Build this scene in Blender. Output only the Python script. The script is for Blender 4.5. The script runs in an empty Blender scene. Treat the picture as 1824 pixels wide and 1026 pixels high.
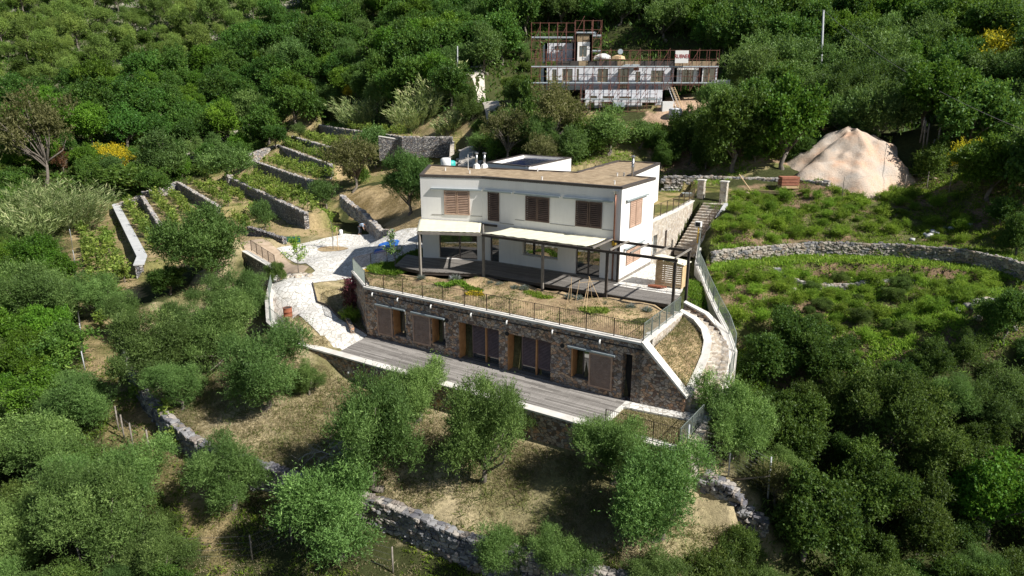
import bpy, bmesh, math, random
import numpy as np
from mathutils import Vector, Matrix
R = math.radians
random.seed(7); rng = np.random.default_rng(11)
sc = bpy.context.scene
COL = sc.collection
# ------------------------------------------------------------------ camera, sky, sun, exposure
FPX, TH, H = 1190.0, R(16.0), 11.85
cam = bpy.data.cameras.new('camera'); camo = bpy.data.objects.new('camera', cam); COL.objects.link(camo)
cam.sensor_width = 36; cam.lens = FPX / 1824 * 36; cam.clip_end = 2000; cam.clip_start = .5
camo.location = (0, 0, H); camo.rotation_euler = (R(90) - TH, 0, 0); sc.camera = camo
SUN_H, SUN_E = R(119), R(43)          # heading clockwise from +Y, elevation
world = bpy.data.worlds.new('World'); sc.world = world; world.use_nodes = True
wn = world.node_tree
sky = wn.nodes.new('ShaderNodeTexSky'); sky.sky_type = 'NISHITA'; sky.sun_disc = False
sky.sun_elevation = SUN_E; sky.sun_rotation = SUN_H
bg = wn.nodes['Background']; bg.inputs[1].default_value = .044
wn.links.new(sky.outputs[0], bg.inputs[0])
sl = bpy.data.lights.new('sun', 'SUN'); sl.energy = 4.4; sl.angle = R(.5); sl.color = (1, .95, .87)
slo = bpy.data.objects.new('sun', sl); COL.objects.link(slo)
sd = Vector((math.sin(SUN_H) * math.cos(SUN_E), math.cos(SUN_H) * math.cos(SUN_E), math.sin(SUN_E)))
slo.rotation_euler = sd.to_track_quat('Z', 'Y').to_euler()
sc.view_settings.view_transform = 'Standard'; sc.view_settings.look = 'None'
sc.view_settings.exposure = 0.72; sc.view_settings.gamma = 1
sc.cycles.max_bounces = 6; sc.cycles.transparent_max_bounces = 8

# ------------------------------------------------------------------ geometry of the site
cT, sT = math.cos(TH), math.sin(TH)
def ray(px, py):
    u = (px - 912) / FPX; w = (513 - py) / FPX
    return np.array((u, cT + w * sT, -sT + w * cT))
def Z(px, py, z):
    r = ray(px, py); t = (z - H) / r[2]; return (r[0] * t, r[1] * t, z)
def YD(px, py, y):
    r = ray(px, py); t = y / r[1]; return (r[0] * t, y, H + r[2] * t)
C0 = (7.05, 42.85); AU = R(57.5)
U = (-math.sin(AU), math.cos(AU)); V = (math.cos(AU), math.sin(AU))
def W(a, b, z=None):                       # house axes: a along the facade to the left, b to the back
    x, y = C0[0] + a * U[0] + b * V[0], C0[1] + a * U[1] + b * V[1]
    return (x, y) if z is None else (x, y, z)
def hashn(ix, iy, seed):
    n = (ix * 374761393 + iy * 668265263 + seed * 974634777) & 0x7fffffff
    n = (n ^ (n >> 13)) * 1274126177 & 0x7fffffff
    return ((n ^ (n >> 16)) & 0xffff) / 65535.0
def vnoise(x, y, s, seed=0):
    x = np.asarray(x, float) / s; y = np.asarray(y, float) / s
    ix = np.floor(x).astype(np.int64); iy = np.floor(y).astype(np.int64)
    fx = x - ix; fy = y - iy; fx = fx * fx * (3 - 2 * fx); fy = fy * fy * (3 - 2 * fy)
    a = hashn(ix, iy, seed); b = hashn(ix + 1, iy, seed); c = hashn(ix, iy + 1, seed); d = hashn(ix + 1, iy + 1, seed)
    return (a * (1 - fx) + b * fx) * (1 - fy) + (c * (1 - fx) + d * fx) * fy
def inpoly(x, y, poly):
    x = np.asarray(x, float); y = np.asarray(y, float); c = np.zeros(x.shape, bool)
    n = len(poly); j = n - 1
    for i in range(n):
        xi, yi = poly[i][0], poly[i][1]; xj, yj = poly[j][0], poly[j][1]
        m = ((yi > y) != (yj > y)) & (x < (xj - xi) * (y - yi) / ((yj - yi) or 1e-9) + xi)
        c ^= m; j = i
    return c

# lower dry wall (curved, below the olives)
DRY = [(222,600,-6.0),(240,655,-6.1),(262,695,-6.2),(300,738,-6.3),(345,775,-6.4),(392,803,-6.5),(480,828,-6.8),(590,862,-7.0),(710,900,-7.2),(820,948,-7.4),(930,982,-7.5),(1060,1010,-7.6),(1115,1024,-7.6)]
DRYW = [Z(*p) for p in DRY]
FRONT_POLY = [p[:2] for p in DRYW] + [Z(1250,1060,-7.6)[:2], Z(1330,930,-6.8)[:2], W(-9.3,-9), W(-8,-11.6), W(0,-11.6), W(13,-11.6), Z(530,590,-3.7)[:2], Z(478,560,-3.2)[:2], Z(430,470,-4)[:2], Z(350,500,-5)[:2], Z(250,560,-5.8)[:2]]
DZ_FRONT = 1.15
# control points of the base slope: (px, py, z) and (px, py, 'Y', distance)
CP = [Z(*p) for p in [
 (600,680,-5.5),(700,705,-5.6),(800,735,-5.6),(960,792,-5.7),(1100,830,-5.8),(1212,842,-5.9),
 (640,760,-6.1),(760,830,-6.5),(900,860,-6.6),(520,720,-5.9),(420,740,-6.1),(330,700,-6.0),(1000,920,-6.9),(1150,960,-7.1),(1250,880,-6.7),(560,830,-6.7),
 (1300,860,-6.2),(1350,880,-6.4),(1240,840,-6.0),(1300,960,-7.8),(1400,1000,-8.8),(1420,900,-8.2),(1400,780,-7.4),
 (250,760,-7.5),(330,830,-7.9),(450,900,-8.4),(600,950,-8.7),(760,1000,-9.0),(900,1026,-9.2),(205,720,-7.0),(150,650,-6.8),
 (180,620,-6.1),(160,540,-5.8),(140,470,-5.5),(220,480,-5.6),(240,540,-5.9),(200,580,-6.0),(215,650,-6.7),(120,400,-5.2),
 (350,560,-5.2),(420,520,-4.9),(450,620,-5.4),(300,640,-6.0),(400,680,-5.8),(540,690,-5.5),(470,590,-5.0),(440,500,-4.6),
 (0,1026,-11),(100,900,-9.6),(0,800,-9.4),(100,760,-8.4),(0,640,-7.8),(60,560,-7.0),(0,500,-6.8),(60,460,-6.2),(60,400,-5.8),(200,900,-9.0),(300,980,-9.6),(500,1010,-9.6),
 (492,446,-2.5),(574,427,-2.4),(615,418,-2.3),(666,418,-2.2),(696,433,-2.2),(484,507,-2.6),(490,532,-2.8),(492,572,-3.2),(540,610,-3.7),(598,622,-3.95),(650,594,-3.95),(560,540,-3.1),(620,480,-2.7),(640,560,-3.6),(600,450,-2.4),(640,520,-3.1),(550,470,-2.5),(435,446,-2.4),(520,435,-2.4),(540,560,-3.3),
 (600,400,-1.9),(550,400,-1.8),(650,402,-2.0),(640,380,-1.7),(700,415,-1.0),(735,400,-.5),(740,370,.6),(650,350,0.2),(640,330,1.0),(690,330,1.2),(720,300,2.4),(700,290,2.6),
 (900,262,4.2),(1000,262,4.2),(1100,265,4.0),(850,285,3.6),(810,285,4.6),(830,262,5.8),
 (1273,466,0),(1466,466,0),(1629,474,0),(1744,480,0),(1270,500,-.4),(1400,500,-.5),(1600,510,-.5),(1800,520,0),(1400,560,-1.6),(1500,600,-2.3),(1600,560,-1.4),(1700,620,-1.8),(1350,640,-3.4),(1350,690,-4.6),(1500,700,-4.4),(1700,700,-3.6),(1260,540,-.9),(1310,600,-2.8),(1318,650,-3.9),(1290,700,-4.6),(1270,760,-5.2),(1300,820,-5.9),
 (1824,600,-1.0),(1824,750,-5.0),(1650,850,-7.2),(1824,1026,-10),(1500,1026,-9.6),(1500,820,-6.8),
 (1290,360,3.0),(1400,350,3.1),(1500,345,3.1),(1650,345,3.3),(1800,345,3.8),(1300,420,1.9),(1500,395,2.1),(1700,400,2.2),(1500,425,1.35),(1600,420,1.5),(1320,440,1.3),(1750,440,1.4),(1824,430,1.9),
 (1200,330,3.0),(1175,312,4.4),(1330,316,4.4),(1470,322,4.4),(1250,290,4.9),(1400,290,5.0),(1620,330,3.9),(1700,300,4.8),
]] + [YD(*p) for p in [
 (829,118,118),(850,140,110),(870,180,101),(885,215,93),(925,180,99),(760,200,112),(700,160,125),(640,200,125),(560,180,140),(480,240,140),(420,290,126),(350,330,116),(200,352,106),(300,250,135),(150,250,130),
 (1030,205,82),(1130,215,80),(1230,215,78),(950,230,84),(1000,150,95),(1300,160,88),(1400,190,84),(1560,215,80),(1480,240,74),(1330,240,72),
 (0,170,150),(200,150,160),(400,120,165),(600,90,165),(0,280,112),(0,400,85),(0,0,200),(300,0,205),(600,0,190),(900,0,165),(1100,0,138),(1300,0,132),(1500,0,122),(1824,0,110),
 (950,60,125),(1100,60,118),(1300,80,105),(1500,100,98),(1700,120,88),(1824,150,78),(1700,230,68),(1824,300,56),(1750,300,58),(880,70,130)]]
CP += [(-150,40,-14),(-100,70,-4),(-250,150,10),(-200,250,60),(0,260,75),(200,250,90),(0,420,150),(-350,420,140),(350,420,160),(80,20,-8),(60,60,4),(90,100,24),(150,120,45),(300,150,80),
       (0,10,-14),(-40,15,-13),(40,12,-12),(-150,-60,-40),(150,-60,-40),(0,-60,-40),(-400,0,-20),(400,0,20),(-36,32,-9.4),(36,30,-7)]
CP = np.array(CP, float)
ins = inpoly(CP[:, 0], CP[:, 1], FRONT_POLY) & (CP[:, 2] > -8)
CP[ins, 2] -= DZ_FRONT
CP = np.r_[CP, np.array([(x, y, z - DZ_FRONT) for x, y, z in DRYW])]
def kern(d2): return np.sqrt(d2 + 4.0)
_n = len(CP)
_K = kern(((CP[:, None, :2] - CP[None, :, :2]) ** 2).sum(-1)) - 0.15 * np.eye(_n)
_P = np.c_[np.ones(_n), CP[:, :2] / 100]
_A = np.block([[_K, _P], [_P.T, np.zeros((3, 3))]])
_S = np.linalg.solve(_A, np.r_[CP[:, 2], 0, 0, 0])
def base(x, y):
    o = np.zeros(x.shape); xf = x.ravel(); yf = y.ravel(); of = o.ravel()
    for i in range(0, len(xf), 20000):
        xx, yy = xf[i:i+20000], yf[i:i+20000]
        of[i:i+20000] = kern((xx[:, None] - CP[:, 0]) ** 2 + (yy[:, None] - CP[:, 1]) ** 2) @ _S[:_n] + _S[_n] + _S[_n+1] * xx / 100 + _S[_n+2] * yy / 100
    return of.reshape(x.shape)
# vineyard terraces: (top line, level, width to the upper side, level below)
PERP = (.84, .54)
TERR = [
 ('wide pale concrete coping', [(-60,101),(-37.6,66.6),(-36.0,63.0)], -3.9, 7, -5.6),
 ('second', [(-55.4,100.4),(-39.3,74.5)], -2.7, 8, -3.9),
 ('third', [(-53,107),(-38.9,86.5),(-36.5,83)], -1.5, 12, -2.7),
 ('fourth', [(-43.7,104.5),(-21.9,71.2)], -.4, 5.5, -1.8),
 ('fifth', [(-43,113.5),(-25.4,86.2)], 1.2, 6, -.4),
 ('sixth', [(-44.2,129),(-24,90.5)], 2.8, 5, 1.5),
 ('seventh', [(-41.7,130.6),(-25.5,99)], 4.3, 9, 2.8),
 ('eighth', [(-44,147),(-30,119),(-14.7,93.4),(-8,92.6)], 6.3, 6, 4.6),
]
def shift(l, d): return [(p[0] + PERP[0] * d, p[1] + PERP[1] * d) for p in l]
PADS = [(FRONT_POLY, 'add', DZ_FRONT)]
for nm, l, z, wd, zb in TERR: PADS.append((l + (shift(l, wd) if nm != 'fourth' else [shift(l, wd)[0], shift(l, 2.2)[1]])[::-1], 'set', z))
UPW = [Z(1175,315,4.3), Z(1250,316,4.3), Z(1330,318,4.3), Z(1400,320,4.3), Z(1472,326,4.3)]
FLD = [Z(1262,450,1.2), Z(1314,444,1.25), Z(1449,433,1.3), Z(1588,436,1.35), Z(1720,446,1.4), Z(1795,462,1.4), Z(1840,476,1.4)]
PADS += [
 ([p[:2] for p in FLD] + [(FLD[-1][0] + 8, FLD[-1][1] + 14), (30, 62), W(-2.6, 20), W(-2.4, 12)], 'min', 1.25),
 ([W(-9.2,-11.75), W(13.6,-11.75), W(14.2,-8.0), W(-8.2,-7.6)], 'set', -4.08),
 ([W(-4.7,-7.9), W(14.3,-7.9), W(17.8,-6), W(17.6,-1.9), W(18.1,2), W(20,5), W(8,8), W(0,12), W(-2,11), W(-2.6,6), W(-4.6,0.5), W(-4.4,-2.3)], 'set', -.5),
 ([W(.35,10.6), W(-2.1,10.6), W(-2.1,12.5), W(.4,12.5)], 'set', -.5), ([W(.4,12.5), W(-2.1,12.5), W(-2.1,14.6), W(.55,14.6)], 'set', .0), ([W(.55,14.6), W(-2.1,14.6), W(-2.1,17.3), W(.8,17.3)], 'set', 1.2),
 ([p[:2] for p in FLD] + [(p[0] - 1.2, p[1] - 6.5) for p in FLD[::-1]], 'cap', .42), ([p[:2] for p in FLD] + [(p[0] - .5, p[1] - 2.6) for p in FLD[::-1]], 'set', .42),
 ([W(.65,6.7), W(.85,12), W(1.5,20), W(3,24), W(14,24), W(20,17), W(19.5,5.6), W(6.6,6.6)], 'set', 2.95),
]
def axis(lo, hi, a, b, st):
    l = list(np.arange(a, b + st / 2, st)); s = st
    while l[-1] < hi: s *= 1.12; l.append(l[-1] + s)
    s = st; l = l[::-1]
    while l[-1] > lo: s *= 1.12; l.append(l[-1] - s)
    return np.array(l[::-1])
GX = axis(-420, 420, -62, 42, .4); GY = axis(-60, 460, 18, 112, .4)
MX, MY = np.meshgrid(GX, GY)
GZ = base(MX, MY)
GZ += (vnoise(MX, MY, 3.5, 1) - .5) * .25 + (vnoise(MX, MY, 1.1, 2) - .5) * .08 + (vnoise(MX, MY, 18, 4) - .5) * 2.0 * np.clip((MY - 105) / 40, 0, 1)
for poly, mode, z in PADS:
    m = inpoly(MX, MY, poly)
    if mode == 'set': GZ[m] = z + (vnoise(MX[m], MY[m], 1.5, 3) - .5) * .06
    elif mode == 'add': GZ[m] += z
    elif mode == 'cap': GZ[m] = np.minimum(GZ[m], z)
    else: GZ[m] = np.maximum(GZ[m], z)
def hgt(x, y):
    x = np.asarray(x, float); y = np.asarray(y, float)
    i = np.clip(np.searchsorted(GX, x) - 1, 0, len(GX) - 2); j = np.clip(np.searchsorted(GY, y) - 1, 0, len(GY) - 2)
    fx = np.clip((x - GX[i]) / (GX[i+1] - GX[i]), 0, 1); fy = np.clip((y - GY[j]) / (GY[j+1] - GY[j]), 0, 1)
    return (GZ[j, i] * (1 - fx) + GZ[j, i+1] * fx) * (1 - fy) + (GZ[j+1, i] * (1 - fx) + GZ[j+1, i+1] * fx) * fy
_T = np.concatenate([np.arange(18, 90, .25), np.arange(90, 330, .8)])
def hit(px, py, hc=0.0):                  # where the sight line comes hc above the ground
    r = ray(px, py); k = _T / r[1]
    x = r[0] * k; y = r[1] * k; z = H + r[2] * k
    g = hgt(x, y); m = z <= g + hc
    if not m.any(): return None
    i = int(np.argmax(m)); return (float(x[i]), float(y[i]), float(g[i]))

# ------------------------------------------------------------------ materials
def nodes(name):
    m = bpy.data.materials.new(name); m.use_nodes = True; t = m.node_tree
    return m, t, t.nodes['Principled BSDF']
def N(t, kind, **kw):
    n = t.nodes.new(kind)
    for k, v in kw.items():
        if k in n.inputs.keys(): n.inputs[k].default_value = v
        else: setattr(n, k, v)
    return n
def ramp(t, fac, stops, interp='LINEAR'):
    r = t.nodes.new('ShaderNodeValToRGB'); r.color_ramp.interpolation = interp
    e = r.color_ramp.elements
    while len(e) < len(stops): e.new(.5)
    for k, (p, c) in enumerate(stops): e[k].position = p; e[k].color = (*c, 1)
    t.links.new(fac, r.inputs[0]); return r.outputs[0]
def mixc(t, a, b, fac, mode='MIX'):
    m = t.nodes.new('ShaderNodeMix'); m.data_type = 'RGBA'; m.blend_type = mode
    for s, v in ((m.inputs[0], fac), (m.inputs[6], a), (m.inputs[7], b)):
        if isinstance(v, (int, float)): s.default_value = v
        elif isinstance(v, tuple): s.default_value = (*v, 1)
        else: t.links.new(v, s)
    return m.outputs[2]
def bump(t, b, h, st=.5, dist=.05):
    n = N(t, 'ShaderNodeBump'); n.inputs['Strength'].default_value = st; n.inputs['Distance'].default_value = dist
    t.links.new(h, n.inputs['Height']); t.links.new(n.outputs[0], b.inputs['Normal'])
def pos(t): return t.nodes.new('ShaderNodeNewGeometry').outputs['Position']
def noise(t, vec, scale, detail=4, rough=.6):
    n = N(t, 'ShaderNodeTexNoise', Scale=scale, Detail=float(detail), Roughness=rough); t.links.new(vec, n.inputs['Vector']); return n.outputs[0]
def mottled(name, c1, c2, scale=2, rough=.85, bs=.3, bd=.02, metal=0., bscale=None, spec=.5):
    m, t, b = nodes(name); p = pos(t)
    f = noise(t, p, scale, 6)
    t.links.new(ramp(t, f, [(.32, c1), (.68, c2)]), b.inputs['Base Color'])
    b.inputs['Roughness'].default_value = rough; b.inputs['Metallic'].default_value = metal
    b.inputs['Specular IOR Level'].default_value = spec
    if bs: bump(t, b, noise(t, p, bscale or scale * 6, 4), bs, bd)
    return m
def stonemat(name, cols, scale, mortar, mw=.06, bs=.8, squash=(1, 1, 1.35)):
    m, t, b = nodes(name); p = pos(t)
    mp = N(t, 'ShaderNodeMapping'); mp.inputs['Scale'].default_value = squash; t.links.new(p, mp.inputs[0])
    nz = N(t, 'ShaderNodeTexNoise', Scale=2.5, Detail=2.0); t.links.new(p, nz.inputs['Vector'])
    ad = N(t, 'ShaderNodeVectorMath', operation='MULTIPLY_ADD'); ad.inputs[1].default_value = (.35, .35, .35)
    t.links.new(nz.outputs['Color'], ad.inputs[0]); t.links.new(mp.outputs[0], ad.inputs[2]); v = ad.outputs[0]
    v1 = N(t, 'ShaderNodeTexVoronoi', Scale=scale); t.links.new(v, v1.inputs['Vector'])
    v2 = N(t, 'ShaderNodeTexVoronoi', Scale=scale, feature='DISTANCE_TO_EDGE'); t.links.new(v, v2.inputs['Vector'])
    sp = N(t, 'ShaderNodeSeparateColor'); t.links.new(v1.outputs['Color'], sp.inputs[0])
    k = len(cols); c = ramp(t, sp.outputs[0], [(i / k, cc) for i, cc in enumerate(cols)], 'CONSTANT')
    c = mixc(t, c, (.5, .5, .5), noise(t, p, 9, 5), 'OVERLAY')
    e = ramp(t, v2.outputs['Distance'], [(mw * .5, (0, 0, 0)), (mw * 1.5, (1, 1, 1))])
    t.links.new(mixc(t, mortar, c, e), b.inputs['Base Color']); b.inputs['Roughness'].default_value = .9
    hm = mixc(t, e, noise(t, p, 14, 4), .35)
    bump(t, b, hm, bs, .06); return m
def planks(name, d, width, c1, c2, gap=.1, gapc=(.03, .028, .025), rough=.8, length=2.4):
    m, t, b = nodes(name); p = pos(t)
    def dot(vec):
        n = N(t, 'ShaderNodeVectorMath', operation='DOT_PRODUCT'); t.links.new(p, n.inputs[0]); n.inputs[1].default_value = vec; return n.outputs['Value']
    def ma(op, a, bb=None):
        n = N(t, 'ShaderNodeMath', operation=op)
        for s, vv in ((0, a), (1, bb)):
            if vv is None: continue
            if isinstance(vv, (int, float)): n.inputs[s].default_value = vv
            else: t.links.new(vv, n.inputs[s])
        return n.outputs[0]
    q = ma('DIVIDE', dot((d[0], d[1], 0)), width); fl = ma('FLOOR', q); fr = ma('SUBTRACT', q, fl)
    q2 = ma('DIVIDE', ma('ADD', dot((-d[1], d[0], 0)), ma('MULTIPLY', fl, 1.37)), length); fl2 = ma('FLOOR', q2)
    cb = N(t, 'ShaderNodeCombineXYZ'); t.links.new(fl, cb.inputs[0]); t.links.new(fl2, cb.inputs[1])
    wn_ = N(t, 'ShaderNodeTexWhiteNoise'); t.links.new(cb.outputs[0], wn_.inputs['Vector'])
    g = ma('MULTIPLY', wn_.outputs['Value'], .65)
    f = ma('ADD', g, ma('MULTIPLY', noise(t, p, 1.3, 6), .5))
    c = ramp(t, f, [(.15, c1), (.85, c2)])
    e = ma('LESS_THAN', fr, gap)
    t.links.new(mixc(t, c, gapc, e), b.inputs['Base Color']); b.inputs['Roughness'].default_value = rough
    bump(t, b, ma('SUBTRACT', 1.0, e), .6, .015); return m
def leafmat(name, c1, c2, c3=None, trans=.3, rough=.55, p2=.75, p3=.97):
    m, t, b = nodes(name)
    at = N(t, 'ShaderNodeAttribute', attribute_name='tint'); oi = N(t, 'ShaderNodeObjectInfo')
    stops = [(0, c1), (p2, c2)] + ([(p3, c3)] if c3 else [])
    c = ramp(t, at.outputs['Fac'], stops)
    hs = N(t, 'ShaderNodeHueSaturation'); mr = N(t, 'ShaderNodeMapRange'); mr.inputs['To Min'].default_value = .72; mr.inputs['To Max'].default_value = 1.28
    t.links.new(oi.outputs['Random'], mr.inputs[0]); t.links.new(mr.outputs[0], hs.inputs['Value'])
    mr2 = N(t, 'ShaderNodeMapRange'); mr2.inputs['To Min'].default_value = .485; mr2.inputs['To Max'].default_value = .51
    wn2 = N(t, 'ShaderNodeTexWhiteNoise', noise_dimensions='1D'); t.links.new(oi.outputs['Random'], wn2.inputs['W']); t.links.new(wn2.outputs['Value'], mr2.inputs[0]); t.links.new(mr2.outputs[0], hs.inputs['Hue'])
    t.links.new(c, hs.inputs['Color'])
    b.inputs['Roughness'].default_value = rough; b.inputs['Specular IOR Level'].default_value = .25
    t.links.new(hs.outputs[0], b.inputs['Base Color'])
    tr = N(t, 'ShaderNodeBsdfTranslucent'); t.links.new(mixc(t, hs.outputs[0], (.5, .75, .1), .25, 'MIX'), tr.inputs[0])
    mx = N(t, 'ShaderNodeMixShader'); mx.inputs[0].default_value = trans
    t.links.new(b.outputs[0], mx.inputs[1]); t.links.new(tr.outputs[0], mx.inputs[2])
    t.links.new(mx.outputs[0], t.nodes['Material Output'].inputs['Surface']); return m
M = {}
M['render'] = mottled('white_render', (.76, .75, .73), (.82, .81, .79), .7, .9, .15, .004, bscale=40)
M['render2'] = mottled('pale_insulation_board', (.60, .62, .67), (.72, .73, .77), .9, .8, 0)
M['flash'] = mottled('dark_metal_flashing', (.10, .085, .08), (.14, .12, .11), 2, .5, 0, metal=.4)
M['roofsoil'] = mottled('dry_sedum_roof', (.23, .165, .10), (.43, .335, .22), 1.6, 1, .9, .05, bscale=14)
M['garden'] = mottled('garden_soil_and_straw', (.22, .15, .085), (.46, .35, .20), 1.1, 1, 1, .08, bscale=9)
M['shutter'] = mottled('brown_timber_slats', (.12, .07, .05), (.19, .115, .085), 3, .7, 0)
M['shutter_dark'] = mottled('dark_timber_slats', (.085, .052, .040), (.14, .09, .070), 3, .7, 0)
M['oak'] = mottled('orange_timber_lining', (.36, .17, .07), (.50, .26, .11), 3, .6, 0)
M['deck_reflection'] = mottled('purplish_deck_reflection', (.13, .085, .085), (.20, .135, .135), 3, .5, 0)  # purplish tone of the deck boards mirrored in the basement door glass
M['larch'] = mottled('weathered_pinkish_slats', (.33, .215, .155), (.46, .315, .235), 3, .75, 0)
M['rail'] = mottled('pale_blue_metal', (.36, .42, .45), (.44, .50, .53), 2, .4, 0, metal=.3)
M['darkbeam'] = mottled('dark_pergola_timber', (.045, .035, .03), (.085, .07, .06), 2, .7, .3, .01)
M['greybeam'] = mottled('grey_weathered_timber', (.17, .15, .13), (.27, .25, .22), 2.5, .85, .3, .01)
M['canvas'] = mottled('cream_canvas', (.66, .64, .50), (.74, .72, .58), 1.5, .9, .3, .03, bscale=3)
M['copper'] = mottled('brown_downpipe', (.16, .07, .045), (.22, .10, .06), 3, .4, 0, metal=.5)
M['steel'] = mottled('galvanised_steel', (.35, .36, .38), (.5, .51, .53), 4, .35, 0, metal=.8)
M['white'] = mottled('white_plastic', (.75, .75, .74), (.82, .82, .8), 3, .5, 0)
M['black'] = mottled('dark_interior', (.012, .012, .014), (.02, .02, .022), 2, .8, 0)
M['railing'] = mottled('rusty_dark_railing', (.06, .045, .035), (.12, .085, .06), 5, .6, 0, metal=.3)
M['galv'] = mottled('green_grey_railing', (.18, .22, .20), (.28, .32, .30), 5, .5, 0, metal=.3)
M['coping'] = mottled('pale_coping_slab', (.52, .50, .46), (.72, .70, .66), 1.7, .9, .25, .01, bscale=20)
M['deck_low'] = planks('weathered_grey_decking', V, .14, (.13, .12, .11), (.34, .32, .30), .14)
M['deck_up'] = planks('dark_grey_decking', V, .14, (.10, .092, .085), (.22, .205, .19), .14)
M['masonry'] = stonemat('brown_rubble_masonry', [(0.195,0.140,0.103),(0.429,0.268,0.172),(0.299,0.244,0.218),(0.546,0.378,0.253),(0.247,0.220,0.218),(0.390,0.305,0.241),(0.494,0.427,0.368),(0.182,0.122,0.098),(0.494,0.293,0.184),(0.468,0.378,0.310),(0.338,0.293,0.265)], 4.6, (.11,.095,.08), .045)
M['masonry_pale'] = stonemat('pale_rubble_masonry', [(.45,.38,.30),(.55,.50,.43),(.38,.32,.26),(.6,.56,.5),(.46,.42,.38)], 4.4, (.42,.37,.30), .04, .6)
M['stone'] = stonemat('grey_loose_stone', [(.30,.28,.26),(.40,.38,.36),(.24,.24,.26),(.48,.45,.41),(.36,.30,.25)], 2.2, (.2,.18,.16), .02, .5)
M['stonemid'] = stonemat('mixed_loose_stone', [(.24,.22,.20),(.34,.32,.29),(.19,.19,.20),(.42,.38,.33),(.30,.25,.20)], 2.2, (.12,.1,.08), .02, .5)
M['stonedark'] = stonemat('dark_loose_stone', [(.17,.17,.18),(.26,.26,.27),(.13,.13,.15),(.36,.33,.30),(.23,.20,.18)], 2.2, (.1,.09,.08), .02, .5)
M['stonefar'] = stonemat('grey_dry_stone', [(.24,.23,.23),(.36,.35,.35),(.18,.18,.20),(.46,.44,.42),(.33,.28,.25)], 4.0, (.05,.05,.05), .10, 1.0, (1, 1, 1.6))
M['concrete'] = mottled('pale_blue_grey_concrete', (.42, .43, .44), (.55, .56, .56), 1.2, .85, .2, .01)
M['paving'] = stonemat('white_crazy_paving', [(.62,.61,.58),(.72,.71,.68),(.55,.54,.51),(.68,.66,.62)], 2.6, (.36,.34,.30), .05, .35, (1, 1, 1))
M['gravel'] = mottled('pale_gravel', (.40, .36, .31), (.58, .54, .48), 3, 1, .6, .03)
M['sandpath'] = mottled('pink_sandy_soil', (.36, .27, .19), (.50, .40, .30), 2, 1, .6, .04)
M['rust'] = mottled('rusty_steel', (.20, .06, .03), (.34, .12, .06), 5, .8, .3, .01)
M['bark'] = mottled('grey_bark', (.10, .085, .07), (.22, .19, .16), 5, .95, .8, .03)
M['deadwood'] = mottled('bleached_dead_wood', (.32, .30, .30), (.46, .44, .43), 3, .9, .3, .01)
M['pole'] = mottled('grey_pole', (.34, .36, .38), (.46, .48, .50), 3, .8, 0)
M['post'] = mottled('grey_fence_post', (.16, .14, .12), (.28, .25, .22), 4, .9, 0)
M['wire'] = mottled('fence_wire', (.12, .12, .12), (.2, .2, .2), 4, .5, 0, metal=.5)
M['pine'] = mottled('new_pine_boards', (.52, .36, .19), (.66, .49, .29), 3, .7, 0)
M['scaf'] = mottled('rusty_scaffold_tube', (.12, .04, .03), (.24, .10, .07), 4, .6, 0)
M['board'] = mottled('pale_blue_scaffold_board', (.36, .42, .46), (.52, .58, .62), 1.5, .6, 0)
M['osb'] = mottled('brown_board', (.24, .17, .10), (.34, .26, .16), 3, .8, 0)
M['darkboard'] = mottled('dark_roof_membrane', (.03, .025, .022), (.06, .05, .045), 3, .7, 0)
M['bluetarp'] = mottled('blue_tarpaulin', (.02, .10, .42), (.05, .20, .60), 3, .5, .3, .02)
M['teal'] = mottled('turquoise_plastic', (.02, .35, .32), (.05, .45, .42), 3, .5, 0)
M['yellow'] = mottled('yellow_plastic', (.65, .40, .03), (.75, .48, .05), 3, .5, 0)
M['brick'] = mottled('red_brick', (.28, .10, .06), (.40, .17, .11), 6, .9, 0)
M['greennet'] = mottled('dark_green_netting', (.01, .08, .06), (.02, .13, .10), 4, .8, 0)
M['skin'] = mottled('skin', (.42, .24, .17), (.5, .3, .21), 3, .6, 0)
M['shirt'] = mottled('pale_blue_shirt', (.35, .45, .6), (.45, .55, .7), 3, .8, 0)
M['trousers'] = mottled('dark_trousers', (.04, .045, .06), (.07, .075, .09), 3, .8, 0)
M['hair'] = mottled('dark_hair', (.02, .015, .01), (.04, .03, .02), 3, .6, 0)
M['red'] = mottled('red_print', (.30, .03, .03), (.36, .05, .05), 3, .6, 0)
_m = M['render']; _t = _m.node_tree; _b = _t.nodes['Principled BSDF']; _l = _b.inputs['Base Color'].links[0].from_socket
_mp = N(_t, 'ShaderNodeMapping'); _mp.inputs['Scale'].default_value = (3.2, 3.2, .35); _t.links.new(pos(_t), _mp.inputs[0])
_c = mixc(_t, _l, ramp(_t, noise(_t, _mp.outputs[0], 1.4, 6, .65), [(.35, (.86, .85, .84)), (.6, (1, 1, 1))]), .28, 'MULTIPLY'); _t.links.new(_c, _b.inputs['Base Color'])
g, t, b = nodes('dark_window_glass'); b.inputs['Base Color'].default_value = (.018, .022, .024, 1); b.inputs['Roughness'].default_value = .03; b.inputs['Specular IOR Level'].default_value = .9; b.inputs['IOR'].default_value = 2.3; M['glass'] = g
g, t, b = nodes('solar_cells'); b.inputs['Base Color'].default_value = (.012, .022, .075, 1); b.inputs['Roughness'].default_value = .12; b.inputs['Specular IOR Level'].default_value = .8; M['solar'] = g
L = {}
L['olive'] = leafmat('olive_leaves', (0.046, 0.094, 0.025), (0.144, 0.247, 0.065), (0.303, 0.455, 0.141))
L['olive_dark'] = leafmat('dark_olive_leaves', (0.025, 0.064, 0.015), (0.080, 0.159, 0.037), (0.171, 0.281, 0.084))
L['oak'] = leafmat('oak_leaves', (0.025, 0.066, 0.012), (0.074, 0.172, 0.028), (0.177, 0.293, 0.050))
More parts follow.
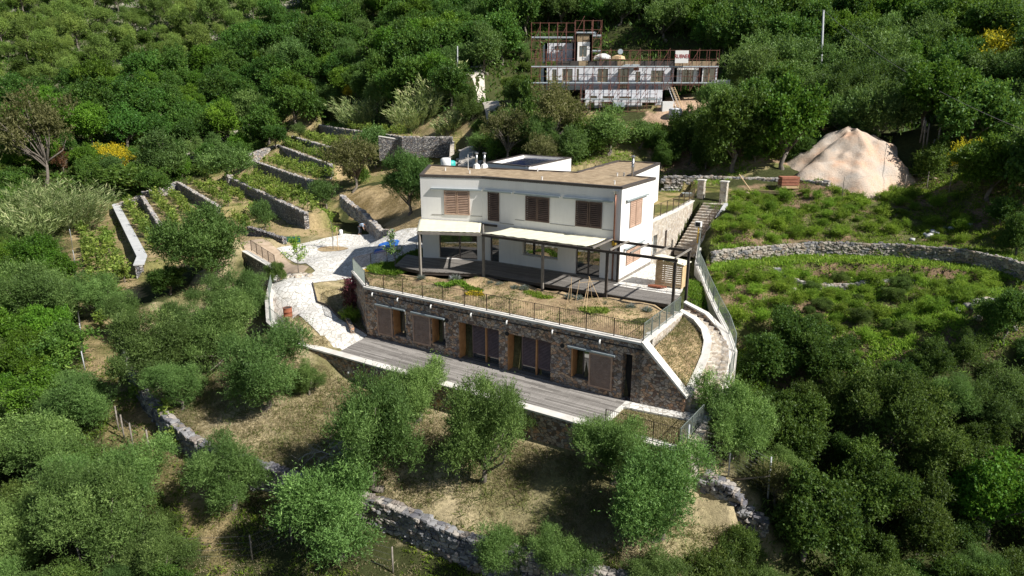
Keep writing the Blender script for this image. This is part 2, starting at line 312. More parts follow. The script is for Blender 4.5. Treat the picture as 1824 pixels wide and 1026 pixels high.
L['oak_bright'] = leafmat('bright_oak_leaves', (0.036, 0.089, 0.010), (0.111, 0.238, 0.021), (0.202, 0.354, 0.036))
L['pine'] = leafmat('pine_needles', (0.064, 0.117, 0.024), (0.193, 0.297, 0.061), (0.338, 0.448, 0.099), .2)
L['brown'] = leafmat('sparse_brownish_leaves', (0.065, 0.063, 0.026), (0.182, 0.182, 0.072), (0.260, 0.238, 0.117))
L['reed'] = leafmat('reed_leaves', (0.162, 0.227, 0.086), (0.389, 0.470, 0.187), (0.680, 0.680, 0.374))
L['bush'] = leafmat('shrub_leaves', (0.033, 0.076, 0.013), (0.117, 0.202, 0.032), (0.234, 0.319, 0.066))
L['broom'] = leafmat('broom_flowers', (.05, .08, .015), (.12, .15, .02), (.80, .66, .03), p2=.30, p3=.52)
L['weed'] = leafmat('fresh_weeds', (0.076, 0.157, 0.015), (0.218, 0.351, 0.037), (0.419, 0.519, 0.087), .4)
L['thicket'] = leafmat('thicket_leaves', (0.017, 0.044, 0.009), (0.067, 0.137, 0.023), (0.145, 0.233, 0.049))
L['bush_dark'] = leafmat('dark_shrub_leaves', (0.026, 0.057, 0.013), (0.103, 0.169, 0.035), (0.206, 0.269, 0.072))
L['vine'] = leafmat('vine_leaves', (0.075, 0.132, 0.020), (0.213, 0.300, 0.055), (0.375, 0.432, 0.110), .4)
L['lavender'] = leafmat('grey_lavender', (.09, .11, .10), (.20, .23, .21), (.30, .31, .36))
L['straw'] = leafmat('dry_grass', (.17, .145, .07), (.40, .335, .20), (.54, .47, .32), .3)
L['greengrass'] = leafmat('short_green_grass', (.06, .09, .02), (.15, .18, .05), (.28, .27, .10), .3)
L['magenta'] = leafmat('magenta_bracts', (.05, .06, .02), (.30, .05, .12), (.50, .10, .25))
L['autumn'] = leafmat('reddish_leaves', (.09, .04, .02), (.20, .09, .05), (.30, .15, .08))

# ------------------------------------------------------------------ mesh helpers
class MB:
    def __init__(s): s.v = []; s.f = []
    def add(s, vs, fs):
        k = len(s.v); s.v += [tuple(p) for p in vs]; s.f += [tuple(i + k for i in f) for f in fs]; return s
    def prism(s, poly, z0, z1):
        n = len(poly); f0 = z0 if hasattr(z0, '__len__') else [z0] * n; f1 = z1 if hasattr(z1, '__len__') else [z1] * n
        ar = sum(poly[i][0] * poly[(i+1) % n][1] - poly[(i+1) % n][0] * poly[i][1] for i in range(n))
        if ar < 0: poly = poly[::-1]; f0 = f0[::-1]; f1 = f1[::-1]
        vs = [(p[0], p[1], f0[i]) for i, p in enumerate(poly)] + [(p[0], p[1], f1[i]) for i, p in enumerate(poly)]
        return s.add(vs, [tuple(range(n))[::-1], tuple(range(n, 2 * n))] + [(i, (i+1) % n, n + (i+1) % n, n + i) for i in range(n)])
    def seg(s, p, q, w, z0, z1, off=0):    # box on a ground segment, w wide; p,q xy
        dx, dy = q[0] - p[0], q[1] - p[1]; l = math.hypot(dx, dy) or 1; nx, ny = -dy / l, dx / l
        a = (off - w / 2); c = (off + w / 2)
        return s.prism([(p[0] + nx * a, p[1] + ny * a), (q[0] + nx * a, q[1] + ny * a), (q[0] + nx * c, q[1] + ny * c), (p[0] + nx * c, p[1] + ny * c)], z0, z1)
    def bar(s, p, q, w, h=None, n=4, w2=None):
        p = Vector(p); q = Vector(q); d = (q - p)
        if d.length < 1e-6: return s
        d.normalize(); a = d.cross(Vector((0, 0, 1)))
        if a.length < 1e-3: a = Vector((U[0], U[1], 0)) if n == 4 else Vector((1, 0, 0))
        a.normalize(); c = d.cross(a); h = h or w; r2 = (w2 / w) if w2 else 1
        vs = []
        for pt, k in ((p, 1), (q, r2)):
            if n == 4: vs += [pt + (a * sx * w / 2 + c * sy * h / 2) * k for sx, sy in ((-1, -1), (1, -1), (1, 1), (-1, 1))]
            else: vs += [pt + (a * math.cos(2 * math.pi * i / n) * w / 2 + c * math.sin(2 * math.pi * i / n) * h / 2) * k for i in range(n)]
        return s.add(vs, [tuple(range(n)), tuple(range(n, 2 * n))[::-1]] + [(i, n + i, n + (i+1) % n, (i+1) % n) for i in range(n)])
    def tube(s, pts, rs, n=6):
        k0 = len(s.v); P = [Vector(p) for p in pts]; vs = []; fs = []
        for i, p in enumerate(P):
            d = (P[min(i+1, len(P)-1)] - P[max(i-1, 0)]).normalized(); a = d.cross(Vector((.31, .95, .05))); a.normalize(); c = d.cross(a)
            vs += [p + (a * math.cos(2 * math.pi * j / n) + c * math.sin(2 * math.pi * j / n)) * rs[i] for j in range(n)]
        for i in range(len(P) - 1):
            fs += [(i*n + j, i*n + (j+1) % n, (i+1)*n + (j+1) % n, (i+1)*n + j) for j in range(n)]
        fs += [tuple(range(n))[::-1], tuple(range((len(P)-1)*n, len(P)*n))]
        return s.add(vs, fs)
    def build(s, name, mat, parent=None, smooth=False, bevel=0):
        me = bpy.data.meshes.new(name); me.from_pydata(s.v, [], s.f); me.update()
        bm = bmesh.new(); bm.from_mesh(me); bmesh.ops.recalc_face_normals(bm, faces=bm.faces); bm.to_mesh(me); bm.free()
        return link(name, me, mat, parent, smooth, bevel)
def link(name, me, mat, parent=None, smooth=False, bevel=0):
    if mat: me.materials.append(mat)
    if smooth: me.shade_smooth()
    o = bpy.data.objects.new(name, me); COL.objects.link(o)
    if parent: o.parent = parent; o.matrix_parent_inverse = Matrix.Translation(-wloc(parent))
    if bevel: m = o.modifiers.new('bevel', 'BEVEL'); m.width = bevel; m.segments = 2
    return o
def wloc(o):
    v = Vector((0, 0, 0))
    if o.type == 'EMPTY': v = o.location.copy()
    return v
def tag(o, label=None, cat=None, group=None, kind=None):
    if label: o['label'] = label
    if cat: o['category'] = cat
    if group: o['group'] = group
    if kind: o['kind'] = kind
    return o
def thing(name, loc, label, cat, group=None):
    o = bpy.data.objects.new(name, None); COL.objects.link(o); o.location = loc; o.empty_display_size = .3
    return tag(o, label, cat, group)
def fast_mesh(name, v, f, tint=None):
    me = bpy.data.meshes.new(name); k = f.shape[1]
    me.vertices.add(len(v)); me.vertices.foreach_set('co', np.ascontiguousarray(v, np.float32).ravel())
    me.loops.add(f.size); me.loops.foreach_set('vertex_index', np.ascontiguousarray(f, np.int32).ravel())
    me.polygons.add(len(f)); me.polygons.foreach_set('loop_start', np.arange(0, f.size, k, dtype=np.int32))
    me.polygons.foreach_set('loop_total', np.full(len(f), k, np.int32))
    if tint is not None:
        at = me.attributes.new('tint', 'FLOAT', 'FACE'); at.data.foreach_set('value', np.ascontiguousarray(tint, np.float32))
    me.update(calc_edges=True); me.validate(); return me
def unit(a): return a / np.maximum(np.linalg.norm(a, axis=-1, keepdims=True), 1e-9)
def leaf_quads(P, D, Nn, ln, wd, g=rng):     # rhombic leaves: centre base P, direction D, normal hint Nn
    D = unit(D); S = unit(np.cross(D, Nn)); ln = np.broadcast_to(ln, (len(P),))[:, None]; wd = np.broadcast_to(wd, (len(P),))[:, None]
    up = np.cross(S, D)
    v = np.stack([P, P + D * ln * .45 + S * wd / 2 + up * ln * .06, P + D * ln, P + D * ln * .45 - S * wd / 2 + up * ln * .06], 1).reshape(-1, 3)
    return v, np.arange(len(P) * 4).reshape(-1, 4)

# ------------------------------------------------------------------ ground sheet
def ZP(*pts): return [Z(*p)[:2] for p in pts]
jx = (vnoise(MX, MY, 2.5, 7) - .5) * 3 + (vnoise(MX, MY, .8, 9) - .5) * 1.2; jy = (vnoise(MX, MY, 2.5, 8) - .5) * 3 + (vnoise(MX, MY, .8, 10) - .5) * 1.2
jx *= .6; jy *= .6
col = np.zeros(MX.shape + (3,)); col[:] = (.050, .058, .022)
def paint(poly, c, j=1.0):
    m = inpoly(MX + jx * j, MY + jy * j, poly); col[m] = c
def mixp(c1, c2, s, seed, lo=.4, hi=.6):
    n = np.clip((vnoise(MX, MY, s, seed) * .6 + vnoise(MX, MY, s / 3, seed + 1) * .4 - lo) / (hi - lo), 0, 1)[..., None]
    return np.array(c1) * (1 - n) + np.array(c2) * n
def paintf(poly, arr, j=1.0):
    m = inpoly(MX + jx * j, MY + jy * j, poly); col[m] = arr[m]
far = mixp((.11, .12, .055), (.38, .36, .31), 6, 31, .48, .66)
paintf([(-260, 100), (-60, 125), (-50, 160), (-70, 260), (-300, 300)], far)
soil = mixp((.20, .155, .075), (.36, .28, .155), 3, 20)
paintf([p[:2] for p in DRYW] + [Z(1250,1060,-7.6)[:2], Z(1400,920,-6.8)[:2], W(-9.6,-9), W(0,-6), W(18,-6), Z(478,560,-3.2)[:2], Z(430,470,-4)[:2], Z(250,560,-5.8)[:2]], mixp((.19, .175, .085), (.40, .335, .21), 4, 22))
paintf(ZP((110,395,-5.4),(205,362,-5),(262,470,-5.6),(250,520,-5.7),(215,590,-6),(240,640,-6.6),(300,760,-7.6),(420,860,-8),(400,1000,-9),(300,860,-8.5),(205,770,-7.6),(150,650,-6.6),(130,500,-5.8)), mixp((.17, .15, .065), (.34, .26, .145), 2.5, 24))
paintf([(-62,102),(-36,62),(-17,64),(-22,84),(-6,92),(-6,100),(-25,118),(-44,152)], mixp((.19, .18, .07), (.36, .28, .155), 2.5, 26))
paintf(ZP((600,345,0),(690,325,1.5),(720,285,2.6),(760,310,2.4),(755,440,-1),(700,432,-2.2),(650,395,-1.8)), mixp((.24, .18, .085), (.42, .32, .18), 2, 28))
paintf([Z(1240,478,0)[:2], Z(1795,480,0)[:2], Z(1824,600,-1)[:2], Z(1700,640,-2)[:2], Z(1500,700,-4.4)[:2], Z(1310,660,-4)[:2], Z(1290,560,-1.2)[:2]], mixp((.10, .11, .04), (.21, .145, .095), 2.5, 33, .35, .55))
paintf([p[:2] for p in FLD] + [(44, 50), (42, 62), (30, 64), Z(1290,350,3)[:2], W(-3,12)], mixp((.11, .12, .045), (.24, .165, .11), 2.5, 35, .4, .6))
paintf([Z(486,500,-2.6)[:2], Z(478,575,-3.2)[:2], Z(560,622,-3.9)[:2], W(14.6,-9), W(18,-5.5), W(19,4), Z(700,440,-2)[:2], Z(560,415,-2)[:2], Z(430,440,-2.4)[:2]], mixp((.20, .18, .09), (.40, .33, .20), 2, 45), .3)
paintf([W(2,22), W(20,22), W(24,34), W(-6,34)], mixp((.13, .14, .05), (.33, .27, .15), 2.5, 47))
paintf(ZP((1150,300,4.4),(1620,320,4.4),(1620,250,8),(1400,230,8),(1150,240,7)), mixp((.30, .21, .14), (.48, .34, .24), 3, 36))
paintf(ZP((900,290,3.5),(1170,300,3.5),(1170,262,4.2),(900,250,4.6)), mixp((.09, .10, .03), (.25, .21, .11), 2, 37))
paintf([W(.2,6.2), W(1.2,20), W(-3,21), W(6,26), W(6,14), W(3,7)], mixp((.13, .14, .04), (.36, .28, .14), 1.4, 39))
paintf([YD(935,200,92)[:2], YD(1300,200,84)[:2], YD(1300,160,90)[:2], YD(935,150,98)[:2]], mixp((.30, .23, .15), (.45, .38, .28), 3, 41))
vv = np.stack([MX, MY, GZ], -1).reshape(-1, 3)
ny, nx = MX.shape; ii = np.arange(ny * nx).reshape(ny, nx)
ff = np.stack([ii[:-1, :-1], ii[:-1, 1:], ii[1:, 1:], ii[1:, :-1]], -1).reshape(-1, 4)
gm = fast_mesh('ground', vv, ff)
ca = gm.color_attributes.new('soil', 'FLOAT_COLOR', 'POINT')
ca.data.foreach_set('color', np.concatenate([col, np.ones(col.shape[:2] + (1,))], -1).astype(np.float32).ravel())
m, t, b = nodes('ground_soil'); p = pos(t)
at = N(t, 'ShaderNodeAttribute', attribute_name='soil')
c = mixc(t, at.outputs['Color'], (.5, .5, .5), .0)
n1 = noise(t, p, 3.5, 8, .7); c = mixc(t, c, ramp(t, n1, [(.3, (.25, .25, .25)), (.7, (.75, .75, .75))]), .8, 'OVERLAY')
n2 = noise(t, p, 22, 4, .7); c = mixc(t, c, ramp(t, n2, [(.3, (.3, .3, .3)), (.7, (.72, .72, .7))]), .6, 'OVERLAY')
t.links.new(c, b.inputs['Base Color']); b.inputs['Roughness'].default_value = 1; b.inputs['Specular IOR Level'].default_value = .1
bump(t, b, noise(t, p, 9, 8, .75), .9, .10)
go = link('ground', gm, m, None, True); tag(go, kind='structure')

def drape(name, poly, off, mat, step=.5, kind='structure', zf=None, noise_amp=0):
    bm = bmesh.new(); vs = [bm.verts.new((p[0], p[1], 0)) for p in poly]; bm.faces.new(vs)
    xs = [p[0] for p in poly]; ys = [p[1] for p in poly]
    for ax, lo, hi in ((0, min(xs), max(xs)), (1, min(ys), max(ys))):
        c = math.floor(lo / step) * step + step
        while c < hi:
            co = [0, 0, 0]; co[ax] = c; no = [0, 0, 0]; no[ax] = 1
            bmesh.ops.bisect_plane(bm, geom=bm.verts[:] + bm.edges[:] + bm.faces[:], plane_co=co, plane_no=no); c += step
    bmesh.ops.triangulate(bm, faces=bm.faces[:])
    for v in bm.verts: v.co.z = (zf(v.co.x, v.co.y) if zf else float(hgt(v.co.x, v.co.y))) + off + (float(vnoise(v.co.x, v.co.y, .7, 5)) - .5) * noise_amp
    bmesh.ops.recalc_face_normals(bm, faces=bm.faces)
    me = bpy.data.meshes.new(name); bm.to_mesh(me); bm.free()
    if me.polygons and me.polygons[0].normal.z < 0: me.flip_normals()
    o = link(name, me, mat, None, True)
    if kind: o['kind'] = kind
    return o
# ------------------------------------------------------------------ stone walls made of stones
_b = bmesh.new(); bmesh.ops.create_cube(_b, size=1); bmesh.ops.subdivide_edges(_b, edges=_b.edges[:], cuts=1, use_grid_fill=True)
_cv = np.array([v.co[:] for v in _b.verts]); _cf = np.array([[v.index for v in f.verts] for f in _b.faces]); _b.free()
_ln = np.linalg.norm(_cv, axis=1, keepdims=True); _cv = _cv * (1 - .45) + _cv / np.maximum(_ln, 1e-6) * .55 * .45
def dry_wall(name, line, drop, label, cat='wall', size=.32, thick=.5, mat=None, group=None, lean=.0, core=True, zb=None):
    """line: (x,y,ztop); drop: height; stones laid in courses, thickness centred on the line"""
    g = np.random.default_rng(abs(hash(round(line[0][0] * 7 + line[0][1], 2))) % 9999)
    P = np.array(line, float); seg = np.linalg.norm(np.diff(P[:, :2], axis=0), axis=1); S = np.r_[0, np.cumsum(seg)]
    dr = np.broadcast_to(drop, (len(P),)); cs = []; sz = []; ang = []
    nrow = int(max(dr) / (size * .55)) + 1
    for r in range(nrow):
        s = g.random() * size
        while s < S[-1]:
            l = size * g.uniform(.6, 1.5); x = np.interp(s + l / 2, S, P[:, 0]); y = np.interp(s + l / 2, S, P[:, 1]); zt = np.interp(s + l / 2, S, P[:, 2]); h = np.interp(s + l / 2, S, dr)
            z = zt - (r + .5) * size * .55
            if z > zt - h - size * .3:
                k = min(np.searchsorted(S, s, 'right') - 1, len(seg) - 1); d = P[k+1, :2] - P[k, :2]; a = math.atan2(d[1], d[0])
                for side in ((-1, 1) if r < 2 else (0,)):
                    tt = thick * (.55 if side else 1.0)
                    off = side * thick * .24 + g.normal(0, .03)
                    cs.append((x - math.sin(a) * off, y + math.cos(a) * off, z + g.normal(0, .025) + (g.random() * .06 if r == 0 else 0))); sz.append((l * 1.02, tt * g.uniform(.92, 1.15), size * g.uniform(.5, .78))); ang.append((a + g.normal(0, .08), g.normal(0, .1)))
            s += l * .96
    cs = np.array(cs); sz = np.array(sz); ang = np.array(ang); n = len(cs)
    v = _cv[None] * sz[:, None, :] * (1 + g.normal(0, .07, (n, len(_cv), 1)))
    ca_, sa_ = np.cos(ang[:, 1])[:, None], np.sin(ang[:, 1])[:, None]
    x, z = v[..., 0] * ca_ - v[..., 2] * sa_, v[..., 0] * sa_ + v[..., 2] * ca_; y = v[..., 1]
    c_, s_ = np.cos(ang[:, 0])[:, None], np.sin(ang[:, 0])[:, None]
    w = np.stack([x * c_ - y * s_, x * s_ + y * c_, z], -1) + cs[:, None, :]
    f = (_cf[None] + (np.arange(n) * len(_cv))[:, None, None]).reshape(-1, 4)
    me = fast_mesh(name, w.reshape(-1, 3), f)
    me.polygons.foreach_set('use_smooth', np.zeros(len(f), bool))
    o = link(name, me, mat or M['stone']); tag(o, label, cat, group); return o
def solid_wall(name, line, zb, thick, mat, parent=None, off=0.0, cap=None, capm=None, capw=None, capn='coping'):
    """mitred ribbon wall; line (x,y,ztop), zb bottom(s)"""
    P = [Vector((p[0], p[1])) for p in line]; n = len(P); mit = []
    for i in range(n):
        d0 = (P[i] - P[i-1]).normalized() if i else None; d1 = (P[i+1] - P[i]).normalized() if i < n - 1 else None
        d0 = d0 or d1; d1 = d1 or d0; t_ = (d0 + d1).normalized(); nn = Vector((-t_.y, t_.x)); k = nn.dot(Vector((-d1.y, d1.x))); mit.append(nn / max(k, .4))
    zbs = zb if hasattr(zb, '__len__') else [zb] * n
    def rib(w, o_, z0, z1):
        mb = MB(); vs = []
        for i in range(n):
            for a, zz in ((o_ - w/2, z0[i]), (o_ + w/2, z0[i]), (o_ + w/2, z1[i]), (o_ - w/2, z1[i])):
                q = P[i] + mit[i] * a; vs.append((q.x, q.y, zz))
        fs = [(0, 1, 2, 3), tuple(4*(n-1) + j for j in (3, 2, 1, 0))]
        for i in range(n - 1):
            for j in range(4): fs.append((4*i + j, 4*i + (j+1) % 4, 4*(i+1) + (j+1) % 4, 4*(i+1) + j))
        return mb.add(vs, fs)
    top = [p[2] for p in line]
    o = rib(thick, off, zbs, [t_ - (cap or 0) for t_ in top]).build(name, mat, parent)
    if cap:
        c = rib(capw or thick + .06, off, [t_ - cap + .002 for t_ in top], top).build(capn, capm or M['coping'], parent); return o, c
    return o
def railing(name, line, label, h=1.0, sp=.115, postsp=1.7, mat=None, r=.02, group=None, cat='railing', mesh=False, zoff=0):
    mat = mat or M['railing']; P = [Vector((p[0], p[1], p[2] + zoff)) for p in line]; root = thing(name, P[0], label, cat, group); rail = MB()
    for a, b in zip(P[:-1], P[1:]):
        L_ = (b - a).length; k = max(1, round(L_ / postsp)); up = Vector((0, 0, 1))
        rail.bar(a + up * h, b + up * h, .028, .02); rail.bar(a + up * .10, b + up * .10, .022, .02)
        for i in range(k):
            p0 = a.lerp(b, i / k); p1 = a.lerp(b, (i + 1) / k)
            MB().bar(p0 - up * .05, p0 + up * (h + .01), .045).build('post', mat, root)
            m_ = MB(); nb = max(2, round(L_ / k / sp))
            for j in range(1, nb):
                q = p0.lerp(p1, j / nb); m_.bar(q + up * .10, q + up * h, r, n=3)
            if mesh:
                for zz in np.arange(.2, h, .12): m_.bar(p0 + up * zz, p1 + up * zz, r * .8, n=3)
            m_.build('railing_panel', mat, root)
    MB().bar(P[-1] - Vector((0, 0, .05)), P[-1] + Vector((0, 0, h + .01)), .045).build('post', mat, root)
    rail.build('handrail', mat, root); return root
def panel(mb, p0, p1, z0, z1, holes, th=.35, out=None):
    """wall skin between xy p0,p1 with rectangular holes (s0,s1,za,zb); outside is to the right of p0->p1 unless out=-1"""
    p0 = Vector(p0); p1 = Vector(p1); d = (p1 - p0); L_ = d.length; d.normalize(); n = Vector((d.y, -d.x)) * (out or 1)
    ss = sorted({0, L_, *[h[0] for h in holes], *[h[1] for h in holes]}); zs = sorted({z0, z1, *[h[2] for h in holes], *[h[3] for h in holes]})
    solid = {}
    for i in range(len(ss) - 1):
        for j in range(len(zs) - 1):
            cs, cz = (ss[i] + ss[i+1]) / 2, (zs[j] + zs[j+1]) / 2
            solid[i, j] = not any(h[0] < cs < h[1] and h[2] < cz < h[3] for h in holes)
    def pt(s, z, dep): q = p0 + d * s - n * dep; return (q.x, q.y, z)
    for (i, j), s_ in solid.items():
        if not s_: continue
        a, b, c, e = ss[i], ss[i+1], zs[j], zs[j+1]
        for dep in (0, th): mb.add([pt(a, c, dep), pt(b, c, dep), pt(b, e, dep), pt(a, e, dep)], [(0, 1, 2, 3)])
        for (di, dj, q0, q1) in ((-1, 0, (a, c), (a, e)), (1, 0, (b, c), (b, e)), (0, -1, (a, c), (b, c)), (0, 1, (a, e), (b, e))):
            if not solid.get((i + di, j + dj), False):
                mb.add([pt(*q0, 0), pt(*q1, 0), pt(*q1, th), pt(*q0, th)], [(0, 1, 2, 3)])
    return mb, d, n
class Face:                                # a wall plane: s along it, o outward, z up
    def __init__(s, p0, p1, out=1): s.p0 = Vector(p0); s.d = (Vector(p1) - s.p0).normalized(); s.n = Vector((s.d.y, -s.d.x)) * out; s.L = (Vector(p1) - s.p0).length
    def p(s, a, o, z): q = s.p0 + s.d * a + s.n * o; return (q.x, q.y, z)
    def box(s, mb, a0, a1, o0, o1, z0, z1): return mb.prism([s.p(a0, o0, 0)[:2], s.p(a1, o0, 0)[:2], s.p(a1, o1, 0)[:2], s.p(a0, o1, 0)[:2]], z0, z1)
def slat_panel(F, a0, a1, z0, z1, o, parent, mat, name='shutter', label=None, n=None, fr=.07):
    fr_ = MB(); F.box(fr_, a0, a0 + fr, o, o + .05, z0, z1); F.box(fr_, a1 - fr, a1, o, o + .05, z0, z1); F.box(fr_, a0 + fr, a1 - fr, o, o + .05, z0, z0 + fr); F.box(fr_, a0 + fr, a1 - fr, o, o + .05, z1 - fr, z1)
    s = fr_.build(name, mat, parent); n = n or int((z1 - z0) / .135); sl_ = MB(); h = (z1 - z0 - 2 * fr) / n
    for i in range(n):
        z = z0 + fr + i * h
        sl_.add([F.p(a0 + fr, o + .048, z + .005), F.p(a1 - fr, o + .048, z + .005), F.p(a1 - fr, o + .012, z + h * .70), F.p(a0 + fr, o + .012, z + h * .70),
                 F.p(a0 + fr, o + .036, z + .0), F.p(a1 - fr, o + .036, z + .0), F.p(a1 - fr, o + .0, z + h * .64), F.p(a0 + fr, o + .0, z + h * .64)],
                [(0,1,2,3),(7,6,5,4),(0,4,5,1),(3,2,6,7),(0,3,7,4),(1,5,6,2)])
    sl_.build('slats', mat, s)
    if label: s['label'] = label
    return s
def window(F, a0, a1, z0, z1, parent, dep=.15, fmat=None, mull=(), name='window', label=None, fr=.07):
    mb = MB(); F.box(mb, a0, a0 + fr, -dep - .06, -dep, z0, z1); F.box(mb, a1 - fr, a1, -dep - .06, -dep, z0, z1)
    F.box(mb, a0 + fr, a1 - fr, -dep - .06, -dep, z0, z0 + fr); F.box(mb, a0 + fr, a1 - fr, -dep - .06, -dep, z1 - fr, z1)
    for m_ in mull: F.box(mb, m_ - .05, m_ + .05, -dep - .055, -dep + .005, z0 + fr, z1 - fr)
    o = mb.build(name, fmat or M['steel'], parent); g_ = MB(); F.box(g_, a0 + .01, a1 - .01, -dep - .045, -dep - .03, z0 + .01, z1 - .01); g_.build('pane', M['glass'], o)
    if label: o['label'] = label
    return o

# ------------------------------------------------------------------ the white house
hs = thing('house', W(5, 5, 0), 'white rendered two storey house with brown slatted shutters and a dry planted flat roof', 'house')
P = dict(p0=(0,0), p1=(10.95,0), p2=(15.5,-1.5), p3=(19.7,4.7), p4=(6.6,6.4), p5=(7.8,16.9), p6=(3.8,16.9), p7=(2.2,6.5), p8=(.1,6.1))
F_main = Face(W(0,0), W(10.95,0), -1); F_bay = Face(W(10.95,0), W(15.5,-1.5), -1); F_right = Face(W(0,0), W(.1,6.1), 1); F_left = Face(W(15.5,-1.5), W(19.7,4.7), -1); F_wing = Face(W(2.2,6.5), W(3.8,16.9), 1)
wl = MB(); HT = 6.16
panel(wl, W(0,0), W(10.95,0), -.5, HT, [(1.38,3.22,.03,2.15),(4.6,7.46,.92,2.15),(9.5,10.3,.03,2.15),(1.4,3.2,3.45,5.1),(5.4,7.1,3.45,5.1),(9.5,10.35,3.1,5.15)], .35, -1)
panel(wl, W(10.95,0), W(15.5,-1.5), -.5, HT, [(.43,3.45,.03,2.2),(1.1,2.8,3.45,5.1)], .35, -1)
panel(wl, W(0,0), W(.1,6.1), -.5, HT, [(1.25,3.7,.85,2.1),(1.6,3.5,3.4,5.1)], .35, 1)
panel(wl, W(15.5,-1.5), W(19.7,4.7), -.5, HT, [], .35, -1)
panel(wl, W(2.2,6.5), W(3.8,16.9), 2.5, HT, [(6.8,8.2,3.05,5.1)], .35, 1)
panel(wl, W(.1,6.1), W(2.2,6.5), -.5, HT, [], .35, 1); panel(wl, W(3.8,16.9), W(7.8,16.9), 2.5, HT, [], .35, 1); panel(wl, W(7.8,16.9), W(6.6,6.4), 2.5, HT, [], .35, 1); panel(wl, W(6.6,6.4), W(19.7,4.7), -.5, HT, [], .35, 1)
wl.build('wall', M['render'], hs)
HP = [W(*P[k]) for k in ('p0','p1','p2','p3','p4','p5','p6','p7','p8')]
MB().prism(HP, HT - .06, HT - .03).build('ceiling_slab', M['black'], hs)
def inset(poly, d):
    n = len(poly); out = []
    ar = sum(poly[i][0] * poly[(i+1) % n][1] - poly[(i+1) % n][0] * poly[i][1] for i in range(n)); sg = 1 if ar > 0 else -1
    for i in range(n):
        a, b, c = Vector(poly[i-1]), Vector(poly[i]), Vector(poly[(i+1) % n]); d0 = (b - a).normalized(); d1 = (c - b).normalized()
        n0 = Vector((-d0.y, d0.x)) * sg; n1 = Vector((-d1.y, d1.x)) * sg; m_ = (n0 + n1).normalized(); k = max(m_.dot(n0), .3); q = b + m_ * d / k; out.append((q.x, q.y))
    return out
def ring(poly, d0, d1, z0, z1):
    a = inset(poly, d0); b = inset(poly, d1); n = len(poly); mb = MB()
    vs = [(x, y, z0) for x, y in a] + [(x, y, z1) for x, y in a] + [(x, y, z1) for x, y in b] + [(x, y, z0) for x, y in b]; fs = []
    for i in range(n):
        j = (i + 1) % n
        for k in range(4): fs.append((k*n + i, k*n + j, ((k+1) % 4)*n + j, ((k+1) % 4)*n + i))
    return mb.add(vs, fs)
ring(HP, -.04, .24, HT - .02, 6.30).build('roof_flashing', M['flash'], hs)
ro = drape('roof', inset(HP, .23), 0, M['roofsoil'], .35, None, lambda x, y: 6.21, .10); ro.parent = hs; ro.matrix_parent_inverse = Matrix.Translation(-hs.location)
# shutters
slat_panel(F_bay, .95, 1.92, 3.4, 5.17, .02, hs, M['larch'], label='sunlit pinkish slatted shutter of the left bay'); slat_panel(F_bay, 1.96, 2.93, 3.4, 5.17, .02, hs, M['larch'], label='sunlit pinkish slatted shutter of the left bay')
slat_panel(F_main, 9.44, 10.42, 3.14, 5.25, .02, hs, M['shutter_dark'], label='tall narrow dark slatted shutter beside the bay')
for a in (5.3, 6.27, 1.33, 2.33): slat_panel(F_main, a, a + .94, 3.43, 5.16, .02, hs, M['shutter_dark'])
for a in (1.5, 2.58): slat_panel(F_right, a, a + 1.04, 3.37, 5.14, .02, hs, M['larch'])
for a in (1.2, 2.5): slat_panel(F_right, a, a + 1.24, .85, 1.85, .02, hs, M['larch'])
for a in (6.7, 7.5): slat_panel(F_wing, a, a + .78, 2.98, 5.1, .02, hs, M['larch'])
for F, a0, a1 in ((F_bay, .0, 3.95), (F_main, 8.3, 10.72), (F_main, 4.45, 8.12), (F_main, .55, 4.2), (F_right, .7, 4.55), (F_right, .7, 4.3)):
    z = 5.26 if not (F is F_right and a1 == 4.3) else 2.02
    mb = MB(); F.box(mb, a0, a1, .003, .17, z + .05, z + .09); F.box(mb, a0, a1, .13, .165, z - .02, z + .05); mb.build('shutter_track', M['rail'], hs)
for F, a0, a1, z in ((F_bay, .0, .9, 3.34), (F_bay, 2.96, 3.95, 3.34), (F_main, 0.5, 1.3, 3.38), (F_main, 3.3, 5.25, 3.38), (F_main, 7.3, 8.1, 3.38), (F_main, 8.2, 9.4, 3.02)):
    mb = MB(); F.box(mb, a0, a1, .002, .03, z, z + .03); mb.build('lower_guide', M['greybeam'], hs)
# ground floor glazing
window(F_bay, .43, 3.45, .03, 2.2, hs, .14, M['flash'], (1.84,), 'sliding_door'); window(F_main, 9.5, 10.3, .03, 2.15, hs, .14, M['flash'], (), 'door')
window(F_main, 4.6, 7.46, .92, 2.15, hs, .2, M['steel'], (5.95,)); window(F_main, 1.38, 3.22, .03, 2.15, hs, .16, M['flash'], (2.3,), 'sliding_door')
mb = MB(); F_main.box(mb, 4.52, 7.54, -.2, .05, .885, .918); mb.build('window_sill', M['coping'], hs)
for F, a0, a1, z0, z1 in ((F_main,1.4,3.2,3.45,5.1),(F_main,5.4,7.1,3.45,5.1),(F_main,9.5,10.35,3.1,5.15),(F_bay,1.1,2.8,3.45,5.1),(F_right,1.6,3.5,3.4,5.1),(F_right,1.25,3.7,.85,2.1),(F_wing,6.8,8.2,3.05,5.1)):
    window(F, a0, a1, z0, z1, hs, .12, M['flash'])
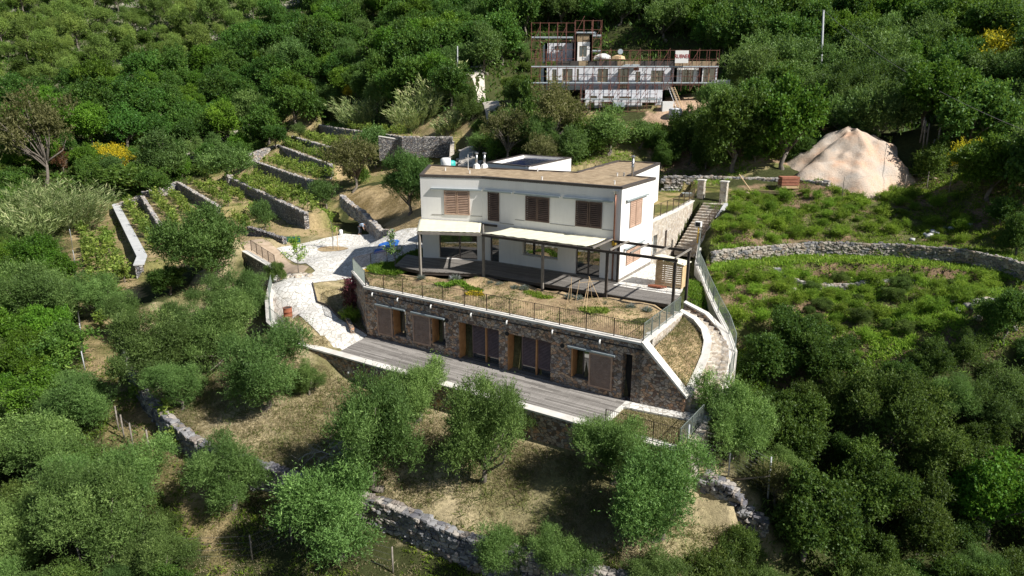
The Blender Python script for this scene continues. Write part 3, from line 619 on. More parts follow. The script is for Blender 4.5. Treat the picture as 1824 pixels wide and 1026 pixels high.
# white sliding panel beside the bay doors, plinth, downpipe
mb = MB(); F_main.box(mb, .0, 10.9, .003, .02, -.1, .10); F_right.box(mb, .0, 6.0, .003, .03, -.1, .14); mb.build('plinth', M['greybeam'], hs)
dp = MB(); dp.tube([F_main.p(.38, .12, z) for z in (5.85, 4.5, 3, 1.5, .05)], [.055] * 5, 8); dpo = dp.build('downpipe', M['copper'], hs, True)
mb = MB(); mb.tube([F_main.p(.38, .12, 5.82), F_main.p(.38, .12, 6.02)], [.10, .16], 10); mb.build('hopper', M['steel'], dpo)
mb = MB(); mb.tube([F_main.p(.38, .12, 2.45), F_main.p(.38, .12, 2.75)], [.13, .13], 8); mb.build('yellow_collar', M['yellow'], dpo)
# chimneys, flue, vents, aerial
for px_ in (849, 863):
    x, y = Z(px_, 299, 6.25)[:2]; ch = MB().tube([(x, y, 6.2), (x, y, 6.5), (x, y, 6.6)], [.34, .26, .10], 8).build('chimney', M['white'], hs)
    MB().tube([(x, y, 6.55), (x, y, 7.35)], [.10, .10], 10).build('flue_pipe', M['steel'], ch, True); MB().tube([(x, y, 7.38), (x, y, 7.45), (x, y, 7.5)], [.17, .17, .05], 10).build('flue_cap', M['steel'], ch)
x, y = W(1.9, 6.2); fl = MB().tube([(x, y, 6.2), (x, y, 7.6)], [.09, .09], 10).build('flue_pipe', M['steel'], hs, True)
for z in (6.9, 7.15): MB().tube([(x, y, z), (x, y, z + .05)], [.15, .15], 10).build('flue_band', M['steel'], fl)
MB().tube([(x, y, 7.62), (x, y, 7.7), (x, y, 7.76)], [.17, .17, .04], 10).build('flue_cap', M['steel'], fl)
x, y = Z(834, 301, 6.25)[:2]; MB().tube([(x, y, 6.2), (x, y, 7.4)], [.025, .02], 5).build('aerial', M['white'], hs)
for a, b_ in ((3.0, 6.0), (2.6, 6.3), (13.2, 1.6), (6.5, 1.0), (1.2, 1.5), (16, 2.2), (9.5, 5.5)):
    x, y = W(a, b_); MB().tube([(x, y, 6.2), (x, y, 6.42), (x, y, 6.46)], [.05, .05, .09], 8).build('roof_vent', M['white'], hs)
# rear block with the solar panels
BK = [W(16.0, 7.9), W(17.7, 16.6), W(12.1, 16.1), W(11.2, 7.0)]
ab_ = thing('rear_block', (*W(14.5, 12), 3), 'lower white rear block behind the house roof, its flat top carrying dark solar panels', 'building')
mb = MB()
for i in range(4): q0, q1 = BK[i], BK[(i+1) % 4]; panel(mb, q0, q1, 2, 6.36, [], .3, -1)
mb.build('wall', M['render'], ab_); ring(BK, -.03, .27, 6.34, 6.42).build('roof_flashing', M['flash'], ab_)
MB().prism(inset(BK, .29), 5.9, 6.08).build('roof', M['coping'], ab_)
sp0 = thing('solar_array', (*W(14.2, 11.5), 6.1), 'dark blue solar panels tilted on the rear block roof', 'solar panels')
q = inset(BK, .75); a_, b_, c_, d_ = [Vector(k) for k in (q[0], q[1], q[2], q[3])]
for i in range(4):
    for j in range(3):
        def qq(u, v): w_ = a_.lerp(b_, u).lerp(d_.lerp(c_, u), v); return (w_.x, w_.y)
        u0, u1, v0, v1 = i / 4 + .01, (i + 1) / 4 - .01, j / 3 + .01, (j + 1) / 3 - .01
        MB().prism([qq(u0, v0), qq(u1, v0), qq(u1, v1), qq(u0, v1)], 6.17, 6.22).build('solar_panel', M['solar'], sp0)

# ------------------------------------------------------------------ pergola, deck, canopies
pg = thing('pergola', (*W(3.9, -3.2), 0), 'long dark timber pergola on posts along the house front, rafters open at right', 'pergola')
def pbar(a, b, z0, z1, w=.14, mat='darkbeam'): MB().bar(W(a, b, z0), W(a, b, z1), w).build('post', M[mat], pg)
for a, b_, m_ in ((-4.9,-3.25,'darkbeam'),(-.6,-3.2,'darkbeam'),(3.95,-3.2,'greybeam'),(8.65,-3.2,'greybeam'),(-4.75,-.35,'darkbeam'),(12.8,-5.0,'greybeam'),(.0,-.12,'darkbeam')):
    pbar(a, b_, -.5, 2.66, .15, m_)
MB().bar(W(-5.0,-3.2,2.74), W(8.72,-3.2,2.74), .14, .16).build('beam', M['darkbeam'], pg); MB().bar(W(-4.85,-.3,2.74), W(.7,-.16,2.74), .12, .16).build('beam', M['darkbeam'], pg)
MB().bar(W(8.8,-3.2,2.76), W(12.95,-5.05,2.76), .14, .16).build('beam', M['greybeam'], pg); MB().bar(W(9.6,-.1,2.8), W(11,-.1,2.8), .1, .14).build('beam', M['darkbeam'], pg)
MB().bar(W(12.86,-5.0,2.78), W(15.6,-1.6,2.84), .09, .1).build('rafter', M['greybeam'], pg); MB().bar(W(8.68,-3.1,2.75), W(10.8,-.1,2.8), .09, .1).build('rafter', M['greybeam'], pg)
for a in (-4.85, -3.5, -2.1, -.75, .4): MB().bar(W(a,-3.2,2.86), W(a+.05,-.15,2.86), .09, .09).build('rafter', M['greybeam'], pg)
for a in (2.2, 3.9, 5.6, 7.3): MB().bar(W(a,-3.1,2.70), W(a,-.06,2.72), .07, .08).build('rafter', M['greybeam'], pg)
def cloth(name, c00, c10, c11, c01, nu, nv, sag, label, seedk):
    mb = MB(); vs = []; fs = []
    for i in range(nu + 1):
        for j in range(nv + 1):
            u, v = i / nu, j / nv; p_ = Vector(c00).lerp(Vector(c10), u).lerp(Vector(c01).lerp(Vector(c11), u), v)
            p_.z += -sag * math.sin(v * math.pi) + .010 * math.sin(u * 57 + v * 2) + .008 * math.sin(u * 131) * math.sin(v * 3)
            if v in (0, 1): p_ += Vector((V[0], V[1], 0)) * .03 * math.sin(u * 61 + seedk) * (1 if v else -1)
            vs.append(p_)
    for i in range(nu):
        for j in range(nv): fs.append((i*(nv+1)+j, (i+1)*(nv+1)+j, (i+1)*(nv+1)+j+1, i*(nv+1)+j+1))
    o = mb.add(vs, fs).build(name, M['canvas'], None, True); m_ = o.modifiers.new('t', 'SOLIDIFY'); m_.thickness = .015; return tag(o, label, 'canopy')
cloth('canopy', W(.9,-3.15,2.90), W(8.75,-3.15,2.90), W(8.3,-.08,2.86), W(.9,-.08,2.86), 44, 8, .08, 'long cream canvas shade stretched over the middle of the pergola', 0)
cloth('canopy', W(8.9,-3.2,2.92), W(12.95,-5.1,2.92), W(15.6,-1.62,2.98), W(10.98,-.1,2.92), 24, 8, .04, 'shorter cream canvas shade in front of the left bay of the house', 2)
DK = [W(-4.55,-3.0), W(8.6,-3.0), W(12.7,-4.85), W(15.6,-4.6), W(17.2,-1.4), W(15.6,-1.45), W(10.95,.02), W(0,.02), W(0,-.9), W(-4.55,-.9)]
dk = thing('timber_deck', (*W(4, -2), 0), 'dark grey boarded deck under the pergola along the house front', 'deck')
MB().prism(DK, -.06, -.01).build('boards', M['deck_up'], dk); ring(DK, .04, .12, -.26, -.062).build('joists', M['darkbeam'], dk)
pt_ = drape('patio', [W(-.03,-.88), W(.0,6.05), W(-2.6,6.4), W(-3.6,3), W(-4.3,.3), W(-4.5,-.88)], .012, M['paving'], 1, 'structure', lambda x, y: -.04)
# ------------------------------------------------------------------ stone basement storey with the garden on top
an = thing('stone_annex', (*W(5, -8), -4), 'brown rubble stone lower storey with white coping and a garden on its roof', 'building')
FS = Face(W(-5.3,-8.7), W(14.6,-8.7), -1); XO = -.0
HO = [(17.55,18.85,-4.0+.45,-1.6),(16.35,17.5,-3.5,-1.6),(14.25,15.7,-3.5,-1.6),(13.1,14.2,-3.4,-1.6),(9.05,12.05,-3.98,-1.55),(5.5,8.45,-3.98,-1.6),(3.0,4.2,-3.4,-1.62),(1.75,2.9,-3.4,-1.62),(.55,1.12,-3.98,-1.3)]
HO = [h for h in HO if h[0] not in (17.55, 14.25, 1.75)]
mb = MB(); panel(mb, W(-5.3,-8.7), W(14.6,-8.7), -4.6, -.62, HO, .7, -1); panel(mb, W(14.6,-8.7), W(15.1,-8.35), -4.6, -.62, [], .5, -1); panel(mb, W(15.1,-8.35), W(18.5,-6.1), -4.6, -.62, [], .5, -1)
panel(mb, W(18.5,-6.1), W(18.1,2.6), -4.6, -.62, [], .5, -1); mb.build('wall', M['masonry'], an)
mb = MB(); panel(mb, W(-5.3,-8.7), W(-5.3,-2.6), -4.2, -.62, [], .5, 1); mb.build('side_wall', M['masonry_pale'], an)
# sloping wing of the front wall to the right
zc = lambda s: -.62 - s * 1.13
mb = MB(); q0 = W(-5.302,-8.7); q1 = W(-7.6,-8.45); q0b = W(-5.302,-8.2); q1b = W(-7.6,-8.0)
mb.add([(*q0,-4.6),(*q1,-4.6),(*q1,-3.15),(*q0,-.62),(*q0b,-4.6),(*q1b,-4.6),(*q1b,-3.15),(*q0b,-.62)], [(0,1,2,3),(7,6,5,4),(0,4,5,1),(1,5,6,2),(2,6,7,3),(3,7,4,0)]); mb.build('sloping_wall', M['masonry'], an)
mb = MB(); e = .06; q0 = W(-5.25,-8.78); q1 = W(-7.72,-8.52); q0b = W(-5.25,-8.12); q1b = W(-7.72,-7.9)
mb.add([(*q0,-.615),(*q1,-3.15),(*q1,-3.03),(*q0,-.42),(*q0b,-.615),(*q1b,-3.15),(*q1b,-3.03),(*q0b,-.42)], [(0,1,2,3),(7,6,5,4),(0,4,5,1),(1,5,6,2),(2,6,7,3),(3,7,4,0)]); mb.build('coping', M['coping'], an)
cop = [W(-5.26,-2.6,-.5), W(-5.26,-8.66,-.5), W(14.6,-8.66,-.5), W(15.05,-8.32,-.5), W(18.45,-6.05,-.5), W(18.05,2.6,-.5)]
solid_wall('coping', cop, -.62, .52, M['coping'], an, off=0.12 if False else -.16)
mb = MB(); FS.box(mb, -.02, 19.9, .003, .035, -.93, -.88); mb.build('drip_groove', M['black'], an)
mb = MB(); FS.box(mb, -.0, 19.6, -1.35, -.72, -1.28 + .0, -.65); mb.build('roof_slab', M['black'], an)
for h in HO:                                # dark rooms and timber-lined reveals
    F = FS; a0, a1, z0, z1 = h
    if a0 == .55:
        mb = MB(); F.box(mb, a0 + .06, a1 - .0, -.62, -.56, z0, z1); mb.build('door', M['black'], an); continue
    rv = MB(); F.box(rv, a1 - .05, a1 - .003, -.68, -.04, z0 + .02, z1 - .02); rv.build('timber_reveal', M['oak'], an)
    big = a1 - a0 > 2
    if big: window(F, a0 + .02, a1 - .75, z0 + .05, z1 - .02, an, .42, M['flash'], ((a0 + a1 - .75) / 2,), 'sliding_door')
    else: window(F, a0 + .02, a1 - .5, z0 + .02, z1 - .02, an, .5, M['flash'])
    mb = MB(); F.box(mb, a0 + .003, a1 - .06, -.69, -.05, z0 - .0, z0 + .04); mb.build('sill', M['deck_up'], an)
    if big:
        for q0_, q1_ in ((a0 + .08, (a0 + a1 - .75) / 2 - .06), ((a0 + a1 - .75) / 2 + .06, a1 - .80)): slat_panel(F, q0_, q1_, z0 + .45, z1 - .05, -.41, an, M['deck_reflection'], 'deck_reflection_slats', n=20, fr=.05)  # no real blinds: added slats imitate the deck's reflection in the door glass
        mb = MB(); F.box(mb, (a0 + a1 - .75) / 2 - .05, (a0 + a1 - .75) / 2 + .05, -.36, -.26, z0 + .05, z1 - .03); mb.build('timber_post', M['oak'], an)
for a0, a1 in ((17.5, 18.85), (14.25, 15.72), (1.65, 3.05)): slat_panel(FS, a0, a1, -3.62, -1.62, .04, an, M['larch'], 'sliding_shutter', n=22, fr=.09)
for a0, a1 in ((16.3, 18.9), (13.05, 15.78), (1.5, 4.35)):
    mb = MB(); FS.box(mb, a0, a1, .003, .2, -1.57, -1.48); mb.build('shutter_track', M['rail'], an)
mb = MB(); FS.box(mb, 4.1, 4.18, -.6, .0, -3.35, -1.6); mb.build('timber_reveal', M['oak'], an)
for s in (19.14, 16.9, 14.12, 11.0, 8.42, 5.36, 2.43): MB().tube([FS.p(s, -.1, -.80), FS.p(s, .10, -.80), FS.p(s, .14, -.86), FS.p(s, .14, -1.0)], [.05, .05, .055, .05], 8).build('water_spout', M['white'], an, True)
for s in (12.95, 9.0 - .55, 4.75): MB().tube([FS.p(s, -.02, -1.62), FS.p(s, .05, -1.62)], [.13, .13], 10).build('vent_hole', M['black'], an)
def gardz(x, y): return -.49 + .34 * np.clip(((x - C0[0]) * V[0] + (y - C0[1]) * V[1] + 8.3) / .9, 0, 1) * np.clip(((x - C0[0]) * U[0] + (y - C0[1]) * U[1] + 5) / .8, 0, 1) * np.clip(vnoise(x, y, 1.2, 61) * vnoise(x, y, 2.6, 62) * 2.2 - .2, 0, 1)
gp = [W(-5.0,-8.3), W(14.5,-8.3), W(14.9,-8.0), W(18.1,-5.9), W(17.75,2.3), W(16.4,-.3), W(17.3,-1.5), W(15.6,-4.65), W(12.7,-4.9), W(8.6,-3.05), W(-4.6,-3.05), W(-5.0,-2.7)]
drape('garden_soil', gp, 0, M['garden'], .22, 'structure', lambda x, y: float(gardz(x, y)), .07)
railing('railing', [W(-5.2,-2.75,-.5), W(-5.2,-8.45,-.5), ], 'green grey metal railing on the right edge of the roof garden', mat=M['galv'], group=None, postsp=1.2)
railing('railing', [W(-5.2,-8.5,-.5), W(14.7,-8.5,-.5)], 'long thin dark barred railing along the front edge of the roof garden')
railing('railing', [W(14.75,-8.45,-.5), W(18.3,-6.1,-.5)], 'short pale green railing across the front left corner of the roof garden', mat=M['galv'], sp=.06, postsp=3.6)
railing('railing', [W(18.3,-6.0,-.5), W(17.95,2.4,-.5)], 'dark barred railing along the left side of the roof garden beside the yard')

# ------------------------------------------------------------------ lower deck and its retaining wall
ld = MB().prism([W(-4.5,-12.05), W(13.95,-12.05), W(14.5,-8.72), W(-4.5,-8.72)], -4.02, -3.97).build('timber_deck', M['deck_low']); tag(ld, 'wide weathered pale grey plank deck in front of the stone storey', 'deck')
rw = thing('retaining_wall', W(5, -12.3, -5), 'rubble stone retaining wall with a white coping below the big grey plank deck', 'wall')
ln_ = [W(-8.7,-12.25,-3.93), W(14.05,-12.25,-3.93), Z(540,612,-3.7), Z(505,592,-3.4), Z(482,572,-3.15), Z(479,532,-2.75), Z(485,505,-2.5)]
solid_wall('masonry', ln_, [-6.3,-6.3,-6.0,-6,-6,-5.8,-5.6], .5, M['masonry'], rw, cap=.1, capw=.58)
solid_wall('side_masonry', [W(-8.72,-12.5,-4.05), W(-8.72,-9.0,-4.05)], -6.3, .45, M['masonry_pale'], rw, off=-.22)
for i in range(2):
    s = [2.2, 12.6][i]; q = W(s, -12.52, -4.9); MB().bar(q, (q[0] - V[0] * .1, q[1] - V[1] * .1, q[2]), .16, .16, n=8).build('drain_outlet', M['white'], rw)
pth = MB().prism([W(-4.52,-9.55), W(-4.52,-8.74), W(-9.0,-8.1), W(-9.0,-8.95)], -4.06, -3.96).build('path', M['paving']); pth['kind'] = 'structure'
eb = MB().prism([W(-4.72,-12.0), W(-4.51,-12.0), W(-4.51,-9.56), W(-4.72,-9.56)], -4.1, -3.94).build('kerb', M['coping']); eb['kind'] = 'structure'
railing('railing', [W(-4.9,-12.2,-3.93), W(-8.6,-12.2,-3.93)], 'dark barred railing at the front of the small dry garden plot right of the deck', postsp=1.25)
railing('railing', [W(-8.65,-12.15,-3.93), W(-8.8,-9.1,-3.93)], 'green grey railing on the right side of the small dry garden plot', mat=M['galv'])
railing('railing', [ln_[2], ln_[3], ln_[4]], 'thin barred railing on the curved white coping beside the dry grass strip', zoff=0, sp=.13, mat=M['galv'])
railing('railing', [Z(483,570,-3.1), Z(480,532,-2.75), Z(486,500,-2.5)], 'pale green railing on the white parapet left of the rusty drum', sp=.07, mat=M['galv'])
# path wall left of the yard
lw = thing('retaining_wall', Z(435,450,-2.3), 'shaded grey stone retaining wall under the sandy path left of the yard', 'wall')
solid_wall('masonry', [Z(486,500,-2.5), Z(492,478,-2.4), Z(435,446,-2.2)], -5.6, .5, M['stonefar'], lw, cap=.08, capw=.55)
railing('railing', [Z(490,474,-2.4), Z(448,446,-2.2)], 'thin railing beside the pink sandy path above the shaded wall', sp=.13)
# yard paving
YP = [Z(598,626,-3.95)[:2], Z(655,596,-3.95)[:2], Z(628,582,-3.7)[:2], Z(603,568,-3.5)[:2], Z(585,548,-3.2)[:2], Z(566,540,-3.1)[:2], Z(558,520,-2.9)[:2], Z(620,500,-2.8)[:2], W(18.6,-5.9), W(18.2,2.4), Z(744,428,-1.3)[:2], Z(700,437,-2.1)[:2], Z(682,424,-2.2)[:2], Z(666,418,-2.2)[:2], Z(615,417,-2.3)[:2], Z(574,426,-2.4)[:2], Z(493,445,-2.5)[:2], Z(520,456,-2.5)[:2], Z(545,470,-2.6)[:2], Z(562,488,-2.7)[:2], Z(552,500,-2.75)[:2], Z(520,505,-2.7)[:2], Z(488,505,-2.6)[:2], Z(482,532,-2.8)[:2], Z(486,562,-3.1)[:2], Z(500,556,-3.1)[:2], Z(530,552,-3.1)[:2], Z(545,572,-3.4)[:2], Z(570,592,-3.6)[:2], Z(598,615,-3.9)[:2]]
drape('yard', YP, .05, M['paving'], .45)
drape('sandy_path', [Z(493,445,-2.5)[:2], Z(550,478,-2.6)[:2], Z(540,492,-2.7)[:2], Z(500,475,-2.5)[:2], Z(436,444,-2.3)[:2], Z(425,428,-2.3)[:2], Z(470,432,-2.3)[:2]], .04, M['sandpath'], .5)
bed = [Z(558,522,-2.95), Z(566,542,-3.1), Z(585,549,-3.25), Z(604,569,-3.5), Z(629,583,-3.75), Z(655,595,-3.9)]
eg = thing('bed_edging', bed[0], 'thin dark steel edging curving round the dry planting bed beside the stone storey', 'edging')
solid_wall('strip', [(p[0], p[1], float(hgt(p[0], p[1])) + .22) for p in bed], -4.4, .06, M['darkbeam'], eg)
pb = [Z(628,590,-3.7), Z(612,560,-3.4), Z(628,540,-3.1)]
bw = thing('planter_wall', pb[0], 'low stone planter wall at the foot of the bougainvillea', 'planter'); solid_wall('masonry', [(p[0], p[1], float(hgt(p[0], p[1])) + .5) for p in pb], -4.4, .25, M['masonry'], bw)

# ------------------------------------------------------------------ curved stair on the right with its planted slope
inner = [W(-5.15,-2.4,-.42), W(-6.05,-2.35,-.8), W(-6.75,-2.75,-1.2), W(-7.2,-3.5,-1.6), W(-7.4,-4.5,-2.1), W(-7.45,-5.6,-2.55), W(-7.5,-6.9,-2.9), W(-7.66,-8.1,-3.08)]
outer = [W(-5.0,-1.3,-.2), W(-6.4,-1.3,-.7), W(-7.5,-1.7,-1.4), W(-8.25,-2.4,-2.1), W(-8.6,-3.4,-2.75), W(-8.75,-4.6,-3.2), W(-8.9,-6,-3.6), W(-8.95,-8.0,-3.75)]
iw = thing('curved_wall', inner[3], 'curved white topped stone wall between the grassy planter and the curved steps', 'wall'); solid_wall('masonry', inner, -4.6, .36, M['masonry_pale'], iw, cap=.1, capw=.44)
ow = thing('curved_wall', outer[3], 'outer curved parapet wall with white top on the right of the curved steps', 'wall'); solid_wall('masonry', outer, [-1.5,-2,-3,-4,-4.5,-5,-5,-5], .34, M['masonry'], ow, cap=.1, capw=.42)
stp = thing('stone_staircase', inner[4], 'curved flight of narrow stone steps descending between two curved walls', 'stairs')
def along(pl_, t_):
    P_ = [Vector(p) for p in pl_]; S_ = [0]
    for a, b in zip(P_, P_[1:]): S_.append(S_[-1] + (b - a).length)
    s = t_ * S_[-1]
    for i in range(len(P_) - 1):
        if s <= S_[i+1] + 1e-9: return P_[i].lerp(P_[i+1], (s - S_[i]) / (S_[i+1] - S_[i]))
    return P_[-1]
NS = 21
for i in range(NS):
    t0, t1 = i / NS, (i + 1) / NS; a0, a1, b0, b1 = along(inner, t0), along(inner, t1), along(outer, t0), along(outer, t1)
    z = -.5 - 3.46 * (i + 1) / NS; q = []
    for p_, o_ in ((a0, b0), (a1, b1), (b1, a1), (b0, a0)): d_ = (o_ - p_).normalized(); q.append((p_.x + d_.x * .19, p_.y + d_.y * .19))
    MB().prism(q, z - .6, z).build('step', M['masonry_pale'], stp)
mb = MB(); pp = inner[:]; c_in = [W(-5.32,-2.6,-.95), W(-5.32,-4.5,-1.15), W(-5.32,-6.5,-1.2), W(-5.35,-8.15,-.98)]
sl_v = []; k = 8
for i in range(k + 1):
    a = Vector(along(inner, i / k)); a.z -= .42; bpt = Vector(along(c_in + [W(-7.5,-7.9,-3.35)], i / k)) if False else Vector(along([W(-5.5,-2.62,-.9), W(-5.52,-4.5,-1.0), W(-5.52,-6.5,-.95), W(-5.55,-8.1,-1.15), W(-7.3,-7.95,-3.2)], i / k))
    for j in range(7):
        p_ = a.lerp(bpt, j / 6); p_.z += .06 * math.sin(i * 2.1 + j * 1.7); sl_v.append(p_)
mb.add(sl_v, [(i*7+j, (i+1)*7+j, (i+1)*7+j+1, i*7+j+1) for i in range(k) for j in range(6)])
so = mb.build('planted_slope', M['garden'], None, True); so['kind'] = 'structure'
fl_ = [W(-1.7,17.0,2.5), W(-1.75,14,1.7), W(-1.8,11.8,.9), W(-3.1,7,.2), W(-4.3,4.4,.05), W(-5.5,1.9,-.3), W(-6.8,-.3,-.9), W(-7.9,-1.7,-1.6), W(-8.55,-2.6,-2.3), W(-8.85,-3.9,-2.95), W(-8.9,-5,-3.3)]
fwl = thing('low_wall', fl_[4], 'narrow pale concrete strip wall carrying the mesh fence down the right side of the house', 'wall'); solid_wall('concrete', fl_[2:9], [p[2] - 2.2 for p in fl_[2:9]], .3, M['coping'], fwl)
railing('mesh_fence', fl_[2:], 'pale green wire mesh fence curving down the slope right of the curved steps', h=1.1, sp=.09, postsp=1.6, mat=M['galv'], r=.010, mesh=True, cat='fence')
railing('mesh_fence', fl_[:3], 'wire mesh fence down the right side of the long straight steps', h=1.0, sp=.1, postsp=1.6, mat=M['railing'], r=.010, mesh=True, cat='fence')
sw = thing('side_wall', fl_[0], 'low pale wall on the right of the long straight steps', 'wall'); solid_wall('concrete', [W(-2.05,17.5,3.15), W(-2.05,11.6,.9)], [-.3, -.8], .3, M['concrete'], sw)
# straight stair
st = thing('stone_staircase', W(-1, 11.4, 0), 'long straight flight of pale stone steps climbing behind the house to the gate posts', 'stairs')
for i in range(17):
    z = (i + 1) * 3.0 / 17; b0 = 10.9 + i * .40; b1 = b0 + .42 if i < 16 else b0 + 1.6; MB().prism([W(-.05 - .05*i/17, b0), W(-.05 - .05*i/17, b1), W(-1.85, b1), W(-1.85, b0)], z - .5, z).build('step', M['masonry_pale'], st)
uw = thing('terrace_wall', W(.5, 10, 0), 'pale rubble stone wall with two door openings between the house and the straight steps', 'wall')
mb = MB(); panel(mb, W(.12,6.12), W(.25,11.5), -.6, 3.0, [(.35,1.25,-.02,1.95),(3.0,3.5,.3,1.9)], .4, 1); panel(mb, W(.25,11.5), W(.85,18.5), -.6, 3.0, [], .4, 1); mb.build('masonry', M['masonry_pale'], uw)
mb = MB().prism([W(.10,6.05), W(.22,11.5), W(.83,18.5), W(1.3,18.5), W(.7,11.5), W(.58,6.6)], 3.002, 3.1); mb.build('coping', M['coping'], uw)
FU = Face(W(.12,6.12), W(.25,11.5), 1)
mb = MB(); FU.box(mb, .37, 1.23, -.3, -.25, -.02, 1.93); mb.build('door', M['rail'], uw); mb = MB(); FU.box(mb, 3.01, 3.49, -.3, -.25, .3, 1.9); mb.build('door', M['shutter'], uw)
railing('railing', [W(.45,7.2,3.1), W(.5,11.5,3.1), W(1.0,18.3,3.1)], 'thin dark railing along the upper terrace behind the house', sp=.14, r=.012)
for k, (a, b_) in enumerate(((.55, 18.8), (-1.45, 18.75))):
    g_ = thing('gate_post', W(a, b_, 3), ['square pale stone gate post on the left at the top of the steps', 'square pale stone gate post on the right at the top of the steps'][k], 'gate post')
    MB().prism([W(a-.28,b_-.28), W(a+.28,b_-.28), W(a+.28,b_+.28), W(a-.28,b_+.28)], 2.2, 4.75).build('shaft', M['masonry_pale'], g_); MB().prism([W(a-.34,b_-.34), W(a+.34,b_-.34), W(a+.34,b_+.34), W(a-.34,b_+.34)], 4.752, 4.85).build('cap', M['coping'], g_)
gt = thing('gate', W(-.6, 20.4, 3), 'thin metal gate between the two stone gate posts', 'gate'); mb = MB(); p_, q_ = Vector(W(.25,18.8,3.1)), Vector(W(-1.15,18.75,3.1))
for z in (0, 1.1): mb.bar(p_ + Vector((0,0,z)), q_ + Vector((0,0,z)), .05)
mb.build('gate_frame', M['railing'], gt); mb = MB()
for i in range(1, 18): k_ = p_.lerp(q_, i / 18); mb.bar(k_, k_ + Vector((0,0,1.1)), .02, n=3)
mb.build('gate_panel', M['railing'], gt)
bm_ = MB().bar(W(2.6,23.2,3.35), W(-5,24.0,3.5), .12, .3).build('timber_plank', M['pine']); tag(bm_, 'long pale plank lying in front of the far stone wall behind the gate posts', 'plank')
# ------------------------------------------------------------------ dry stone walls of the slopes
def off_line(l, d):
    out = []
    for i, p in enumerate(l):
        a = Vector(l[max(i-1, 0)][:2]); b = Vector(l[min(i+1, len(l)-1)][:2]); t_ = (b - a).normalized(); n_ = Vector((-t_.y, t_.x)); out.append((p[0] + n_.x * d, p[1] + n_.y * d, p[2]))
    return out
dwf = [(p[0], p[1], p[2] + .10) for p in DRYW]
dry_wall('dry_stone_wall', off_line(dwf, -.2), 1.5, 'long curved dry stone wall holding up the olive terrace in the foreground', size=.30, thick=.55, mat=M['stonedark'])
p2 = [Z(1243,860,-6.3), Z(1275,872,-6.35), Z(1305,884,-6.4), Z(1340,896,-6.45), Z(1366,900,-6.4)]
p2 = [(x, y, float(hgt(x, y)) + .55) for x, y, z in p2]; dry_wall('dry_stone_wall', p2, 1.6, 'short dry stone wall beside the wire fence at the lower right', size=.33, thick=.7, mat=M['stonedark'])
dry_wall('dry_stone_wall', off_line([(x, y, z + .1) for x, y, z in FLD], -.2), 1.0, 'light grey dry stone wall crossing the weedy slope right of the house', size=.24, thick=.3, mat=M['stonemid'])
pr_ = [Z(1371,480,.2), Z(1400,481,.2), Z(1440,486,.15), Z(1515,489,.1), Z(1560,487,.1), Z(1638,490,.1)]
dry_wall('low_stone_kerb', [(x, y, float(hgt(x, y)) + .16) for x, y, z in pr_], .4, 'broken low line of stones in the weeds below the light grey slope wall', size=.4, thick=.45)
dry_wall('dry_stone_wall', [(x, y, 4.4) for x, y, z in UPW], 1.6, 'upper dry stone wall behind the gate posts under the dark trees', size=.45, thick=.7)
for nm, l, z, wd, zb in TERR:
    lab = {'wide pale concrete coping': 'lowest vineyard retaining wall with a wide smooth pale blue coping', 'second': 'second vineyard terrace wall, next above the wide pale coping', 'third': 'third vineyard terrace wall, ending behind the big round olive', 'fourth': 'longest dark vineyard wall, reaching down to the yard', 'fifth': 'vineyard terrace wall just above the longest dark one', 'sixth': 'vineyard terrace wall meeting the bright outer end wall at its top left', 'seventh': 'short vineyard terrace wall high up beside the grey olive', 'eighth': 'topmost long terrace wall below the reed clumps'}[nm]
    q = off_line([(p[0], p[1], z + .12) for p in l], .22 if False else -.22)
    if nm.startswith('wide'):
        r_ = thing('terrace_wall', q[1], lab, 'wall'); solid_wall('masonry', q, zb - .8, .7, M['stonefar'], r_, cap=.12, capw=.95, capm=M['concrete'])
    else:
        r_ = thing('terrace_wall', q[0], lab, 'wall'); solid_wall('masonry', q, zb - .8, .5, M['stonefar'], r_)
        c_ = dry_wall('coping', [(a, b, c + .16) for a, b, c in q], .2, None, None, size=.5, thick=.5, mat=M['stone']); c_.parent = r_; c_.matrix_parent_inverse = Matrix.Translation(-r_.location)
ends = [((-44.2,129,3.1), (-47.5,113,1.6), 'bright outer end wall joining the upper vineyard walls on their left'), ((-53,107,-1.1), (-57,103.5,-2.4), 'bright end wall at the left of the third vineyard wall'), ((-55.4,100.4,-2.3), (-59,99.5,-3.6), 'bright end wall at the left of the second vineyard wall'), ((-42.6,102,.4), (-45,106,-.2), 'bright end wall at the left of the longest vineyard wall')]
for a, b_, lab in ends: dry_wall('end_wall', [a, b_], 1.5, lab, size=.5, thick=.8)
t0w = [Z(443,403,-1.55), Z(470,412,-1.6), Z(505,424,-1.7)]
dry_wall('dry_stone_wall', t0w, 1.1, 'low shaded dry stone wall between the vines and the sandy path', size=.35, thick=.5, mat=M['stonefar'])
sw_ = [Z(607,346,.6), Z(625,362,.2), Z(646,376,-.2), Z(665,395,-.8), Z(682,412,-1.2), Z(697,430,-1.7)]
dry_wall('dry_stone_wall', [(x, y, max(float(hgt(x + .8, y)) + .15, z)) for x, y, z in sw_], 1.4, 'rough dry stone wall at the foot of the dry grassy bank behind the yard', size=.38, thick=.6)
bw2 = [YD(675,242,95), YD(720,249,94.5), YD(765,249,94), YD(806,249,93.5)]
r_ = thing('terrace_wall', bw2[0], 'tall shaded straight stone wall between the reeds and the rubble path', 'wall'); solid_wall('masonry', bw2, 3.2, .6, M['stonefar'], r_, cap=.1)
solid_wall('side_masonry', [bw2[3], (bw2[3][0] + .6, bw2[3][1] - 9, 4.6)], 3.0, .5, M['masonry_pale'], r_)

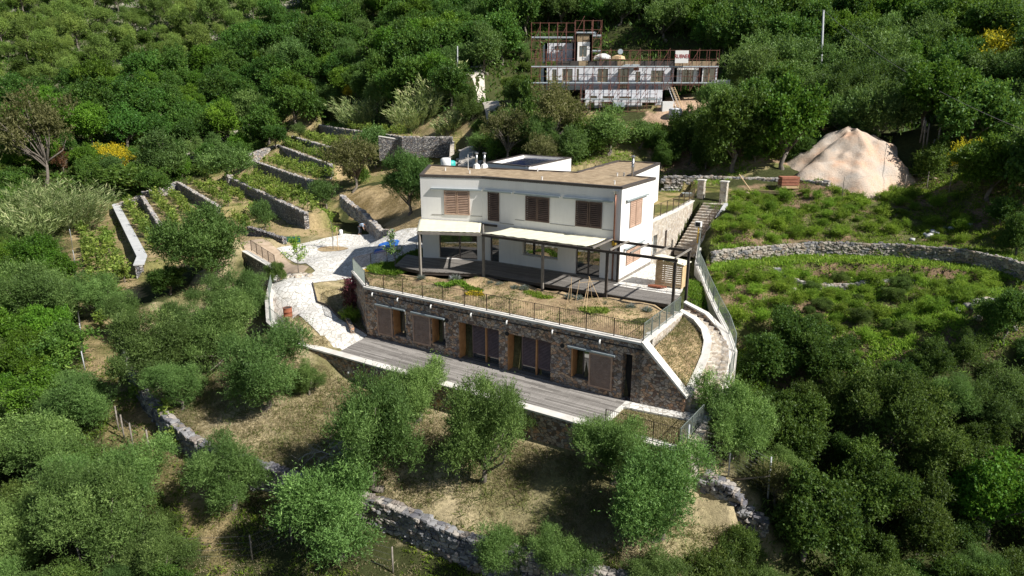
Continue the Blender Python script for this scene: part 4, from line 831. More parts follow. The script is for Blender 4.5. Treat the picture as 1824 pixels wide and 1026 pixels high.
# ------------------------------------------------------------------ plant prototypes
def sprig_cloud(g, n, lobes, ln, wd, spread=.55, droop=0., jit=.35, shell=.62, spray=.4):
    """lobes: (x,y,z,rx,ry,rz) ; leaves sit on and in the lobes, pointing outward"""
    Lb = np.array(lobes, float); area = (Lb[:, 3] * Lb[:, 5]); k = g.choice(len(Lb), n, p=area / area.sum()); l = Lb[k]
    d = unit(g.normal(size=(n, 3))); d[:, 2] = np.where((d[:, 2] < -.3) & (g.random(n) < .7), -d[:, 2], d[:, 2])
    rr = (shell + (1.08 - shell) * g.random(n) ** .7)[:, None]
    bump_ = 1 + .16 * np.sin(d[:, :1] * 7 + k[:, None]) * np.cos(d[:, 1:2] * 6 + k[:, None] * 2)
    P = l[:, :3] + d * l[:, 3:6] * rr * bump_
    up_ = np.array([0, 0, .25 - droop]); NT = 7; m_ = n // NT        # leaves sit in sevens along short twigs
    tw = unit(d[:m_] * .7 + g.normal(size=(m_, 3)) * .45 + np.array([0, 0, .45 - droop])); tl = ln * g.uniform(1.2, 3.2, m_) * (1 + spray * (g.random(m_) < .25))
    s_ = np.tile((np.arange(NT) + .5) / NT, m_); tr = np.repeat(tw, NT, 0); base_ = np.repeat(P[:m_], NT, 0)
    P = base_ + tr * (np.repeat(tl, NT) * s_)[:, None]; k = np.repeat(k[:m_], NT); n = m_ * NT; d = np.repeat(d[:m_], NT, 0)
    D = unit(tr * .8 + g.normal(size=(n, 3)) * spread * 1.1 + up_ * .5); Nn = unit(d + g.normal(size=(n, 3)) * .9)
    v, f = leaf_quads(P, D, Nn, ln * g.uniform(.6, 1.3, n), wd * g.uniform(.7, 1.25, n))
    lt = g.random(len(Lb)); tint = np.clip(.45 * lt[k] + .25 * np.repeat(g.random(m_), NT) + .4 * g.random(n) ** 1.3, 0, 1)
    return v, f, tint
def crown_lobes(g, n, rx, rz, cz, lr, flat=.0, low=-.45, irr=.25):
    out = []; nm = int(g.integers(5, 9)); maj = []
    for i in range(nm):                     # main limbs first, each carrying its own cluster of lobes
        a = i / nm * 6.283 + g.normal() * .35; r = rx * g.uniform(.48, .82) * (1 if i else .2); maj.append((math.cos(a) * r, math.sin(a) * r, cz + rz * g.uniform(low * .35, .42) * (1 if i else 1.3), rx * g.uniform(.26, .50)))
    maj.append((g.normal() * .15, g.normal() * .15, cz + rz * .3, rx * .5))
    for i in range(n):
        m = maj[i % len(maj)]; d = g.normal(size=3); d /= np.linalg.norm(d); q = g.uniform(.55, 1.0); r = lr * g.uniform(.5, 1.15)
        z = m[2] + d[2] * m[3] * 1.3 * q
        out.append((m[0] + d[0] * m[3] * q, m[1] + d[1] * m[3] * q, max(z, cz + rz * low), r, r * g.uniform(.8, 1.2), r * g.uniform(.75, 1.25)))
    for i in range(max(4, n // 5)): out.append((g.normal() * rx * .28, g.normal() * rx * .28, cz + g.normal() * rz * .22, lr * 1.2, lr * 1.2, lr * 1.1))
    return out
def trunk_mesh(g, name, h, r, lobes, nl, lean=.25, twigs=True):
    mb = MB(); base_ = Vector((0, 0, -.5)); top = Vector((g.normal() * lean, g.normal() * lean, h))
    mid = base_.lerp(top, .5) + Vector((g.normal() * .12, g.normal() * .12, 0)); mb.tube([base_, Vector((0, 0, .05)), mid, top], [r * 1.5, r * 1.15, r * .85, r * .7], 8)
    idx = g.permutation(len(lobes))[:nl]
    for i in idx:
        e = Vector(lobes[i][:3]); m_ = top.lerp(e, .5) + Vector((g.normal() * .2, g.normal() * .2, -.05)); s0 = top.lerp(mid, g.random() * .5)
        mb.tube([s0, m_, e], [r * .5, r * .28, r * .07], 5)
        if twigs:
            for _ in range(2):
                q = m_.lerp(e, g.random() * .6); mb.tube([q, q + Vector((g.normal() * .4, g.normal() * .4, .3 + g.random() * .4)) * (lobes[i][3] / .8)], [r * .14, r * .03], 4)
    me = bpy.data.meshes.new(name); me.from_pydata(mb.v, [], mb.f); me.update(); me.materials.append(M['bark']); me.shade_smooth(); return me
PROTO = {}
def proto(kind, variants, fn):
    PROTO[kind] = [fn(np.random.default_rng(100 + 17 * i + len(kind) * 1000), i) for i in range(variants)]
def tree_proto(mat, n, rx, rz, cz, lr, nl, ln, wd, hs_, rt, **kw):
    def fn(g, i):
        lk = {k: kw[k] for k in ('flat', 'low', 'irr') if k in kw}; sk = {k: kw[k] for k in ('spread', 'droop', 'jit', 'shell', 'spray') if k in kw}
        lobes = crown_lobes(g, nl, rx, rz, cz, lr, **lk)
        v, f, t_ = sprig_cloud(g, n, lobes, ln, wd, **sk); me = fast_mesh('crown', v, f, t_); me.materials.append(L[mat])
        return [('trunk', trunk_mesh(g, 'trunk', hs_, rt, lobes, kw.get('limbs', 9))), ('crown', me)]
    return fn
# all crowns are about 1 m in radius times the scale below (R = crown radius)
proto('olive', 7, tree_proto('olive', 60000, 2.3, 2.2, 2.1, .54, 54, .125, .036, .9, .17, low=-.75, irr=.5, droop=-.1, spray=1.3, spread=.6, shell=.35))
proto('olive_dark', 3, tree_proto('olive_dark', 42000, 2.25, 2.0, 2.3, .6, 50, .15, .048, .9, .17, low=-.75, irr=.35, spread=.6, shell=.4))
proto('olive_far', 4, tree_proto('olive', 13000, 2.25, 1.9, 2.3, .66, 36, .22, .085, .9, .17, low=-.7, irr=.42, spread=.6, limbs=6, shell=.45))
proto('oak', 6, tree_proto('oak', 14000, 2.3, 2.2, 2.6, .72, 40, .21, .15, 1.2, .16, low=-.75, irr=.42, spread=.8, limbs=6, shell=.5))
proto('oak_near', 4, tree_proto('thicket', 34000, 2.2, 2.0, 2.3, .6, 50, .14, .095, 1.1, .16, low=-.75, irr=.5, spread=.8, shell=.45))
proto('oak_bright', 3, tree_proto('oak_bright', 26000, 2.3, 2.1, 2.5, .62, 44, .17, .12, 1.1, .16, low=-.7, irr=.42, spread=.8, shell=.5))
proto('pine', 4, tree_proto('pine', 10000, 2.1, 2.2, 3.1, .6, 32, .24, .07, 2.0, .13, low=-.6, irr=.55, spread=.9, limbs=12, shell=.2))
proto('sparse', 3, tree_proto('brown', 9000, 2.2, 2.2, 2.9, .65, 34, .20, .08, 1.4, .12, low=-.6, irr=.5, spread=.9, limbs=24, shell=.1))
proto('broom', 3, tree_proto('broom', 9000, 2.2, 1.6, 1.6, .55, 28, .26, .06, .6, .08, low=-.4, irr=.4, spread=.5, limbs=6, shell=.3))
proto('bush', 4, tree_proto('bush', 8000, 2.3, 1.7, 1.4, .7, 24, .26, .14, .4, .08, low=-.35, irr=.45, spread=.7, limbs=4, shell=.4))
proto('bush_near', 4, tree_proto('bush_dark', 24000, 2.2, 1.8, 1.7, .6, 36, .15, .065, .4, .08, low=-.5, irr=.48, spread=.7, limbs=5, shell=.4))
proto('weedbush', 5, tree_proto('weed', 3600, 2.0, 2.0, 1.3, .6, 18, .40, .10, .3, .04, low=-.2, irr=.6, spread=.6, limbs=3, shell=.1))
proto('autumn', 1, tree_proto('autumn', 4000, 2.2, 1.8, 2.6, .6, 26, .2, .09, 1.2, .1, low=-.4, irr=.4, spread=.8, limbs=14, shell=.1))
CR = 2.68                                   # outer crown radius of the prototypes
CZ = {'broom': 1.6, 'bush': 1.5, 'bush_near': 1.7, 'weedbush': 1.4, 'pine': 3.1, 'sparse': 2.9}
def plant(kind, x, y, R_, label, cat, group=None, name=None, sz=1.0, z=None, var=None):
    pr_ = PROTO[kind][int(rng.integers(len(PROTO[kind]))) if var is None else var % len(PROTO[kind])]
    zz = float(hgt(x, y)) if z is None else z
    root = thing(name or cat.replace(' ', '_'), (x, y, zz - .03), label, cat, group); s = R_ / CR
    root.scale = (s, s, s * sz); root.rotation_euler = (rng.normal() * .03, rng.normal() * .03, rng.uniform(0, 6.28))
    for pn, me in pr_:
        o = bpy.data.objects.new(pn, me); COL.objects.link(o); o.parent = root
    return root
NPL = []
def plant_px(kind, px, py, wpx, label, cat, sz=1.0, group=None, name=None, var=None):
    """place a tree so that its crown centre shows at px,py and its crown is wpx wide"""
    hc = 2.5
    for _ in range(5):
        h_ = hit(px, py, hc)
        if h_ is None: return None
        d = h_[1] * cT - (h_[2] + hc - H) * sT; R_ = wpx / 2 * d / FPX; hc = CZ.get(kind, 2.3) / CR * R_ * sz
    NPL.append((h_[0], h_[1], R_)); return plant(kind, h_[0], h_[1], R_, label, cat, group, name, sz, var=var)
# ---- trees one can tell apart (crown centre, crown width in the photograph)
OT = 'olive tree'
near = [
 ('olive_dark',365,440,158,'big round dark olive tree standing over the end of the vineyard walls',OT,1.0),
 ('olive',272,622,172,'olive tree at the left end of the foreground terrace, leaning over the curved wall',OT,.95),
 ('olive',398,592,142,'pale olive tree between the two larger ones left of the white parapet',OT,1.0),
 ('olive',466,660,160,'large olive tree just left of the plank deck corner',OT,1.0),
 ('olive',318,688,98,'small bright olive tree on the edge of the curved dry stone wall',OT,1.0),
 ('olive',672,770,190,'wide olive tree in the middle of the foreground grass, left of the black shadow',OT,1.35),
 ('olive',740,700,125,'olive tree rising in front of the long white coping',OT,1.0),
 ('olive',858,772,160,'olive tree right of the black shadow, below the plank deck',OT,1.3),
 ('olive',548,672,66,'smaller olive tree leaning against the white parapet left of the deck corner',OT,1.1),
 ('olive',335,585,100,'grey olive tree behind the others at the back of the left olive cluster',OT,1.0),
 ('olive',925,748,60,'small pale olive sprout against the deck retaining wall',OT,1.2),
 ('olive',1095,800,138,'bright green olive tree at the corner of the small fenced plot',OT,1.05),
 ('olive',1168,880,205,'large grey green olive tree in front of the small fenced plot',OT,1.05),
 ('olive',1308,745,150,'bright olive tree beside the foot of the curved steps',OT,1.1),
 ('olive',410,850,140,'olive tree with its bare trunk showing below the curved dry wall',OT,.95),
 ('olive',600,905,225,'broad olive tree covering the left half of the grey dry stone wall',OT,.95),
 ('olive',880,985,118,'olive tree standing in front of the grey dry stone wall near the bottom edge',OT,1.0),
 ('olive',1002,990,110,'smaller olive tree at the bottom edge, next right in front of the dry wall',OT,1.0),
 ('olive',1165,1018,105,'olive crown cut by the bottom edge right of the dry wall',OT,.8),
 ('olive',150,712,125,'leaning olive tree with a forked grey trunk beside the vine strip fence',OT,.9),
 ('olive',68,525,150,'broad olive tree at the left outside the vine strip fence',OT,1.0),
 ('olive',178,530,85,'small olive tree inside the vine strip, beside its fence',OT,1.0),
 ('olive',222,556,72,'small silvery olive tree below the corner of the wide pale coping',OT,1.15),
 ('olive',455,528,78,'silvery olive tree against the shaded wall left of the paved path',OT,1.1),
 ('olive',395,530,90,'dim olive tree in the shade below the big round olive',OT,.9),
 ('oak_near',300,500,70,'dark leafy bush under the left side of the big round olive','bush',.8),
 ('olive',230,850,150,'broad olive tree in the thick lower left grove, beside the fence posts',OT,1.0),
 ('olive',60,800,170,'pale olive tree at the left edge of the lower left grove',OT,.9),
 ('olive',180,920,190,'large olive tree in the middle of the lower left grove',OT,1.0),
 ('olive',285,985,130,'olive tree near the bottom edge of the lower left grove',OT,.9),
 ('olive',120,860,120,'olive tree behind the large one in the lower left grove',OT,1.0),
 ('olive',40,960,150,'dim olive tree at the lower left corner',OT,.8),
 ('olive_far',285,285,92,'round grey olive tree standing alone left of the vineyard walls',OT,1.0),
 ('olive_far',402,293,88,'grey olive tree at the upper left end of the longest vineyard wall',OT,.85),
 ('sparse',625,280,105,'thin brownish olive tree at the right ends of the vineyard walls',OT,1.0),
 ('olive_far',668,265,75,'grey olive tree beside the thin brownish one above the vineyard walls',OT,1.0),
 ('bush',636,312,48,'round yellow green broom bush right of the vineyard walls','bush',1.0),
 ('olive_dark',728,328,95,'dark olive tree close to the left wall of the white house',OT,1.25),
 ('olive_far',580,345,56,'small dark olive tree at the lower end of the upper vineyard wall',OT,1.0),
 ('olive_far',470,383,46,'thin dark olive tree in front of the vines above the sandy path',OT,1.2),
 ('sparse',905,230,95,'twiggy brownish tree behind the solar panel roof','tree',1.1),
 ('bush',945,205,70,'leafy pale tree left of the scaffolded building','tree',1.5),
 ('sparse',990,205,100,'tall airy tree in front of the left end of the scaffolding','tree',1.2),
 ('olive_dark',960,245,85,'dark tree at the foot of the airy one behind the house roof','tree',1.0),
 ('olive_far',1085,236,105,'wide grey olive tree in front of the middle of the scaffolding',OT,.8),
 ('olive_far',1140,240,66,'grey olive tree just left of the stacked white bags',OT,.8),
 ('olive_far',1278,205,74,'olive tree in front of the right end of the scaffolding',OT,1.1),
 ('oak_near',1230,245,75,'slim dark tree under the right end of the scaffolding','tree',1.4),
 ('oak_bright',1400,225,140,'bright green oak tree beside the pale sand heap','oak tree',1.15),
 ('oak_near',1310,235,140,'large dark green oak tree left of the bright one by the sand heap','oak tree',1.1),
 ('olive_far',1282,178,70,'pale olive crown behind the dark oaks, right of the scaffolding',OT,1.0),
 ('olive_dark',1505,165,120,'dark olive tree behind the top of the sand heap',OT,1.0),
 ('olive_dark',1585,165,125,'dark olive tree right behind the top of the sand heap, beside the wooden posts',OT,1.05),
 ('olive_far',1400,110,100,'grey olive tree left of the pale utility pole',OT,1.0),
 ('olive_far',1330,130,100,'grey olive tree on the slope right of the white banner',OT,1.0),
 ('olive_far',1555,115,110,'grey olive tree on the slope above the two dark olives',OT,1.0),
 ('oak_bright',1735,45,110,'bright green oak at the top right of the hillside','oak tree',.9),
 ('oak_near',1420,600,110,'low dark leafy tree in the middle of the weedy slope','tree',.9),
 ('oak_near',1370,640,110,'dark leafy tree right of the curved mesh fence','tree',.9),
 ('oak_near',1470,640,110,'feathery dark tree on the lower weedy slope','tree',.9),
 ('bush_near',1465,735,120,'yellowish green bushy tree in the dark lower right thicket','bush',1.2),
 ('bush_near',1600,735,150,'grey green bushy tree near the middle of the lower right thicket','bush',1.2),
 ('olive',1790,720,140,'silvery grey tree at the right edge of the thicket',OT,.9),
 ('olive',1700,710,90,'smaller silvery tree left of the one at the right edge',OT,.9),
 ('bush_near',1640,940,150,'green bushy tree low in the lower right thicket','bush',1.2),
 ('oak_bright',1770,900,150,'bright leafy tree in the lower right corner','tree',1.1),
 ('oak_near',1440,920,180,'large leafy tree at the bottom right of the wire fence','tree',1.0),
 ('oak_near',1550,880,140,'leafy dark green tree in the middle of the lower right thicket','tree',1.0),
 ('sparse',1390,860,90,'yellowish sparse tree right behind the end of the wire fence','tree',1.0),
 ('sparse',65,240,120,'tall brownish green tree standing out at the left edge above the reeds','tree',1.3),
 ('autumn',112,290,45,'small reddish brown tree beside the tall brownish one','tree',1.0),
 ('oak_bright',155,285,50,'fresh green small tree above the reed clump at the left','tree',1.0),
 ('broom',205,285,75,'yellow flowering broom bush on the left, before the round grey olive','broom bush',.7),
 ('broom',175,270,32,'small bright yellow broom bush left of the bigger one','broom bush',.9),
 ('bush',220,322,120,'low dark green shrub mound below the yellow broom','bush',.6),
 ('broom',625,172,30,'round yellow broom by the top of the reeds','broom bush',.9),
 ('broom',578,182,30,'yellow broom left of the reed clumps','broom bush',.9),
 ('broom',675,100,30,'yellow broom high in the dark wood','broom bush',.9),
 ('broom',1735,290,75,'rounded yellow green broom beside the grey posts on the right','broom bush',1.0),
 ('broom',1790,98,140,'long yellow flowering broom thicket at the top right','broom bush',.7),
 ('broom',1755,180,75,'yellow flowering broom on the right below the long one','broom bush',.9),
 ('broom',1625,65,40,'yellow broom on the slope above the dark olives','broom bush',.9),
 ('broom',1695,292,26,'tiny yellow broom by the grey posts','broom bush',.9),
 ('broom',1782,432,28,'small yellow broom at the right end of the slope wall','broom bush',.9),
 ('bush_near',835,195,55,'dense dark round shrub beside the gravel road','bush',1.3),
 ('oak_near',1795,570,90,'dark thicket tree at the right edge beside the weedy slope','tree',1.2),
 ('oak_near',1815,420,70,'dark tree at the right edge above the slope wall','tree',1.2),
]
for k, (kind, px, py, w_, lab, cat, sz) in enumerate(near): plant_px(kind, px, py, w_ * (1.12 if py > 400 and px < 1420 else 1.08), lab, cat, sz * 1.02, var=k)
FILL = []
for _x, _y, _r in [(*YD(1462, 60, 90)[:2], 3.6), (*YD(1462, 60, 85)[:2], 2.6), (*YD(1462, 60, 95)[:2], 2.6), *[(*YD(px_, 150, yy_)[:2], 2.3) for px_, yy_ in ((829,117),(840,112),(850,107),(860,102),(872,98),(882,94),(890,89),(862,92))], (*YD(815,110,109)[:2], 1.6)]: NPL.append((_x, _y, _r))
def fill(poly, kinds, spacing, rad, label, cat, group, n=4000, maxn=80, sz=(.9, 1.15), gap=.75):
    xs = [p[0] for p in poly]; ys = [p[1] for p in poly]; cnt = 0
    for _ in range(n):
        if cnt >= maxn: break
        px, py = rng.uniform(min(xs), max(xs)), rng.uniform(min(ys), max(ys))
        if not bool(inpoly(np.array([px]), np.array([py]), poly)[0]): continue
        kk = list(kinds)[int(rng.choice(len(kinds), p=np.array(list(kinds.values())) / sum(kinds.values())))]
        R_ = rng.uniform(*rad); h_ = hit(px, py, CZ.get(kk, 2.3) / CR * R_)
        if h_ is None: continue
        if any((h_[0]-a)**2 + (h_[1]-b)**2 < ((R_ + c) * gap * spacing) ** 2 for a, b, c in NPL): continue
        NPL.append((h_[0], h_[1], R_)); cnt += 1
        lb = label[kk] if isinstance(label, dict) else label
        ct = cat[kk] if isinstance(cat, dict) else cat
        FILL.append((plant(kk, h_[0], h_[1], R_, lb, ct, group if not isinstance(group, dict) else group[kk], sz=rng.uniform(*sz)), kk, R_))
    return cnt
Z_PINE = [(-60,-20),(500,-20),(440,75),(340,120),(230,135),(120,150),(-60,175)]
Z_OAK = [(500,-20),(940,-60),(945,60),(915,85),(905,110),(815,110),(800,150),(700,165),(560,205),(480,225),(340,245),(250,240),(100,230),(-60,260),(-60,175),(120,150),(230,135),(340,120),(440,75)]
Z_TOP = [(940,-60),(1880,-60),(1880,330),(1760,330),(1720,230),(1650,190),(1560,90),(1480,110),(1300,110),(1250,60),(1100,30),(1075,20),(940,20)]
c1 = fill(Z_OAK, {'oak': 6, 'oak_bright': 2, 'olive_far': 1}, .62, (2.3, 4.6), {'oak': 'dark green oak in the dense wood on the hillside left of the gravel road', 'oak_bright': 'lighter green oak in the dense wood left of the gravel road', 'olive_far': 'greyish crown in the dense wood left of the gravel road'}, {'oak': 'oak tree', 'oak_bright': 'oak tree', 'olive_far': 'olive tree'}, {'oak': 'dark oaks of the hillside wood', 'oak_bright': 'lighter oaks of the hillside wood', 'olive_far': 'grey crowns in the hillside wood'}, maxn=240)
c2 = fill(Z_PINE, {'pine': 6, 'bush': 3}, .95, (1.8, 4.2), {'pine': 'light green pine on the stony hillside at the top left', 'bush': 'low green shrub among the pines at the top left'}, {'pine': 'pine tree', 'bush': 'bush'}, {'pine': 'pines of the stony hillside', 'bush': 'shrubs between the pines'}, maxn=150, sz=(.8, 1.3))
c3 = fill(Z_TOP, {'oak': 5, 'olive_far': 3, 'oak_bright': 1}, .62, (2.4, 4.2), {'oak': 'dark green oak in the wood above and right of the scaffolded building', 'oak_bright': 'lighter green oak in the wood above the scaffolded building', 'olive_far': 'grey olive on the wooded slope above and right of the scaffolded building'}, {'oak': 'oak tree', 'oak_bright': 'oak tree', 'olive_far': 'olive tree'}, {'oak': 'dark oaks behind the scaffolded building', 'oak_bright': 'lighter oaks behind the scaffolded building', 'olive_far': 'olives behind the scaffolded building'}, maxn=170)
Z_LB = [(-60,700),(60,700),(110,690),(130,760),(170,840),(270,910),(310,1060),(-60,1060)]
Z_LA = [(-60,420),(60,430),(100,440),(118,560),(128,660),(60,720),(-60,740)]
c0 = fill(Z_LA, {'oak_bright': 3, 'bush': 3, 'bush_near': 1}, .66, (1.2, 2.3), {'oak_bright': 'fresh green leafy tree outside the vine strip fence', 'bush': 'green shrub outside the vine strip fence', 'bush_near': 'darker leafy shrub outside the vine strip fence'}, {'oak_bright': 'tree', 'bush': 'bush', 'bush_near': 'bush'}, {'oak_bright': 'fresh green trees at the left edge', 'bush': 'green shrubs at the left edge', 'bush_near': 'leafy shrubs at the left edge'}, maxn=50)
c4 = fill(Z_LB, {'bush_near': 3, 'olive': 3, 'oak_near': 2}, .72, (1.2, 2.1), {'bush_near': 'leafy green shrub in the thick lower left grove', 'olive': 'grey green olive in the thick lower left grove', 'oak_near': 'dark leafy tree in the thick lower left grove'}, {'bush_near': 'bush', 'olive': OT, 'oak_near': 'tree'}, {'bush_near': 'shrubs of the lower left grove', 'olive': 'olives of the lower left grove', 'oak_near': 'dark trees of the lower left grove'}, maxn=85)
Z_RB = [(1330,700),(1400,640),(1500,680),(1680,640),(1880,600),(1880,1060),(1240,1060),(1330,960),(1385,890),(1380,780)]
c5 = fill(Z_RB, {'bush_near': 3, 'oak_near': 4, 'olive': 1}, .72, (1.1, 2.2), {'bush_near': 'leafy green shrub in the dark thicket at the lower right', 'olive': 'grey green olive in the dark thicket at the lower right', 'oak_near': 'dark leafy tree in the thicket at the lower right'}, {'bush_near': 'bush', 'olive': OT, 'oak_near': 'tree'}, {'bush_near': 'shrubs of the lower right thicket', 'olive': 'olives of the lower right thicket', 'oak_near': 'dark trees of the lower right thicket'}, maxn=70)
Z_LM = [(-60,265),(100,235),(250,245),(340,250),(480,230),(560,210),(540,235),(440,275),(370,300),(240,345),(180,330),(110,320),(60,350),(-60,420)]
c6 = fill(Z_LM, {'bush': 5, 'oak_bright': 2, 'olive_far': 2, 'oak': 2}, .7, (1.3, 2.6), {'bush': 'green shrub in the scrub between the wood and the vineyard', 'oak_bright': 'fresh green small oak between the wood and the vineyard', 'olive_far': 'grey olive in the scrub between the wood and the vineyard', 'oak': 'dark small oak in the scrub between the wood and the vineyard'}, {'bush': 'bush', 'oak_bright': 'oak tree', 'olive_far': OT, 'oak': 'oak tree'}, {'bush': 'shrubs above the vineyard', 'oak_bright': 'fresh oaks above the vineyard', 'olive_far': 'olives above the vineyard', 'oak': 'dark oaks above the vineyard'}, maxn=80)
Z_RD = [(905,100),(945,90),(950,150),(940,190),(925,185),(900,165),(880,130)]
c7 = fill(Z_RD, {'bush': 4, 'olive_far': 1}, .8, (1.0, 1.8), {'bush': 'rounded shrub on the bank right of the gravel road', 'olive_far': 'small olive on the bank right of the gravel road'}, {'bush': 'bush', 'olive_far': OT}, {'bush': 'shrubs right of the gravel road', 'olive_far': 'small olives right of the gravel road'}, maxn=14)
Z_RE = [(1640,205),(1700,200),(1880,230),(1880,420),(1800,400),(1740,330),(1650,300)]
c8 = fill(Z_RE, {'bush': 4, 'oak': 2}, .8, (1.1, 2.2), {'bush': 'green shrub on the slope beside the grey posts', 'oak': 'dark small oak on the slope beside the grey posts'}, {'bush': 'bush', 'oak': 'oak tree'}, {'bush': 'shrubs beside the grey posts', 'oak': 'oaks beside the grey posts'}, maxn=26)
Z_RT = [(1560,-30),(1880,-30),(1880,300),(1800,300),(1720,260),(1640,200),(1620,120)]
Z_FD = [(1260,345),(1420,340),(1640,340),(1790,350),(1790,425),(1700,430),(1560,415),(1300,430),(1262,400)]
c9 = fill(Z_FD, {'weedbush': 1}, 1.05, (.35, .95), 'bright green weed bush on the slope above the light grey wall', 'weed bush', 'weed bushes above the slope wall', maxn=85, sz=(.7, 1.1))
Z_FE = [(1262,490),(1400,485),(1780,500),(1760,560),(1600,590),(1520,640),(1480,570),(1320,570),(1290,560)]
c10 = fill(Z_FE, {'weedbush': 4, 'bush_near': 1}, 1.0, (.35, .95), {'weedbush': 'bright green weed bush on the slope below the light grey wall', 'bush_near': 'darker shrub on the weedy slope below the light grey wall'}, {'weedbush': 'weed bush', 'bush_near': 'bush'}, {'weedbush': 'weed bushes below the slope wall', 'bush_near': 'shrubs below the slope wall'}, maxn=85, sz=(.7, 1.1))
Z_BK = [(1168,225),(1290,240),(1470,245),(1440,272),(1300,282),(1168,284)]
c11 = fill(Z_BK, {'oak_near': 3, 'bush': 2}, .62, (1.2, 1.9), {'oak_near': 'dark leafy tree behind the far stone wall', 'bush': 'dark green shrub behind the far stone wall'}, {'oak_near': 'tree', 'bush': 'bush'}, {'oak_near': 'dark trees behind the far wall', 'bush': 'shrubs behind the far wall'}, maxn=30)
Z_BL = [(850,235),(925,200),(1030,215),(1050,265),(900,275),(850,265)]
c12 = fill(Z_BL, {'sparse': 2, 'bush': 3, 'olive_far': 1}, .62, (1.3, 2.2), {'sparse': 'airy brownish tree between the house roof and the scaffolding', 'bush': 'green shrub between the house roof and the scaffolding', 'olive_far': 'grey olive between the house roof and the scaffolding'}, {'sparse': 'tree', 'bush': 'bush', 'olive_far': OT}, {'sparse': 'airy trees behind the house', 'bush': 'shrubs behind the house', 'olive_far': 'olives behind the house'}, maxn=26)
Z_CT = [(1335,120),(1480,110),(1560,90),(1650,190),(1640,215),(1480,215),(1335,190)]
c13 = fill(Z_CT, {'olive_far': 4, 'oak': 1}, .66, (2.2, 3.4), {'olive_far': 'grey olive on the slope between scaffolding and sand heap', 'oak': 'dark oak on the slope between scaffolding and sand heap'}, {'olive_far': OT, 'oak': 'oak tree'}, {'olive_far': 'olives above the sand heap', 'oak': 'oaks above the sand heap'}, maxn=34)
Z_OK2 = [(600,110),(820,100),(830,150),(800,165),(700,175),(600,165)]
c14 = fill(Z_OK2, {'olive_far': 3, 'oak': 2}, .7, (1.8, 3.0), {'olive_far': 'grey olive above the reed clumps', 'oak': 'dark oak above the reed clumps'}, {'olive_far': OT, 'oak': 'oak tree'}, {'olive_far': 'olives above the reeds', 'oak': 'oaks above the reeds'}, maxn=20)
# every filler tree gets a label of its own from what it stands beside
ANCH = [('white banner', 1214, 98), ('scaffold tower', 1000, 80), ('pale utility pole', 1465, 40), ('gravel road bend', 850, 125), ('tall reed clump', 770, 185), ('pale reed clump', 650, 205), ('wide reed clump', 100, 360), ('tall brownish tree', 65, 240),
 ('round grey olive', 285, 285), ('sand heap', 1520, 280), ('grey wooden posts', 1650, 270), ('long flowering broom', 1790, 98), ('slope wall end', 1790, 455), ('forked olive', 150, 712), ('vine strip fence', 135, 480), ('curved dry wall', 300, 760),
 ('wire fence end', 1368, 880), ('bare dead branches', 1560, 890), ('silvery right edge tree', 1790, 720), ('bright corner tree', 1770, 900), ('gate posts', 1270, 345), ('house flue', 1135, 295), ('solar panels', 930, 285), ('curved steps', 1290, 620), ('top left corner', 60, 20), ('slim grey pole', 815, 100), ('bright top right oak', 1735, 45), ('boulder pile', 1755, 545)]
def proj(x, y, z): z -= H; d = y * cT - z * sT; return 912 + FPX * x / d, 513 - FPX * (y * sT + z * cT) / d
KN = {'oak': 'dark green oak', 'oak_bright': 'lighter green oak', 'olive_far': 'grey olive', 'olive': 'grey green olive', 'pine': 'light green pine', 'bush': 'green shrub', 'bush_near': 'leafy shrub', 'oak_near': 'dark leafy tree', 'weedbush': 'bright weed bush', 'sparse': 'airy brownish tree'}
ORD = ['nearest', 'second', 'third', 'fourth', 'fifth', 'sixth', 'seventh', 'eighth', 'ninth', 'tenth', 'eleventh', 'twelfth', 'thirteenth', 'fourteenth', 'fifteenth', 'sixteenth', 'seventeenth', 'eighteenth', 'nineteenth', 'twentieth', 'twenty first', 'twenty second', 'twenty third', 'twenty fourth']
slots = {}
for root, kk, R_ in FILL:
    px, py = proj(root.location.x, root.location.y, root.location.z + R_)
    b_ = min(range(len(ANCH)), key=lambda i: math.hypot(px - ANCH[i][1], (py - ANCH[i][2]) * 1.4)); dx, dy = px - ANCH[b_][1], py - ANCH[b_][2]
    dirn = ['right of', 'below and right of', 'below', 'below and left of', 'left of', 'above and left of', 'above', 'above and right of'][int(round(math.degrees(math.atan2(dy, dx)) / 45)) % 8]
    slots.setdefault((kk, b_, dirn), []).append((math.hypot(dx, dy), root))
for (kk, b_, dirn), lst in slots.items():
    lst.sort(key=lambda q: q[0])
    for i, (d_, root) in enumerate(lst):
        o_ = ORD[i] + ' ' if len(lst) > 1 and i < 24 else ''
        root['label'] = ('%s%s %s the %s' % (o_, KN[kk], dirn, ANCH[b_][0])).strip()
print('FILL', c11, c12, c13, c14, c1, c2, c3, c4, c5, c6, c7, c8, c9, c10)
